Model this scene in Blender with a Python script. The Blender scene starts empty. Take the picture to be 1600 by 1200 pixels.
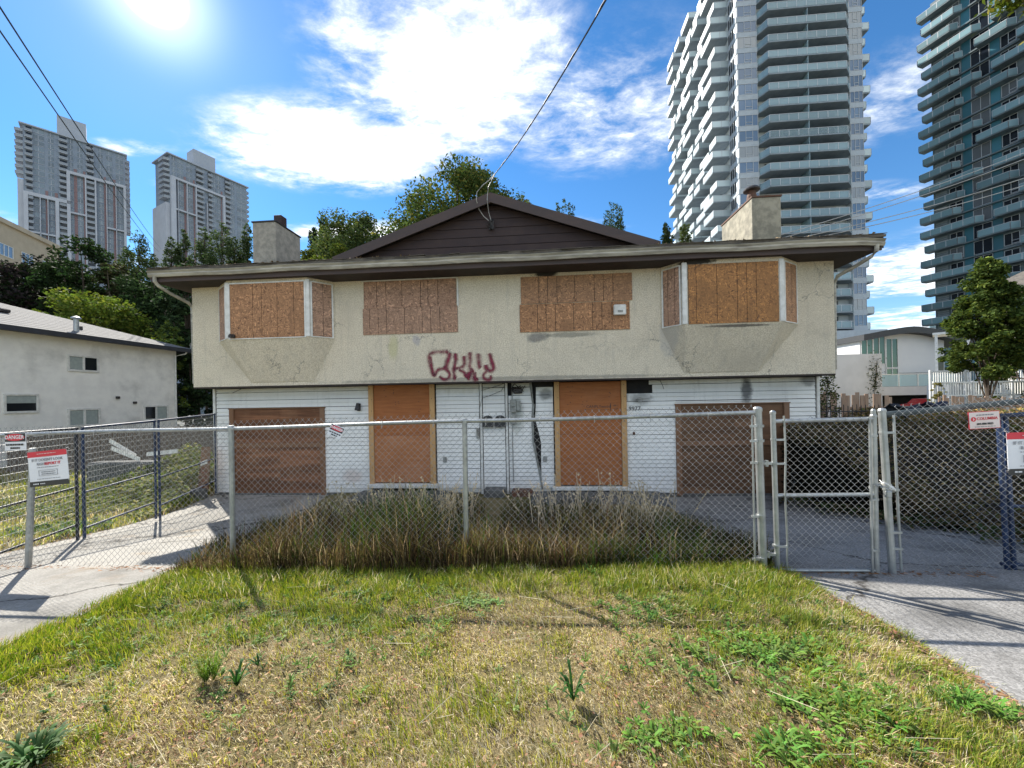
import bpy, math, random
import numpy as np
from mathutils import Matrix, Vector
random.seed(7)
RNG = np.random.default_rng(11)
R = math.radians
scene = bpy.context.scene
COL = scene.collection

# ------------------------------------------------------------------ camera
ROLL = 0.0183
cam_data = bpy.data.cameras.new('camera')
cam = bpy.data.objects.new('camera', cam_data)
COL.objects.link(cam)
cam_data.sensor_width = 36.0
cam_data.lens = 13.5
cam_data.shift_y = 0.0125
cam_data.clip_start = 0.05
cam_data.clip_end = 5000
cr, sr = math.cos(ROLL), math.sin(ROLL)
CAMZ = 1.7
cam.matrix_world = Matrix(((cr, sr, 0, 0), (0, 0, -1, 0), (-sr, cr, 0, CAMZ), (0, 0, 0, 1)))
scene.camera = cam

# ------------------------------------------------------------------ light
SUN_EL, SUN_AZ = R(38.4), R(-42.5)          # azimuth from +Y, negative = left
sdir = Vector((math.sin(SUN_AZ) * math.cos(SUN_EL), math.cos(SUN_AZ) * math.cos(SUN_EL), math.sin(SUN_EL)))
sun_data = bpy.data.lights.new('sun', 'SUN')
sun_data.energy = 4.2
sun_data.angle = R(0.5)
sun_data.color = (1.0, 0.95, 0.86)
sun = bpy.data.objects.new('sun', sun_data)
COL.objects.link(sun)
sun.rotation_euler = sdir.to_track_quat('Z', 'Y').to_euler()
sun.location = (-60, 60, 80)

world = bpy.data.worlds.new('World')
scene.world = world
world.use_nodes = True
SKY_STRENGTH = 0.15
EXPOSURE = 1.42
vs = scene.view_settings
vs.view_transform = 'Standard'
vs.look = 'None'
vs.exposure = EXPOSURE
vs.gamma = 1.0
vs.use_curve_mapping = False


class NT:
    """small helper round a node tree"""
    def __init__(self, tree):
        self.t = tree
        tree.nodes.clear()

    def n(self, kind, **kw):
        nd = self.t.nodes.new(kind)
        for k, v in kw.items():
            setattr(nd, k, v)
        return nd

    def link(self, a, b):
        self.t.links.new(a, b)

    def put(self, sock, v):
        if hasattr(v, 'is_linked') or isinstance(v, bpy.types.NodeSocket):
            self.link(v, sock)
        else:
            if isinstance(v, tuple) and len(v) == 3 and sock.type == 'RGBA':
                v = (*v, 1.0)
            sock.default_value = v

    def math(self, op, a, b=None, clamp=False):
        nd = self.n('ShaderNodeMath', operation=op, use_clamp=clamp)
        self.put(nd.inputs[0], a)
        if b is not None:
            self.put(nd.inputs[1], b)
        return nd.outputs[0]

    def mix(self, f, a, b, blend='MIX'):
        nd = self.n('ShaderNodeMix', data_type='RGBA', blend_type=blend)
        self.put(nd.inputs['Factor'], f)
        self.put(nd.inputs[6], a)
        self.put(nd.inputs[7], b)
        return nd.outputs[2]

    def maprange(self, v, a, b, c=0.0, d=1.0, smooth=True):
        nd = self.n('ShaderNodeMapRange', interpolation_type='SMOOTHSTEP' if smooth else 'LINEAR')
        self.put(nd.inputs[0], v)
        for i, x in enumerate((a, b, c, d)):
            nd.inputs[i + 1].default_value = x
        return nd.outputs[0]

    def noise(self, vec, scale, detail=4, rough=0.55, dist=0.0, out=0):
        nd = self.n('ShaderNodeTexNoise')
        if vec is not None:
            self.link(vec, nd.inputs['Vector'])
        nd.inputs['Scale'].default_value = scale
        nd.inputs['Detail'].default_value = detail
        nd.inputs['Roughness'].default_value = rough
        nd.inputs['Distortion'].default_value = dist
        return nd.outputs[out]

    def mapping(self, vec, loc=(0, 0, 0), rot=(0, 0, 0), scale=(1, 1, 1)):
        nd = self.n('ShaderNodeMapping')
        self.link(vec, nd.inputs[0])
        nd.inputs[1].default_value = loc
        nd.inputs[2].default_value = rot
        nd.inputs[3].default_value = scale
        return nd.outputs[0]

    def blob(self, vec, c, r):
        """1 in the middle of an ellipse, 0 at its rim"""
        m = self.n('ShaderNodeVectorMath', operation='SUBTRACT')
        self.link(vec, m.inputs[0])
        m.inputs[1].default_value = c
        d = self.n('ShaderNodeVectorMath', operation='MULTIPLY')
        self.link(m.outputs[0], d.inputs[0])
        d.inputs[1].default_value = tuple(0.0 if q == 0 else 1.0 / q for q in r)
        l = self.n('ShaderNodeVectorMath', operation='LENGTH')
        self.link(d.outputs[0], l.inputs[0])
        return self.maprange(l.outputs['Value'], 1.0, 0.0)


# ---- sky with broken cloud, laid out on a flat layer over the whole dome
def build_world():
    w = NT(world.node_tree)
    tc = w.n('ShaderNodeTexCoord')
    sky = w.n('ShaderNodeTexSky')
    sky.sky_type = 'NISHITA'
    sky.sun_disc = False
    sky.sun_elevation = SUN_EL
    sky.sun_rotation = SUN_AZ
    sky.altitude = 0
    sky.air_density = 1.0
    sky.dust_density = 0.0
    sky.ozone_density = 3.0
    hs = w.n('ShaderNodeHueSaturation')
    hs.inputs['Saturation'].default_value = SKY_SAT
    hs.inputs['Value'].default_value = SKY_VAL
    w.link(sky.outputs[0], hs.inputs['Color'])
    sep = w.n('ShaderNodeSeparateXYZ')
    w.link(tc.outputs['Generated'], sep.inputs[0])
    z = w.math('MAXIMUM', sep.outputs[2], 0.05)
    comb = w.n('ShaderNodeCombineXYZ')
    w.link(w.math('DIVIDE', sep.outputs[0], z), comb.inputs[0])
    w.link(w.math('DIVIDE', sep.outputs[1], z), comb.inputs[1])
    p = comb.outputs[0]
    big = None
    for (cx, cy, rx, ry, amp) in CLOUDS:
        b = w.math('MULTIPLY', w.blob(p, (cx, cy, 0), (rx, ry, 0)), amp)
        big = b if big is None else w.math('MAXIMUM', big, b)
    n1 = w.noise(w.mapping(p, rot=(0, 0, 0.5), scale=(1.0, 1.5, 1)), 2.6, 12, 0.66, 0.35)
    n2 = w.noise(w.mapping(p, rot=(0, 0, -0.3), scale=(1.0, 1.6, 1)), 9.0, 8, 0.65, 0.3)
    n = w.math('ADD', w.math('MULTIPLY', w.math('SUBTRACT', n1, 0.5), 1.9), w.math('MULTIPLY', w.math('SUBTRACT', n2, 0.5), 0.9))
    far = w.noise(p, 0.55, 3, 0.5)
    base = w.maprange(far, 0.34, 0.58, 0.0, 0.8)  # cloud out of view, thickened to add fill on the shaded front
    # keep the patch of sky over the street free for the clouds listed above
    clear = w.blob(p, (-0.1, 1.5, 0), (3.6, 2.6, 0))
    base = w.math('MULTIPLY', base, w.math('SUBTRACT', 1.0, w.maprange(clear, 0.0, 0.35)))
    dens = w.math('ADD', w.math('MAXIMUM', big, base), w.math('MULTIPLY', n, w.maprange(w.math('MAXIMUM', big, base), 0.02, 0.5, 0.12, 1.0)))
    cov = w.maprange(dens, 0.12, 0.95)
    horizon = w.maprange(sep.outputs[2], 0.03, 0.16)
    cov = w.math('MULTIPLY', cov, horizon)
    # cloud is brighter towards the sun
    dot = w.n('ShaderNodeVectorMath', operation='DOT_PRODUCT')
    w.link(tc.outputs['Generated'], dot.inputs[0])
    dot.inputs[1].default_value = tuple(sdir)
    glow = w.maprange(dot.outputs['Value'], -0.2, 0.95, CLOUD_LO, CLOUD_HI)
    ccol = w.mix(1.0, (0.93, 0.96, 1.0), (1, 1, 1), 'MULTIPLY')
    vm = w.n('ShaderNodeVectorMath', operation='SCALE')
    w.link(ccol, vm.inputs[0])
    w.link(glow, vm.inputs['Scale'])
    # thin parts of the cloud let the blue through, thick parts are white
    thin = w.maprange(w.math('ADD', dens, w.math('MULTIPLY', w.math('SUBTRACT', n2, 0.5), 0.8)), 0.35, 1.25, 0.62, 1.0)
    ve = w.n('ShaderNodeVectorMath', operation='SCALE')
    w.link(vm.outputs[0], ve.inputs[0])
    w.link(thin, ve.inputs['Scale'])
    # bright aureole of the hazy sun
    ring = lambda lo, p, amp: w.math('MULTIPLY', w.math('POWER', w.maprange(dot.outputs['Value'], lo, 1.0, 0.0, 1.0, False), p), amp)
    au = w.math('ADD', w.math('ADD', ring(0.9990, 2.0, 1.6), ring(0.988, 5.0, 0.16)), ring(0.90, 4.0, 0.035))
    va = w.n('ShaderNodeVectorMath', operation='SCALE')
    va.inputs[0].default_value = (1.0, 0.98, 0.94)
    w.link(w.math('MULTIPLY', au, 14.0), va.inputs['Scale'])
    mixc = w.mix(cov, hs.outputs[0], ve.outputs[0])
    vadd = w.n('ShaderNodeVectorMath', operation='ADD')
    w.link(mixc, vadd.inputs[0])
    w.link(va.outputs[0], vadd.inputs[1])
    col = vadd.outputs[0]
    bg = w.n('ShaderNodeBackground')
    w.link(col, bg.inputs[0])
    bg.inputs[1].default_value = SKY_STRENGTH
    out = w.n('ShaderNodeOutputWorld')
    w.link(bg.outputs[0], out.inputs[0])


SKY_SAT = 1.25
SKY_VAL = 0.50
CLOUD_LO, CLOUD_HI = 5.2, 5.2
CLOUDS = [(-0.18, 1.22, 0.64, 0.62, 0.98), (-0.66, 1.56, 0.84, 0.46, 1.15), (0.36, 1.38, 0.75, 0.60, 0.56),
          (-0.85, 2.30, 1.0, 0.24, 1.0), (0.2, 2.3, 0.8, 0.3, 0.55), (-1.50, 1.50, 0.34, 0.10, 0.62), (-1.45, 1.75, 0.30, 0.09, 0.5),
          (1.35, 1.30, 0.55, 0.6, 0.42), (1.9, 1.95, 0.6, 0.22, 0.45), (0.1, 0.5, 0.6, 0.4, 0.7)]
build_world()


# ------------------------------------------------------------------ mesh helpers
class MB:
    """collects shapes and links them as ONE mesh object"""
    def __init__(self):
        self.v, self.f, self.m = [], [], []

    def add(self, vs, fs, mi=0):
        o = len(self.v)
        self.v.extend(vs)
        for f in fs:
            self.f.append(tuple(i + o for i in f))
            self.m.append(mi)
        return self

    def box(self, x0, y0, z0, x1, y1, z1, mi=0):
        v = [(x0, y0, z0), (x1, y0, z0), (x1, y1, z0), (x0, y1, z0), (x0, y0, z1), (x1, y0, z1), (x1, y1, z1), (x0, y1, z1)]
        return self.add(v, [(0, 3, 2, 1), (4, 5, 6, 7), (0, 1, 5, 4), (1, 2, 6, 5), (2, 3, 7, 6), (3, 0, 4, 7)], mi)

    def bbox(self, x0, y0, z0, x1, y1, z1, b=0.01, mi=0):
        """box with the vertical-face edges chamfered"""
        v = []
        for z, e in ((z0, b), (z0 + b, 0), (z1 - b, 0), (z1, b)):
            a0, a1, c0, c1 = x0 + e, x1 - e, y0 + e, y1 - e
            k = b if e == 0 else b * 0.5
            v += [(a0 + k, c0, z), (a1 - k, c0, z), (a1, c0 + k, z), (a1, c1 - k, z), (a1 - k, c1, z), (a0 + k, c1, z), (a0, c1 - k, z), (a0, c0 + k, z)]
        f = [tuple(range(7, -1, -1)), tuple(range(24, 32))]
        for l in range(3):
            for i in range(8):
                j = (i + 1) % 8
                f.append((l * 8 + i, l * 8 + j, l * 8 + 8 + j, l * 8 + 8 + i))
        return self.add(v, f, mi)

    def quad(self, *p, mi=0):
        return self.add(list(p), [tuple(range(len(p)))], mi)

    def slab(self, pts, t, mi=0):
        """polygon given thickness t along its normal (towards the viewer side of the winding)"""
        p = [Vector(q) for q in pts]
        n = (p[1] - p[0]).cross(p[2] - p[0]).normalized() * t
        k = len(p)
        v = [tuple(q) for q in p] + [tuple(q + n) for q in p]
        f = [tuple(range(k - 1, -1, -1)), tuple(range(k, 2 * k))]
        for i in range(k):
            j = (i + 1) % k
            f.append((i, j, k + j, k + i))
        return self.add(v, f, mi)

    def tube(self, pts, r, n=6, r2=None, caps=True, mi=0):
        p = [Vector(q) for q in pts]
        m = len(p)
        v = []
        for i, q in enumerate(p):
            d = (p[min(i + 1, m - 1)] - p[max(i - 1, 0)])
            if d.length < 1e-9:
                d = Vector((0, 0, 1))
            d.normalize()
            a = d.cross(Vector((0, 0, 1)) if abs(d.z) < 0.9 else Vector((1, 0, 0))).normalized()
            b = d.cross(a)
            rr = r if r2 is None else r + (r2 - r) * i / max(1, m - 1)
            for k in range(n):
                t = 2 * math.pi * k / n
                v.append(tuple(q + a * (rr * math.cos(t)) + b * (rr * math.sin(t))))
        f = []
        for i in range(m - 1):
            for k in range(n):
                j = (k + 1) % n
                f.append((i * n + k, i * n + j, (i + 1) * n + j, (i + 1) * n + k))
        if caps:
            f += [tuple(range(n - 1, -1, -1)), tuple(range((m - 1) * n, m * n))]
        return self.add(v, f, mi)

    def lathe(self, c, prof, n=12, mi=0):
        v = []
        for (r, z) in prof:
            for k in range(n):
                t = 2 * math.pi * k / n
                v.append((c[0] + r * math.cos(t), c[1] + r * math.sin(t), c[2] + z))
        f = []
        for i in range(len(prof) - 1):
            for k in range(n):
                j = (k + 1) % n
                f.append((i * n + k, i * n + j, (i + 1) * n + j, (i + 1) * n + k))
        f += [tuple(range(n - 1, -1, -1)), tuple(range((len(prof) - 1) * n, len(prof) * n))]
        return self.add(v, f, mi)

    def mesh(self, name, mats):
        me = bpy.data.meshes.new(name)
        me.from_pydata(self.v, [], self.f)
        if not isinstance(mats, (list, tuple)):
            mats = [mats]
        for m in mats:
            me.materials.append(m)
        if len(mats) > 1:
            me.polygons.foreach_set('material_index', self.m)
        me.update()
        return me

    def build(self, name, mats, parent=None, smooth=False):
        me = self.mesh(name, mats)
        if smooth:
            me.polygons.foreach_set('use_smooth', [True] * len(me.polygons))
        return inst(name, me, parent)


def inst(name, me, parent=None, loc=(0, 0, 0), rotz=0.0, scale=None):
    o = bpy.data.objects.new(name, me)
    COL.objects.link(o)
    o.parent = parent
    o.location = loc
    if rotz:
        o.rotation_euler = (0, 0, rotz)
    if scale:
        o.scale = scale
    return o


def tag(o, label, cat, group=None, kind=None):
    if label:
        o['label'] = label
    if cat:
        o['category'] = cat
    if group:
        o['group'] = group
    if kind:
        o['kind'] = kind
    return o


def thing(name, label, cat, loc=(0, 0, 0), rotz=0.0, group=None):
    o = inst(name, None, None, loc, rotz)
    return tag(o, label, cat, group)


def np_mesh(name, verts, faces_n, idx, mat, cols=None):
    """mesh from numpy arrays; every face has faces_n corners; cols = per-vertex rgb"""
    me = bpy.data.meshes.new(name)
    nv = len(verts)
    nf = len(idx) // faces_n
    me.vertices.add(nv)
    me.vertices.foreach_set('co', np.asarray(verts, dtype=np.float32).ravel())
    me.loops.add(len(idx))
    me.loops.foreach_set('vertex_index', np.asarray(idx, dtype=np.int32))
    me.polygons.add(nf)
    me.polygons.foreach_set('loop_start', np.arange(0, nf * faces_n, faces_n, dtype=np.int32))
    me.polygons.foreach_set('loop_total', np.full(nf, faces_n, dtype=np.int32))
    me.materials.append(mat)
    if cols is not None:
        a = me.color_attributes.new('col', 'FLOAT_COLOR', 'POINT')
        c = np.ones((nv, 4), dtype=np.float32)
        c[:, :3] = cols
        a.data.foreach_set('color', c.ravel())
    me.update(calc_edges=True)
    return me


def text_mesh(body, size, mat, name='lettering', bold=0.0, extrude=0.0008, align='CENTER'):
    cu = bpy.data.curves.new(name, 'FONT')
    cu.body = body
    cu.size = size
    cu.align_x = align
    cu.align_y = 'CENTER'
    cu.extrude = extrude
    cu.offset = bold
    cu.resolution_u = 2
    o = bpy.data.objects.new(name, cu)
    COL.objects.link(o)
    bpy.context.view_layer.update()
    dg = bpy.context.evaluated_depsgraph_get()
    me = bpy.data.meshes.new_from_object(o.evaluated_get(dg))
    bpy.data.objects.remove(o)
    bpy.data.curves.remove(cu)
    me.materials.clear()
    me.materials.append(mat)
    # lettering is drawn in XY: stand it up in XZ facing -Y
    me.transform(Matrix(((1, 0, 0, 0), (0, 0, -1, 0), (0, 1, 0, 0), (0, 0, 0, 1))))
    me.name = name
    return me


# ------------------------------------------------------------------ materials
MATS = {}


def base_mat(name):
    m = bpy.data.materials.new(name)
    m.use_nodes = True
    t = NT(m.node_tree)
    out = t.n('ShaderNodeOutputMaterial')
    b = t.n('ShaderNodeBsdfPrincipled')
    t.link(b.outputs[0], out.inputs[0])
    MATS[name] = m
    return m, t, b, out


def bump(t, b, height, strength=0.3, dist=0.01):
    bp = t.n('ShaderNodeBump')
    bp.inputs['Strength'].default_value = strength
    bp.inputs['Distance'].default_value = dist
    t.link(height, bp.inputs['Height'])
    t.link(bp.outputs[0], b.inputs['Normal'])


def mat(name, c1, c2=None, scale=6.0, rough=0.7, metal=0.0, bmp=0.0, bscale=60.0, stretch=(1, 1, 1), lo=0.35, hi=0.65, spec=None, c3=None, s3=1.2):
    m, t, b, out = base_mat(name)
    tc = t.n('ShaderNodeTexCoord')
    v = t.mapping(tc.outputs['Object'], scale=stretch)
    if c2 is None:
        c2 = tuple(x * 0.8 for x in c1)
    f = t.maprange(t.noise(v, scale, 6, 0.6), lo, hi)
    c = t.mix(f, c1, c2)
    if c3 is not None:
        f3 = t.maprange(t.noise(v, s3, 5, 0.6), 0.5, 0.72)
        c = t.mix(f3, c, c3)
    t.link(c, b.inputs['Base Color'])
    b.inputs['Roughness'].default_value = rough
    b.inputs['Metallic'].default_value = metal
    if spec is not None:
        b.inputs['Specular IOR Level'].default_value = spec
    if bmp:
        bump(t, b, t.noise(v, bscale, 4, 0.6), bmp)
    return m


# stucco of the upper storey, with soot and damp stains where the photo has them
def stucco_mat():
    m, t, b, out = base_mat('stucco')
    tc = t.n('ShaderNodeTexCoord')
    v = tc.outputs['Object']
    sp = t.noise(v, 42, 3, 0.7)
    c = t.mix(t.maprange(sp, 0.36, 0.64), (0.62, 0.535, 0.40), (0.89, 0.805, 0.655))
    c = t.mix(t.maprange(t.noise(v, 0.9, 5, 0.6), 0.45, 0.75, 0, 0.55), c, (0.60, 0.53, 0.42))
    # pale grey wash over the middle, drip streaks
    dr = t.noise(t.mapping(v, scale=(7, 7, 0.5)), 1.0, 5, 0.65)
    c = t.mix(t.maprange(dr, 0.50, 0.76, 0, 0.38), c, (0.46, 0.42, 0.35))
    pt = t.noise(v, 2.4, 6, 0.7)
    c = t.mix(t.maprange(pt, 0.56, 0.66, 0, 0.18), c, (0.38, 0.34, 0.27))
    # hairline cracks
    ck = t.n('ShaderNodeTexVoronoi', feature='DISTANCE_TO_EDGE')
    cw = t.n('ShaderNodeVectorMath', operation='MULTIPLY_ADD')
    t.link(t.noise(v, 2.5, 5, 0.7, out=1), cw.inputs[0])
    cw.inputs[1].default_value = (0.7, 0.7, 0.7)
    t.link(v, cw.inputs[2])
    t.link(cw.outputs[0], ck.inputs['Vector'])
    ck.inputs['Scale'].default_value = 0.55
    ckf = t.math('MULTIPLY', t.maprange(ck.outputs['Distance'], 0.0, 0.008, 0.8, 0.0), t.maprange(t.noise(v, 0.7, 2, 0.5), 0.46, 0.6))
    c = t.mix(ckf, c, (0.2, 0.18, 0.15))
    edge = t.noise(v, 5, 5, 0.7)

    def stain(c, cx, cz, rx, rz, col, amt):
        bl = t.blob(v, (cx, 0, cz), (rx, 0, rz))
        f = t.maprange(t.math('ADD', bl, t.math('MULTIPLY', t.math('SUBTRACT', edge, 0.5), 1.1)), 0.25, 0.75, 0.0, amt)
        f = t.math('MULTIPLY', f, t.maprange(bl, 0.0, 0.12))
        return t.mix(f, c, col)
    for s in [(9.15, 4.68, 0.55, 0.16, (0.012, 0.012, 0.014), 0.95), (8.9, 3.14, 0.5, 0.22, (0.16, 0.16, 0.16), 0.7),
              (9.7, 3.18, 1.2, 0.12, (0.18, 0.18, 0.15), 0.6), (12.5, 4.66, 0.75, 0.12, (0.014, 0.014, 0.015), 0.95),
              (12.24, 4.4, 0.14, 0.55, (0.03, 0.03, 0.03), 0.85), (5.3, 3.0, 0.25, 0.6, (0.55, 0.53, 0.22), 0.45), (5.9, 3.15, 0.2, 0.25, (0.36, 0.35, 0.42), 0.5),
              (13.9, 2.5, 1.8, 0.6, (0.55, 0.49, 0.39), 0.2), (12.0, 3.0, 0.35, 0.9, (0.55, 0.52, 0.47), 0.6),
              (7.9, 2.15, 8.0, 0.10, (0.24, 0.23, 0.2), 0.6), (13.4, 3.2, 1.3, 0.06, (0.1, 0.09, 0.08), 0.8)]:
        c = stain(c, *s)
    t.link(c, b.inputs['Base Color'])
    b.inputs['Roughness'].default_value = 0.95
    b.inputs['Specular IOR Level'].default_value = 0.15
    bump(t, b, t.math('ADD', t.noise(v, 60, 4, 0.75), t.math('MULTIPLY', t.noise(v, 18, 3, 0.6), 0.6)), 0.85, 0.03)
    return m


def siding_mat():
    m, t, b, out = base_mat('siding')
    tc = t.n('ShaderNodeTexCoord')
    oi = t.n('ShaderNodeObjectInfo')
    v = tc.outputs['Object']
    c = t.mix(t.maprange(t.noise(v, 1.3, 6, 0.65), 0.4, 0.75, 0, 0.8), (0.83, 0.82, 0.79), (0.70, 0.69, 0.66))
    dr = t.noise(t.mapping(v, scale=(9, 9, 0.7)), 1.0, 5, 0.7)
    c = t.mix(t.maprange(dr, 0.52, 0.75, 0, 0.45), c, (0.45, 0.45, 0.42))
    # soot above the right garage, darker along the foot, darker yellow under the overhang
    sep = t.n('ShaderNodeSeparateXYZ')
    t.link(v, sep.inputs[0])
    ed = t.noise(v, 6, 5, 0.7)
    for (cx, cz, rx, rz, col, amt) in [(14.05, 1.75, 0.26, 0.6, (0.04, 0.04, 0.045), 0.9), (15.5, 2.0, 0.35, 0.35, (0.08, 0.08, 0.085), 0.7),
                                       (9.1, 1.75, 0.35, 0.28, (0.10, 0.10, 0.09), 0.75), (8.35, 1.2, 0.3, 0.9, (0.22, 0.25, 0.20), 0.55),
                                       (11.5, 1.6, 0.5, 0.3, (0.12, 0.12, 0.11), 0.6), (3.9, -0.35, 0.5, 0.35, (0.6, 0.48, 0.42), 0.6),
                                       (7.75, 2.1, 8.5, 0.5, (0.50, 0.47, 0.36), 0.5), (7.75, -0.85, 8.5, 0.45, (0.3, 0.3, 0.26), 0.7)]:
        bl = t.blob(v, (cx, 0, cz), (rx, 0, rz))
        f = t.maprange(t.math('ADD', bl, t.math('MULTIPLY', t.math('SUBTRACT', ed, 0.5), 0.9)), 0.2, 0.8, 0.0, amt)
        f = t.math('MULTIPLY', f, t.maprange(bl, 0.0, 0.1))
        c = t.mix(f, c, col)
    c = t.mix(t.math('MULTIPLY', oi.outputs['Random'], 0.16), c, (0.45, 0.45, 0.44))
    t.link(c, b.inputs['Base Color'])
    b.inputs['Roughness'].default_value = 0.55
    bump(t, b, t.noise(v, 5, 2, 0.5), 0.25, 0.02)
    return m


def osb_mat(name, tint, dark):
    m, t, b, out = base_mat(name)
    tc = t.n('ShaderNodeTexCoord')
    v = tc.outputs['Object']
    v0 = t.n('ShaderNodeTexNoise')
    t.link(v, v0.inputs['Vector'])
    v0.inputs['Scale'].default_value = 9
    add = t.n('ShaderNodeVectorMath', operation='MULTIPLY_ADD')
    t.link(v0.outputs['Color'], add.inputs[0])
    add.inputs[1].default_value = (0.12, 0.12, 0.12)
    t.link(v, add.inputs[2])
    cols = []
    for rot, sc in (((0, 0.5, 0), (15, 1, 55)), ((0, -0.6, 0), (50, 1, 16))):
        vo = t.n('ShaderNodeTexVoronoi')
        t.link(t.mapping(add.outputs[0], rot=rot, scale=sc), vo.inputs['Vector'])
        vo.inputs['Scale'].default_value = 1.0
        cols.append(vo)
    sel = t.maprange(t.noise(v, 20, 2, 0.5), 0.47, 0.53)
    bw = t.n('ShaderNodeSeparateColor')
    t.link(t.mix(sel, cols[0].outputs['Color'], cols[1].outputs['Color']), bw.inputs[0])
    r = t.n('ShaderNodeValToRGB')
    t.link(bw.outputs[0], r.inputs[0])
    e = r.color_ramp.elements
    e[0].position, e[0].color = 0.0, (*dark, 1)
    e[1].position, e[1].color = 1.0, (*[min(1, x * 1.75) for x in tint], 1)
    k = r.color_ramp.elements.new(0.25)
    k.color = (*[x * 0.8 for x in tint], 1)
    k = r.color_ramp.elements.new(0.75)
    k.color = (*tint, 1)
    oi = t.n('ShaderNodeObjectInfo')
    c = t.mix(t.maprange(t.noise(v, 1.7, 5, 0.65), 0.42, 0.72, 0, 0.7), r.outputs[0], tuple(x * 0.66 for x in tint))
    c = t.mix(t.math('MULTIPLY', oi.outputs['Random'], 0.3), c, (0.30, 0.21, 0.15))
    wet = t.noise(t.mapping(v, scale=(6, 6, 0.6)), 1.0, 5, 0.7)
    c = t.mix(t.maprange(wet, 0.56, 0.76, 0, 0.55), c, tuple(x * 0.4 for x in tint))
    t.link(c, b.inputs['Base Color'])
    b.inputs['Roughness'].default_value = 0.8
    bump(t, b, bw.outputs[1], 0.25, 0.01)
    return m


def ply_mat(name, c1, c2, c3, vert=False, band=0.0):
    m, t, b, out = base_mat(name)
    tc = t.n('ShaderNodeTexCoord')
    oi = t.n('ShaderNodeObjectInfo')
    v = tc.outputs['Object']
    off = t.n('ShaderNodeVectorMath', operation='ADD')
    t.link(v, off.inputs[0])
    cmb = t.n('ShaderNodeCombineXYZ')
    t.link(t.math('MULTIPLY', oi.outputs['Random'], 37.0), cmb.inputs[0])
    t.link(cmb.outputs[0], off.inputs[1])
    v = off.outputs[0]
    sc = (9, 9, 0.8) if vert else (0.8, 9, 9)
    g = t.noise(t.mapping(v, scale=sc), 2.2, 8, 0.65, 0.6)
    c = t.mix(t.maprange(g, 0.3, 0.7), c1, c2)
    c = t.mix(t.maprange(t.noise(v, 1.6, 5, 0.6), 0.45, 0.7, 0, 0.8), c, c3)
    fine = t.noise(t.mapping(v, scale=(60, 60, 3) if vert else (3, 60, 60)), 3.0, 3, 0.6)
    c = t.mix(t.maprange(fine, 0.5, 0.75, 0, 0.3), c, tuple(x * 0.45 for x in c1))
    if band:
        bd = t.noise(t.mapping(v, scale=(0.25, 1, 4.5)), 1.3, 5, 0.7, 0.3)
        c = t.mix(t.maprange(bd, 0.45, 0.66, 0, band), c, tuple(min(1, x * 2.1 + 0.02) for x in c1))
        c = t.mix(t.maprange(bd, 0.44, 0.3, 0, band), c, tuple(x * 0.4 for x in c1))
    t.link(c, b.inputs['Base Color'])
    b.inputs['Roughness'].default_value = 0.75
    bump(t, b, fine, 0.2, 0.005)
    return m


def attr_mat(name, rough=0.8, trans=0.0, spec=0.2):
    """colour carried by the mesh (each blade or leaf has its own)"""
    m, t, b, out = base_mat(name)
    a = t.n('ShaderNodeAttribute', attribute_name='col')
    t.link(a.outputs['Color'], b.inputs['Base Color'])
    b.inputs['Roughness'].default_value = rough
    b.inputs['Specular IOR Level'].default_value = spec
    if trans:
        tr = t.n('ShaderNodeBsdfTranslucent')
        hv = t.n('ShaderNodeHueSaturation')
        hv.inputs['Saturation'].default_value = 1.1
        hv.inputs['Value'].default_value = 1.25
        t.link(a.outputs['Color'], hv.inputs['Color'])
        t.link(hv.outputs[0], tr.inputs[0])
        mx = t.n('ShaderNodeMixShader')
        mx.inputs[0].default_value = trans
        t.link(b.outputs[0], mx.inputs[1])
        t.link(tr.outputs[0], mx.inputs[2])
        t.link(mx.outputs[0], out.inputs[0])
    return m


def glass_mat(name, col, rough=0.08, alpha=1.0, spec=0.6, blind=None):
    m, t, b, out = base_mat(name)
    oi = t.n('ShaderNodeObjectInfo')
    tc = t.n('ShaderNodeTexCoord')
    c = t.mix(oi.outputs['Random'], col, tuple(x * 0.55 for x in col))
    if blind:
        c = t.mix(t.maprange(oi.outputs['Random'], 0.72, 0.74), c, blind)
    t.link(c, b.inputs['Base Color'])
    b.inputs['Roughness'].default_value = rough
    b.inputs['Specular IOR Level'].default_value = spec
    if alpha < 1:
        tr = t.n('ShaderNodeBsdfTransparent')
        tr.inputs[0].default_value = (0.85, 0.95, 0.95, 1)
        mx = t.n('ShaderNodeMixShader')
        mx.inputs[0].default_value = alpha
        t.link(tr.outputs[0], mx.inputs[1])
        t.link(b.outputs[0], mx.inputs[2])
        t.link(mx.outputs[0], out.inputs[0])
    return m


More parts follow.
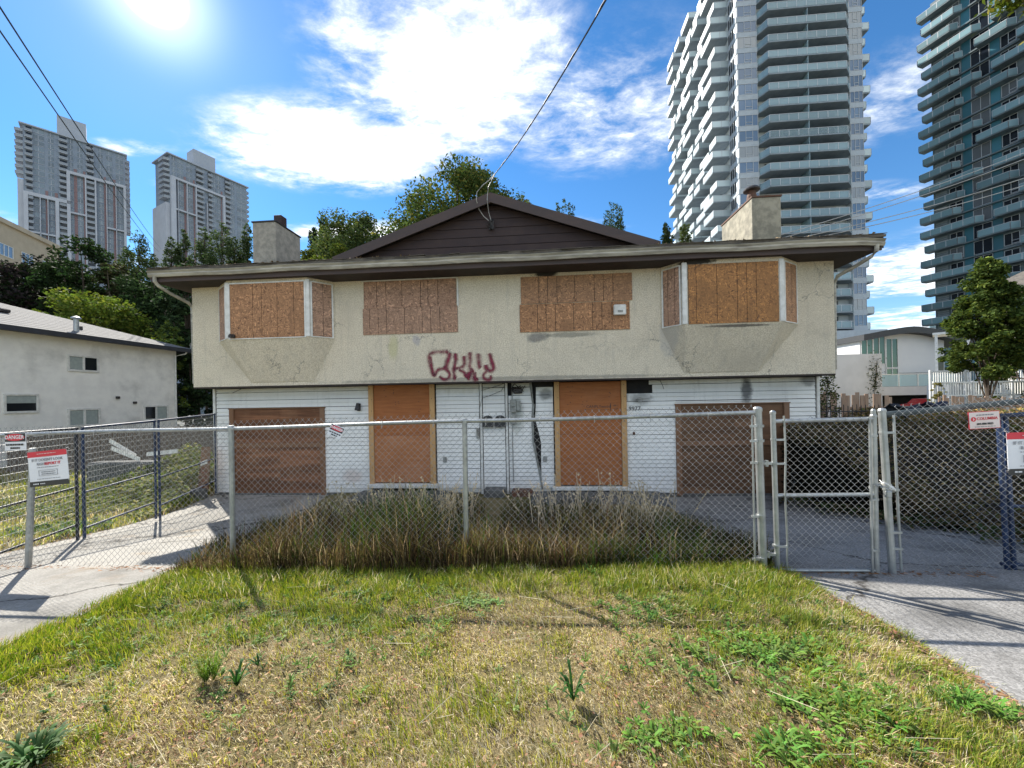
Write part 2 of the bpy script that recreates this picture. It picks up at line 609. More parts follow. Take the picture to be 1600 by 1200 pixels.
def spray_mat():
    m, t, b, out = base_mat('spray_paint')
    tc = t.n('ShaderNodeTexCoord')
    a = t.n('ShaderNodeAttribute', attribute_name='col')
    sp = t.n('ShaderNodeSeparateColor')
    t.link(a.outputs['Color'], sp.inputs[0])
    v = tc.outputs['Object']
    c = t.mix(t.maprange(t.noise(v, 9, 4, 0.6), 0.4, 0.65), (0.23, 0.014, 0.045), (0.14, 0.012, 0.035))
    t.link(c, b.inputs['Base Color'])
    b.inputs['Roughness'].default_value = 0.7
    n = t.math('MULTIPLY', t.math('SUBTRACT', t.noise(v, 70, 3, 0.8), 0.5), 1.2)
    n2 = t.math('MULTIPLY', t.math('SUBTRACT', t.noise(v, 6, 3, 0.6), 0.5), 1.0)
    f = t.maprange(t.math('ADD', t.math('ADD', sp.outputs[0], n), n2), 0.10, 1.15, 0, 0.92)
    f = t.math('MULTIPLY', f, t.maprange(sp.outputs[0], 0.0, 0.25))
    tr = t.n('ShaderNodeBsdfTransparent')
    mx = t.n('ShaderNodeMixShader')
    t.link(f, mx.inputs[0])
    t.link(tr.outputs[0], mx.inputs[1])
    t.link(b.outputs[0], mx.inputs[2])
    t.link(mx.outputs[0], out.inputs[0])
    return m


def asphalt_mat(name, c1, c2, crack=True, warm=None):
    m, t, b, out = base_mat(name)
    tc = t.n('ShaderNodeTexCoord')
    v = tc.outputs['Object']
    sp = t.n('ShaderNodeTexVoronoi')
    t.link(v, sp.inputs['Vector'])
    sp.inputs['Scale'].default_value = 95
    bw = t.n('ShaderNodeSeparateColor')
    t.link(sp.outputs['Color'], bw.inputs[0])
    c = t.mix(bw.outputs[0], c1, c2)
    c = t.mix(t.maprange(t.noise(v, 1.1, 6, 0.65), 0.42, 0.7, 0, 0.55), c, tuple(x * 0.6 for x in c1))
    c = t.mix(t.maprange(t.noise(v, 0.55, 6, 0.7), 0.52, 0.66, 0, 0.5), c, tuple(x * 0.55 for x in c1))
    c = t.mix(t.maprange(t.noise(v, 3.1, 5, 0.75), 0.62, 0.74, 0, 0.5), c, tuple(x * 0.4 for x in c1))
    if warm:
        c = t.mix(t.maprange(t.noise(v, 2.3, 5, 0.6), 0.55, 0.75, 0, 0.6), c, warm)
    if crack:
        vo = t.n('ShaderNodeTexVoronoi', feature='DISTANCE_TO_EDGE')
        wv = t.n('ShaderNodeVectorMath', operation='MULTIPLY_ADD')
        t.link(t.noise(v, 3, 4, 0.6, out=1), wv.inputs[0])
        wv.inputs[1].default_value = (0.5, 0.5, 0.5)
        t.link(v, wv.inputs[2])
        t.link(wv.outputs[0], vo.inputs['Vector'])
        vo.inputs['Scale'].default_value = 0.42
        c = t.mix(t.maprange(vo.outputs['Distance'], 0.0, 0.014, 0.85, 0.0), c, (0.035, 0.03, 0.025))
    t.link(c, b.inputs['Base Color'])
    b.inputs['Roughness'].default_value = 0.92
    b.inputs['Specular IOR Level'].default_value = 0.2
    bump(t, b, t.math('ADD', bw.outputs[1], t.noise(v, 160, 3, 0.7)), 0.5, 0.006)
    return m


def shingle_mat(name, c1, c2):
    m, t, b, out = base_mat(name)
    tc = t.n('ShaderNodeTexCoord')
    v = tc.outputs['Object']
    c = t.mix(t.maprange(t.noise(v, 3, 8, 0.7), 0.35, 0.65), c1, c2)
    c = t.mix(t.maprange(t.noise(v, 60, 2, 0.6), 0.5, 0.8, 0, 0.4), c, tuple(x * 1.5 for x in c2))
    t.link(c, b.inputs['Base Color'])
    b.inputs['Roughness'].default_value = 0.95
    bump(t, b, t.noise(v, 80, 3, 0.7), 0.5, 0.01)
    return m


STUCCO = stucco_mat()
SIDING = siding_mat()
OSB = osb_mat('osb', (0.40, 0.205, 0.10), (0.12, 0.05, 0.025))
OSB_GREY = osb_mat('osb_weathered', (0.40, 0.235, 0.155), (0.14, 0.075, 0.05))
OSB_WARM = osb_mat('osb_warm', (0.38, 0.17, 0.05), (0.11, 0.04, 0.012))
PLY = ply_mat('plywood', (0.40, 0.138, 0.038), (0.29, 0.092, 0.024), (0.36, 0.135, 0.048))
PLY_PALE = ply_mat('plywood_faded', (0.44, 0.178, 0.068), (0.34, 0.125, 0.044), (0.46, 0.215, 0.11))
PLY_OLD = ply_mat('plywood_old', (0.165, 0.066, 0.027), (0.10, 0.038, 0.015), (0.20, 0.098, 0.048), band=0.6)
PLY_OLD2 = ply_mat('plywood_old_brown', (0.135, 0.066, 0.030), (0.09, 0.043, 0.02), (0.15, 0.08, 0.04), band=0.4)
LUMBER = ply_mat('lumber', (0.56, 0.34, 0.15), (0.47, 0.26, 0.10), (0.50, 0.30, 0.14), vert=True)
LUMBER_OLD = ply_mat('lumber_old', (0.24, 0.12, 0.06), (0.17, 0.085, 0.045), (0.22, 0.13, 0.08), vert=True)
DARKWOOD = ply_mat('dark_wood', (0.040, 0.022, 0.020), (0.028, 0.017, 0.018), (0.05, 0.030, 0.026))
FASCIA = mat('fascia', (0.075, 0.050, 0.045), (0.058, 0.042, 0.040), 4, 0.7, bmp=0.2, stretch=(0.3, 1, 1))
SOFFIT = mat('soffit', (0.040, 0.028, 0.024), (0.028, 0.02, 0.018), 3, 0.8)
GUTTER = mat('gutter_paint', (0.46, 0.43, 0.36), (0.27, 0.25, 0.205), 3.5, 0.55, bmp=0.2, bscale=20, stretch=(0.5, 1, 3), c3=(0.2, 0.18, 0.15), s3=2.5)
WHITEPAINT = mat('white_paint', (0.74, 0.73, 0.70), (0.6, 0.59, 0.55), 7, 0.5)
CHIMNEY = mat('chimney_stucco', (0.36, 0.33, 0.28), (0.25, 0.235, 0.2), 7, 0.95, bmp=0.8, bscale=35, c3=(0.2, 0.19, 0.165), s3=1.6)
CHIMNEY_D = mat('chimney_stucco_dark', (0.36, 0.33, 0.255), (0.22, 0.205, 0.16), 5, 0.95, bmp=0.8, bscale=35, c3=(0.15, 0.14, 0.115), s3=1.4)
METAL_DARK = mat('metal_dark', (0.03, 0.03, 0.032), (0.05, 0.04, 0.035), 8, 0.5, 0.3)
METAL_RUST = mat('metal_rust', (0.13, 0.055, 0.03), (0.09, 0.05, 0.035), 9, 0.8)
SHINGLE = shingle_mat('shingle', (0.16, 0.14, 0.115), (0.085, 0.075, 0.065))
SHINGLE_LT = shingle_mat('shingle_light', (0.165, 0.158, 0.15), (0.125, 0.12, 0.115))
BLACKVOID = mat('wrap_and_shade', (0.012, 0.012, 0.013), (0.02, 0.018, 0.016), 5, 0.9)
CONCRETE = mat('concrete', (0.33, 0.325, 0.31), (0.24, 0.235, 0.225), 3, 0.92, bmp=0.4, bscale=70)
FOUND = mat('foundation', (0.13, 0.13, 0.125), (0.08, 0.08, 0.078), 3, 0.95, bmp=0.4, bscale=50)
STEEL = mat('galvanised', (0.42, 0.435, 0.43), (0.32, 0.335, 0.335), 9, 0.45, 0.7, bmp=0.05, c3=(0.33, 0.33, 0.31), s3=3)
WIRE = mat('wire', (0.36, 0.365, 0.36), (0.27, 0.275, 0.27), 5, 0.36, 0.75)
BLUE = mat('blue_paint', (0.012, 0.035, 0.10), (0.008, 0.018, 0.05), 6, 0.5)
NAVYP = mat('navy_paint', (0.008, 0.012, 0.026), (0.006, 0.008, 0.016), 6, 0.6)
SIGNW = mat('sign_white', (0.74, 0.745, 0.76), (0.68, 0.69, 0.71), 4, 0.4)
SIGNR = mat('sign_red', (0.62, 0.03, 0.05), (0.55, 0.03, 0.05), 4, 0.45)
SIGNK = mat('sign_black', (0.025, 0.025, 0.028), (0.03, 0.03, 0.03), 4, 0.5)
SIGNG = mat('sign_grey', (0.2, 0.21, 0.23), (0.22, 0.22, 0.24), 4, 0.5)
SIGNP = mat('sign_pink', (0.72, 0.62, 0.58), (0.66, 0.55, 0.5), 4, 0.5)
CABLE = mat('cable', (0.025, 0.025, 0.027), (0.04, 0.04, 0.04), 4, 0.6)
CABLE_LT = mat('cable_pale', (0.42, 0.41, 0.39), (0.32, 0.31, 0.3), 4, 0.5)
GREYBOX = mat('grey_box', (0.30, 0.31, 0.29), (0.22, 0.225, 0.21), 7, 0.5, c3=(0.12, 0.09, 0.07), s3=6)
STUCCO_N = mat('neighbour_stucco', (0.87, 0.85, 0.80), (0.79, 0.77, 0.73), 2.2, 0.95, bmp=0.5, bscale=40, c3=(0.60, 0.585, 0.55), s3=0.7)
DARKTRIM = mat('dark_trim', (0.035, 0.037, 0.045), (0.03, 0.03, 0.035), 4, 0.6)
PANE_DARK = glass_mat('dark_pane', (0.018, 0.022, 0.026), 0.06)
BLIND = mat('blind', (0.35, 0.40, 0.38), (0.3, 0.34, 0.33), 8, 0.6)
SPRAY = spray_mat()
ASPHALT = asphalt_mat('asphalt', (0.165, 0.16, 0.152), (0.34, 0.33, 0.315))
DRIVE = asphalt_mat('old_concrete', (0.27, 0.255, 0.225), (0.38, 0.36, 0.325), crack=True, warm=(0.27, 0.20, 0.13))
GRASS = attr_mat('grass', 0.7, 0.35, 0.25)
LEAF = attr_mat('leaf', 0.8, 0.25, 0.08)
LEAF_DRY = attr_mat('dry_leaf', 0.85, 0.15, 0.1)
BARK = mat('bark', (0.10, 0.075, 0.055), (0.06, 0.045, 0.035), 12, 0.95, bmp=0.8, bscale=30, stretch=(1, 1, 0.2))
PICKET = ply_mat('picket_wood', (0.36, 0.24, 0.165), (0.26, 0.17, 0.12), (0.33, 0.25, 0.19), vert=True)
PICKET_GREY = ply_mat('picket_grey', (0.16, 0.125, 0.10), (0.10, 0.08, 0.065), (0.19, 0.16, 0.135), vert=True)

# ------------------------------------------------------------------ terrain
def sstep(a, b, x):
    t = np.clip((np.asarray(x, dtype=float) - a) / (b - a), 0, 1)
    return t * t * (3 - 2 * t)


_g = RNG.random((64, 64))


def vnoise(x, y, s):
    """smooth value noise 0..1"""
    x = np.asarray(x, dtype=float) * s + 1000.0
    y = np.asarray(y, dtype=float) * s + 1000.0
    xi, yi = np.floor(x).astype(int), np.floor(y).astype(int)
    fx, fy = x - xi, y - yi
    fx, fy = fx * fx * (3 - 2 * fx), fy * fy * (3 - 2 * fy)
    a, b = _g[xi % 64, yi % 64], _g[(xi + 1) % 64, yi % 64]
    c, d = _g[xi % 64, (yi + 1) % 64], _g[(xi + 1) % 64, (yi + 1) % 64]
    return (a * (1 - fx) + b * fx) * (1 - fy) + (c * (1 - fx) + d * fx) * fy


def fbm(x, y, s, o=4):
    v, a, n = 0.0, 1.0, 0.0
    for k in range(o):
        v = v + a * vnoise(np.asarray(x) + 13.7 * k, np.asarray(y) - 7.3 * k, s * 2 ** k)
        n += a
        a *= 0.55
    return v / n


def gz0(x, y):
    return -0.85 * sstep(2.0, 9.8, y) + 0 * np.asarray(x)


def left_drive(y):            # (left edge, right edge) of the left driveway
    return np.interp(y, [-4, 4, 5.2, 10.6], [-6.5, -6.6, -7.0, -8.3]), np.interp(y, [-4, 3.2, 4.3, 5.8, 10.4], [-3.55, -3.62, -3.75, -4.3, -5.0])


def right_drive(y):
    return np.interp(y, [-4, 0, 3.6, 9.6], [2.62, 2.6, 2.68, 3.6]), np.interp(y, [-4, 3.5, 4.6, 9.6], [9, 8.6, 6.6, 7.3])


def in_drive(x, y, pad=0.0):
    l0, l1 = left_drive(y)
    r0, r1 = right_drive(y)
    w = 0.10 * (fbm(x, y, 2.2, 3) - 0.5) * 2
    return ((x > l0 + pad + w) & (x < l1 - pad + w) & (y < 10.6)) | ((x > r0 + pad + w) & (x < r1 - pad) & (y < 9.6))


def lawn_lift(x, y):
    """the turf stands a few centimetres above the drives"""
    l0, l1 = left_drive(y)
    r0, r1 = right_drive(y)
    d = np.minimum(np.minimum(np.abs(x - l0), np.abs(x - l1)), np.minimum(np.abs(x - r0), np.abs(x - r1)))
    ins = ((x > l0) & (x < l1)) | ((x > r0) & (x < r1))
    return np.where(ins, -0.03 * sstep(0, 0.08, d), 0.045 * sstep(0.0, 0.35, d) + 0.025 * (fbm(x, y, 1.3, 3) - 0.5) * sstep(0.1, 0.5, d))


def gz(x, y):
    x, y = np.asarray(x, float), np.asarray(y, float)
    near = sstep(40, 15, np.abs(x)) * sstep(18, 11, y)
    bank = 0.75 * sstep(-7.6, -11.0, x) * sstep(6.0, 9.5, y) * sstep(30, 20, y)
    return gz0(x, y) + lawn_lift(x, y) * near + bank * 0.35


def ground_mat():
    m, t, b, out = base_mat('soil')
    tc = t.n('ShaderNodeTexCoord')
    v = tc.outputs['Object']
    c = t.mix(t.maprange(t.noise(v, 1.1, 6, 0.65), 0.38, 0.62), (0.24, 0.185, 0.095), (0.12, 0.115, 0.04))
    c = t.mix(t.maprange(t.noise(v, 26, 5, 0.7), 0.42, 0.68, 0, 0.7), c, (0.32, 0.255, 0.14))
    c = t.mix(t.maprange(t.noise(v, 13, 5, 0.7), 0.55, 0.75, 0, 0.75), c, (0.075, 0.05, 0.032))
    # streets and gardens of the wider town
    ln = t.n('ShaderNodeVectorMath', operation='LENGTH')
    t.link(v, ln.inputs[0])
    c = t.mix(t.maprange(ln.outputs['Value'], 18, 34), c, t.mix(t.maprange(t.noise(v, 0.06, 3, 0.6), 0.42, 0.58), (0.20, 0.20, 0.195), (0.10, 0.115, 0.075)))
    t.link(c, b.inputs['Base Color'])
    b.inputs['Roughness'].default_value = 1.0
    b.inputs['Specular IOR Level'].default_value = 0.1
    bump(t, b, t.noise(v, 45, 5, 0.75), 1.0, 0.03)
    return m


SOIL = ground_mat()


def build_ground():
    xs = np.unique(np.concatenate([-np.geomspace(12, 3000, 24), np.arange(-12, 12.01, 0.12), np.geomspace(12, 3000, 24)]))
    ys = np.unique(np.concatenate([-np.geomspace(3, 600, 14), np.arange(-3, 12.01, 0.12), np.geomspace(12, 4000, 26)]))
    X, Y = np.meshgrid(xs, ys, indexing='ij')
    Z = gz(X, Y)
    nx, ny = len(xs), len(ys)
    i = np.arange(nx * ny).reshape(nx, ny)
    q = np.stack([i[:-1, :-1], i[1:, :-1], i[1:, 1:], i[:-1, 1:]], -1).reshape(-1)
    me = np_mesh('ground', np.stack([X, Y, Z], -1).reshape(-1, 3), 4, q, SOIL)
    me.polygons.foreach_set('use_smooth', [True] * len(me.polygons))
    tag(inst('ground', me), 'dry straw coloured soil under the lawn and the yards', None, None, 'structure')


def strip(name, edge, y0, y1, ny, nx, m, label, jit=0.05):
    ys = np.linspace(y0, y1, ny)
    a, b = edge(ys)
    a = a + jit * (fbm(ys * 3, ys * 0 + 5, 1.2, 4) - 0.5) * 2
    b = b + jit * (fbm(ys * 3, ys * 0 + 9, 1.2, 4) - 0.5) * 2
    u = np.linspace(0, 1, nx)
    X = a[:, None] * (1 - u) + b[:, None] * u
    Y = np.repeat(ys[:, None], nx, 1)
    Z = gz0(X, Y) + 0.006 + 0.012 * (fbm(X, Y, 0.7, 3) - 0.5)
    i = np.arange(ny * nx).reshape(ny, nx)
    q = np.stack([i[:-1, :-1], i[:-1, 1:], i[1:, 1:], i[1:, :-1]], -1).reshape(-1)
    me = np_mesh(name, np.stack([X, Y, Z], -1).reshape(-1, 3), 4, q, m)
    tag(inst(name, me), label, None, None, 'structure')


build_ground()
strip('driveway', left_drive, -4, 10.7, 110, 16, DRIVE, 'pale worn concrete driveway running down to the left garage')
strip('driveway', right_drive, -4, 9.45, 110, 20, ASPHALT, 'grey asphalt driveway on the right leading under the mesh gate')

def flat_strip(name, y0, y1, z, m, label):
    mb = MB()
    mb.box(-60, y0, z - 0.15, 60, y1, z)
    tag(mb.build(name, m), label, None, None, 'structure')


flat_strip('sidewalk', -1.6, 0.2, 0.03, CONCRETE, 'concrete sidewalk along the street in front of the lawn')  # sidewalk and street are unseen, added to bounce sunlight onto the house
flat_strip('street', -11.0, -1.604, 0.004, ASPHALT, 'grey asphalt street in front of the lot')

# ------------------------------------------------------------------ the boarded-up duplex
house = thing('duplex_house', 'boarded up two storey duplex with cream stucco above white siding and brown gable', 'house', (-8.2, 10.6, 0), R(-4.4))
W = 15.72            # width of the lower storey
BASE = -0.8
CEIL = 2.10


def part(name, mb, mats, parent=None, label=None, kind=None):
    o = mb.build(name, mats, parent or house)
    if label:
        o['label'] = label
    if kind:
        o['kind'] = kind
    return o


# body of the lower storey and the foundation
mb = MB()
mb.box(0, 0.03, BASE, W, 11, CEIL)
part('lower_wall', mb, BLACKVOID)
mb = MB()
mb.box(-0.06, -0.02, -1.3, W + 0.05, 11.05, BASE)
part('foundation', mb, FOUND)
# upper storey: oversailing stucco box
mb = MB()
mb.box(-0.09, -0.55, CEIL, W + 0.03, 11.03, 4.86)
part('upper_wall', mb, STUCCO)
mb = MB()
mb.box(-0.09, -0.552, CEIL - 0.035, W + 0.03, 0.02, CEIL - 0.002)
part('overhang_soffit', mb, SOFFIT)


# ---- vinyl siding, panel by panel
def crack(z):
    zs = [-0.8, -0.5, -0.1, 0.2, 0.5, 0.9, 1.1, 1.5, 2.1]
    return (np.interp(z, zs, [8.97, 8.93, 8.86, 8.80, 8.74, 8.72, 8.72, 8.75, 8.68]),
            np.interp(z, zs, [8.98, 8.95, 8.95, 8.95, 8.96, 8.87, 8.81, 8.84, 8.85]))


def siding_panel(xa0, xb0, xa1, xb1, z0, z1):
    zm = (z0 + z1) / 2
    prof = [(0.016, z0), (-0.02, z0), (-0.004, zm - 0.014), (0.014, zm - 0.013), (0.014, zm), (-0.02, zm), (-0.004, z1 - 0.014), (0.016, z1 - 0.014)]
    mb = MB()
    v = []
    for (y, z) in prof:
        k = (z - z0) / (z1 - z0)
        v.append((xa0 + (xa1 - xa0) * k, y, z))
    for (y, z) in prof:
        k = (z - z0) / (z1 - z0)
        v.append((xb0 + (xb1 - xb0) * k, y, z))
    n = len(prof)
    f = [(i, i + n, (i + 1) % n + n, (i + 1) % n) for i in range(n)]
    f += [tuple(range(n - 1, -1, -1))[::-1], tuple(range(n, 2 * n))[::-1]]
    mb.add(v, f)
    part('siding_panel', mb, SIDING)


pitch = 0.21
zc = BASE + 0.02
while zc < CEIL - 0.04:
    z0, z1 = zc, min(zc + pitch, CEIL - 0.036)
    zc += pitch
    jit = lambda: random.uniform(-0.004, 0.004)
    for (a, b, lo) in [(0.06, 0.44, -9), (0.44, 3.16, 1.52), (3.16, 4.40, -9), (6.22, 7.36, -9), (7.46, 8.03, -9), (11.14, 12.33, -9), (12.33, 15.04, 1.45), (15.04, 15.66, -9)]:
        zz = max(z0, lo)
        if z1 - zz < 0.04:
            continue
        aa = a
        if a == 11.14 and z0 > 1.64:
            aa = 11.78 if z0 < 1.9 else 11.70
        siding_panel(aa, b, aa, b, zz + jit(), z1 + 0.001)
    # the peeling bay between the utility corner and the right door
    l0, r0 = crack(z0)
    l1, r1 = crack(z1)
    x_in = 8.13 if z0 < 1.55 else 8.24
    if z0 < 1.98:
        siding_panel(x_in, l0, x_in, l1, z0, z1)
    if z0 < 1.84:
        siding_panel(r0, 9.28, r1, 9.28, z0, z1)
# loose, sagging ends of torn siding
mb = MB()
mb.slab([(8.90, -0.02, 1.86), (9.27, -0.03, 1.70), (9.28, -0.03, 1.78), (8.90, -0.02, 1.93)], 0.012)
part('loose_siding', mb, SIDING)
mb = MB()
mb.slab([(11.15, -0.02, 1.54), (11.70, -0.03, 1.60), (11.72, -0.03, 1.68), (11.15, -0.02, 1.68)], 0.012)
part('loose_siding', mb, SIDING)
# curling strip that hangs down along the tear
mb = MB()
for (za, zb) in [(2.06, 1.5), (1.5, 1.0), (1.0, 0.5), (0.5, -0.1), (-0.1, -0.75)]:
    a0, b0 = crack(za)
    a1, b1 = crack(zb)
    mb.quad((a0 - 0.01, -0.02, za), (a0 + 0.055, -0.07, za), (a1 + 0.03, -0.06, zb), (a1 - 0.01, -0.02, zb))
    mb.quad((a0 + 0.055, -0.07, za), (a0 + 0.06, -0.02, za), (a1 + 0.035, -0.015, zb), (a1 + 0.03, -0.06, zb))
part('curled_trim', mb, GREYBOX)
for (x, wd) in [(0.0, 0.07), (7.41, 0.06), (8.08, 0.06), (15.72, 0.07)]:
    mb = MB()
    mb.bbox(x - wd / 2, -0.036, BASE - 0.02, x + wd / 2, 0.02, CEIL - 0.037, 0.006)
    part('corner_trim', mb, WHITEPAINT)


# ---- plywood over the two front doors
def door_boarding(x0, x1, zb, zt, cuts, mats, post):
    d = inst('door_boarding', None, house)
    for s, xa in ((0, x0), (1, x1 - 0.13)):
        mb = MB()
        mb.bbox(xa, -0.095, zb - 0.03, xa + 0.13, 0.0, zt, 0.006)
        part('door_post', mb, post, d)
        nm = MB()
        for k in range(9):
            z = zb + 0.1 + k * (zt - zb - 0.2) / 8
            nm.lathe((xa + 0.065 + random.uniform(-.03, .03), -0.0965, z), [(0.009, -0.006), (0.012, 0.0), (0.009, 0.006)], 6)
        part('nail_heads', nm, METAL_DARK, d, kind='stuff')
    zs = [zb] + cuts + [zt - 0.012]
    for i in range(len(zs) - 1):
        mb = MB()
        mb.bbox(x0 + 0.134, -0.055, zs[i] + 0.003, x1 - 0.134, -0.03, zs[i + 1] - 0.003, 0.003)
        part('plywood_sheet', mb, mats[i], d)
    nm = MB()
    for k in range(26):
        xx = random.choice([x0 + 0.42, x1 - 0.42, x0 + 0.75]) + random.uniform(-0.08, 0.08)
        zz = random.uniform(cuts[-1] + 0.05, zt - 0.1)
        nm.box(xx - 0.012, -0.0575, zz - 0.009, xx + 0.012, -0.0545, zz + 0.009)
    part('knots', nm, METAL_RUST, d, kind='stuff')
    return d


door_l = door_boarding(4.41, 6.19, -0.51, 2.09, [-0.12, 0.73], [PLY_PALE, PLY_PALE, PLY], LUMBER)
door_l['label'] = 'left front doorway closed with three plywood sheets'
door_r = door_boarding(9.31, 11.12, -0.58, 2.06, [0.72], [PLY, PLY], LUMBER)
door_r['label'] = 'right front doorway closed with two plywood sheets and a printed stamp'
for (x, z, s, txt) in [(10.42, 1.41, 0.10, 'CANPLYwood'), (10.86, 1.43, 0.065, 'BB-1'), (10.86, 1.35, 0.065, 'CSP')]:
    o = inst('printed_stamp', text_mesh(txt, s, SIGNK), door_r, (x, -0.0565, z))
mb = MB()
mb.box(9.95, -0.057, 1.325, 10.70, -0.0555, 1.333)
mb.box(10.72, -0.057, 1.30, 10.735, -0.0555, 1.49)
part('stamp_rule', mb, SIGNK, door_r)
mb = MB()
mb.bbox(4.35, -0.16, -0.64, 6.25, 0.0, -0.535, 0.01)
part('threshold', mb, WHITEPAINT)
mb = MB()
mb.bbox(9.22, -0.16, -0.70, 11.2, 0.0, -0.61, 0.01)
part('threshold', mb, WHITEPAINT)
mb = MB()
mb.bbox(4.2, -1.1, -1.1, 6.6, -0.02, -0.72, 0.02)
part('concrete_step', mb, FOUND)
mb = MB()
mb.bbox(8.7, -1.25, -1.1, 11.9, -0.02, -0.74, 0.02)
part('concrete_step', mb, FOUND)


# ---- garage openings closed with old red-stained plywood
def garage(x0, x1, zt, zm, m, lab):
    g = inst('garage_boarding', None, house)
    g['label'] = lab
    for xa in (x0, x1 - 0.13):
        mb = MB()
        mb.bbox(xa, -0.05, BASE - 0.05, xa + 0.13, 0.02, zt - 0.006, 0.006)
        part('door_post', mb, LUMBER_OLD, g)
    xm = (x0 + x1) / 2 + 0.06
    for (za, zb) in ((BASE, zm - 0.06), (zm + 0.06, zt - 0.03)):
        for (xa, xb) in ((x0 + 0.133, xm - 0.002), (xm + 0.002, x1 - 0.133)):
            mb = MB()
            mb.bbox(xa, -0.012 + random.uniform(-.002, .002), za, xb, 0.02, zb, 0.003)
            part('plywood_sheet', mb, m, g)
    mb = MB()
    mb.bbox(x0 + 0.134, -0.045, zm - 0.057, x1 - 0.134, 0.0, zm + 0.057, 0.005)
    part('batten', mb, LUMBER_OLD, g)
    mb = MB()
    mb.bbox(x0 - 0.02, -0.055, zt - 0.028, x1 + 0.02, 0.02, zt, 0.004)
    part('head_trim', mb, LUMBER_OLD, g)
    mb = MB()
    mb.bbox(x0 + 0.13, -0.06, BASE - 0.12, x1 - 0.13, 0.02, BASE - 0.002, 0.01)
    part('sill', mb, FOUND, g)


garage(0.44, 3.16, 1.52, 0.50, PLY_OLD, 'left garage opening closed with reddish weathered plywood')
garage(12.33, 15.04, 1.45, 0.45, PLY_OLD2, 'right garage opening closed with dark brown plywood')


# ---- the two bays: boxed out fronts with a corbel running back to the wall
def bay(x0, x1, x2, x3, fb, mid_mat, warm):
    yw, yf, zb, zt = -0.55, -1.0, 3.24, 4.80
    t = inst('bay_window', None, house)
    mb = MB()
    xc0, xc1 = x0 + 0.85, x3 - 0.5
    if warm:
        xc0, xc1 = x0 + 0.5, x3 - 0.85
    P = [(x0, yw, zb), (x1, yf, zb), (x2, yf, zb), (x3, yw, zb)]
    Q = [(x0, yw, zt), (x1, yf, zt), (x2, yf, zt), (x3, yw, zt)]
    L = [(xc0, yw - 0.004, 2.2), (xc0 + 0.06, yw - 0.02, 2.2), (xc1 - 0.06, yw - 0.02, 2.2), (xc1, yw - 0.004, 2.2)]
    v = P + Q + L
    mb.add(v, [(0, 1, 5, 4), (1, 2, 6, 5), (2, 3, 7, 6), (4, 5, 6, 7), (8, 9, 1, 0), (9, 10, 2, 1), (10, 11, 3, 2), (8, 11, 10, 9)])
    part('bay_body', mb, STUCCO, t)

    def face_boards(pa, pb, u0, u1, z0, z1, lines, m, trim=True, nm='osb_sheet'):
        a, b = Vector(pa), Vector(pb)
        d = (b - a)
        n = Vector((d.y, -d.x, 0)).normalized()
        if n.y > 0:
            n = -n
        pt = lambda u, z, off: tuple(a + d * u + n * off + Vector((0, 0, z)))
        Lh = (Vector((d.x, d.y, 0))).length
        if trim:
            w = 0.035 / Lh
            mb = MB()
            for (ua, ub, za, zb2) in [(u0 - w, u0, z0 - 0.02, z1 + 0.02), (u1, u1 + w, z0 - 0.02, z1 + 0.02), (u0, u1, z1, z1 + 0.03), (u0, u1, z0 - 0.02, z0)]:
                mb.slab([pt(ua, za, 0.001), pt(ub, za, 0.001), pt(ub, zb2, 0.001), pt(ua, zb2, 0.001)], 0.022)
            part('window_trim', mb, WHITEPAINT, t)
        g = 0.005 / Lh
        us = [u0 + 0.001] + [u0 + (u1 - u0) * q for q in lines] + [u1 - 0.001]
        mb = MB()
        mb.slab([pt(u0, z0, 0.002), pt(u1, z0, 0.002), pt(u1, z1, 0.002), pt(u0, z1, 0.002)], 0.006, 1)
        for i in range(len(us) - 1):
            mb.slab([pt(us[i] + g, z0, 0.008), pt(us[i + 1] - g, z0, 0.008), pt(us[i + 1] - g, z1, 0.008), pt(us[i] + g, z1, 0.008)], 0.009)
        o = part(nm, mb, [m, DARKWOOD], t)
        sc = MB()
        for q in [0.012] + list(lines) + [0.985]:
            uu = u0 + (u1 - u0) * q
            for kk in range(5):
                if random.random() < 0.75:
                    zz = z0 + 0.06 + (z1 - z0 - 0.12) * kk / 4 + random.uniform(-0.03, 0.03)
                    du = (0.008 + random.uniform(-0.01, 0.01)) / Lh
                    sc.slab([pt(uu + du - 0.008 / Lh, zz - 0.008, 0.0165), pt(uu + du + 0.008 / Lh, zz - 0.008, 0.0165), pt(uu + du + 0.008 / Lh, zz + 0.008, 0.0165), pt(uu + du - 0.008 / Lh, zz + 0.008, 0.0165)], 0.003)
        part('screw_heads', sc, METAL_DARK, o, kind='stuff')

    zlo, zhi = 3.28, 4.60
    face_boards((x0, yw, 0), (x1, yf, 0), 0.12, 0.80, zlo, zhi, [0.3, 0.72], OSB_GREY)
    face_boards((x1, yf, 0), (x2, yf, 0), fb[0], fb[1], zlo - 0.02, zhi, [0.31, 0.43, 0.64, 0.86] if not warm else [0.09, 0.32, 0.545, 0.65, 0.755], mid_mat, not warm)
    face_boards((x2, yf, 0), (x3, yw, 0), 0.16, 0.88, zlo, zhi, [0.55], OSB_GREY if not warm else OSB)
    mb = MB()
    for (a, b) in ((x1, x1), (x2, x2)):
        mb.bbox(a - 0.055, yf - 0.016, zb + 0.02, a + 0.055, yf + 0.05, 4.66, 0.012)
    part('corner_posts', mb, WHITEPAINT, t)
    return t


bay(0.66, 1.27, 3.35, 3.79, (0.04, 0.965), OSB, False)['label'] = 'left bay closed with pinkish strand board'
bay(11.86, 12.25, 14.34, 14.95, (0.035, 0.965), OSB_WARM, True)['label'] = 'right bay closed with orange strand board'


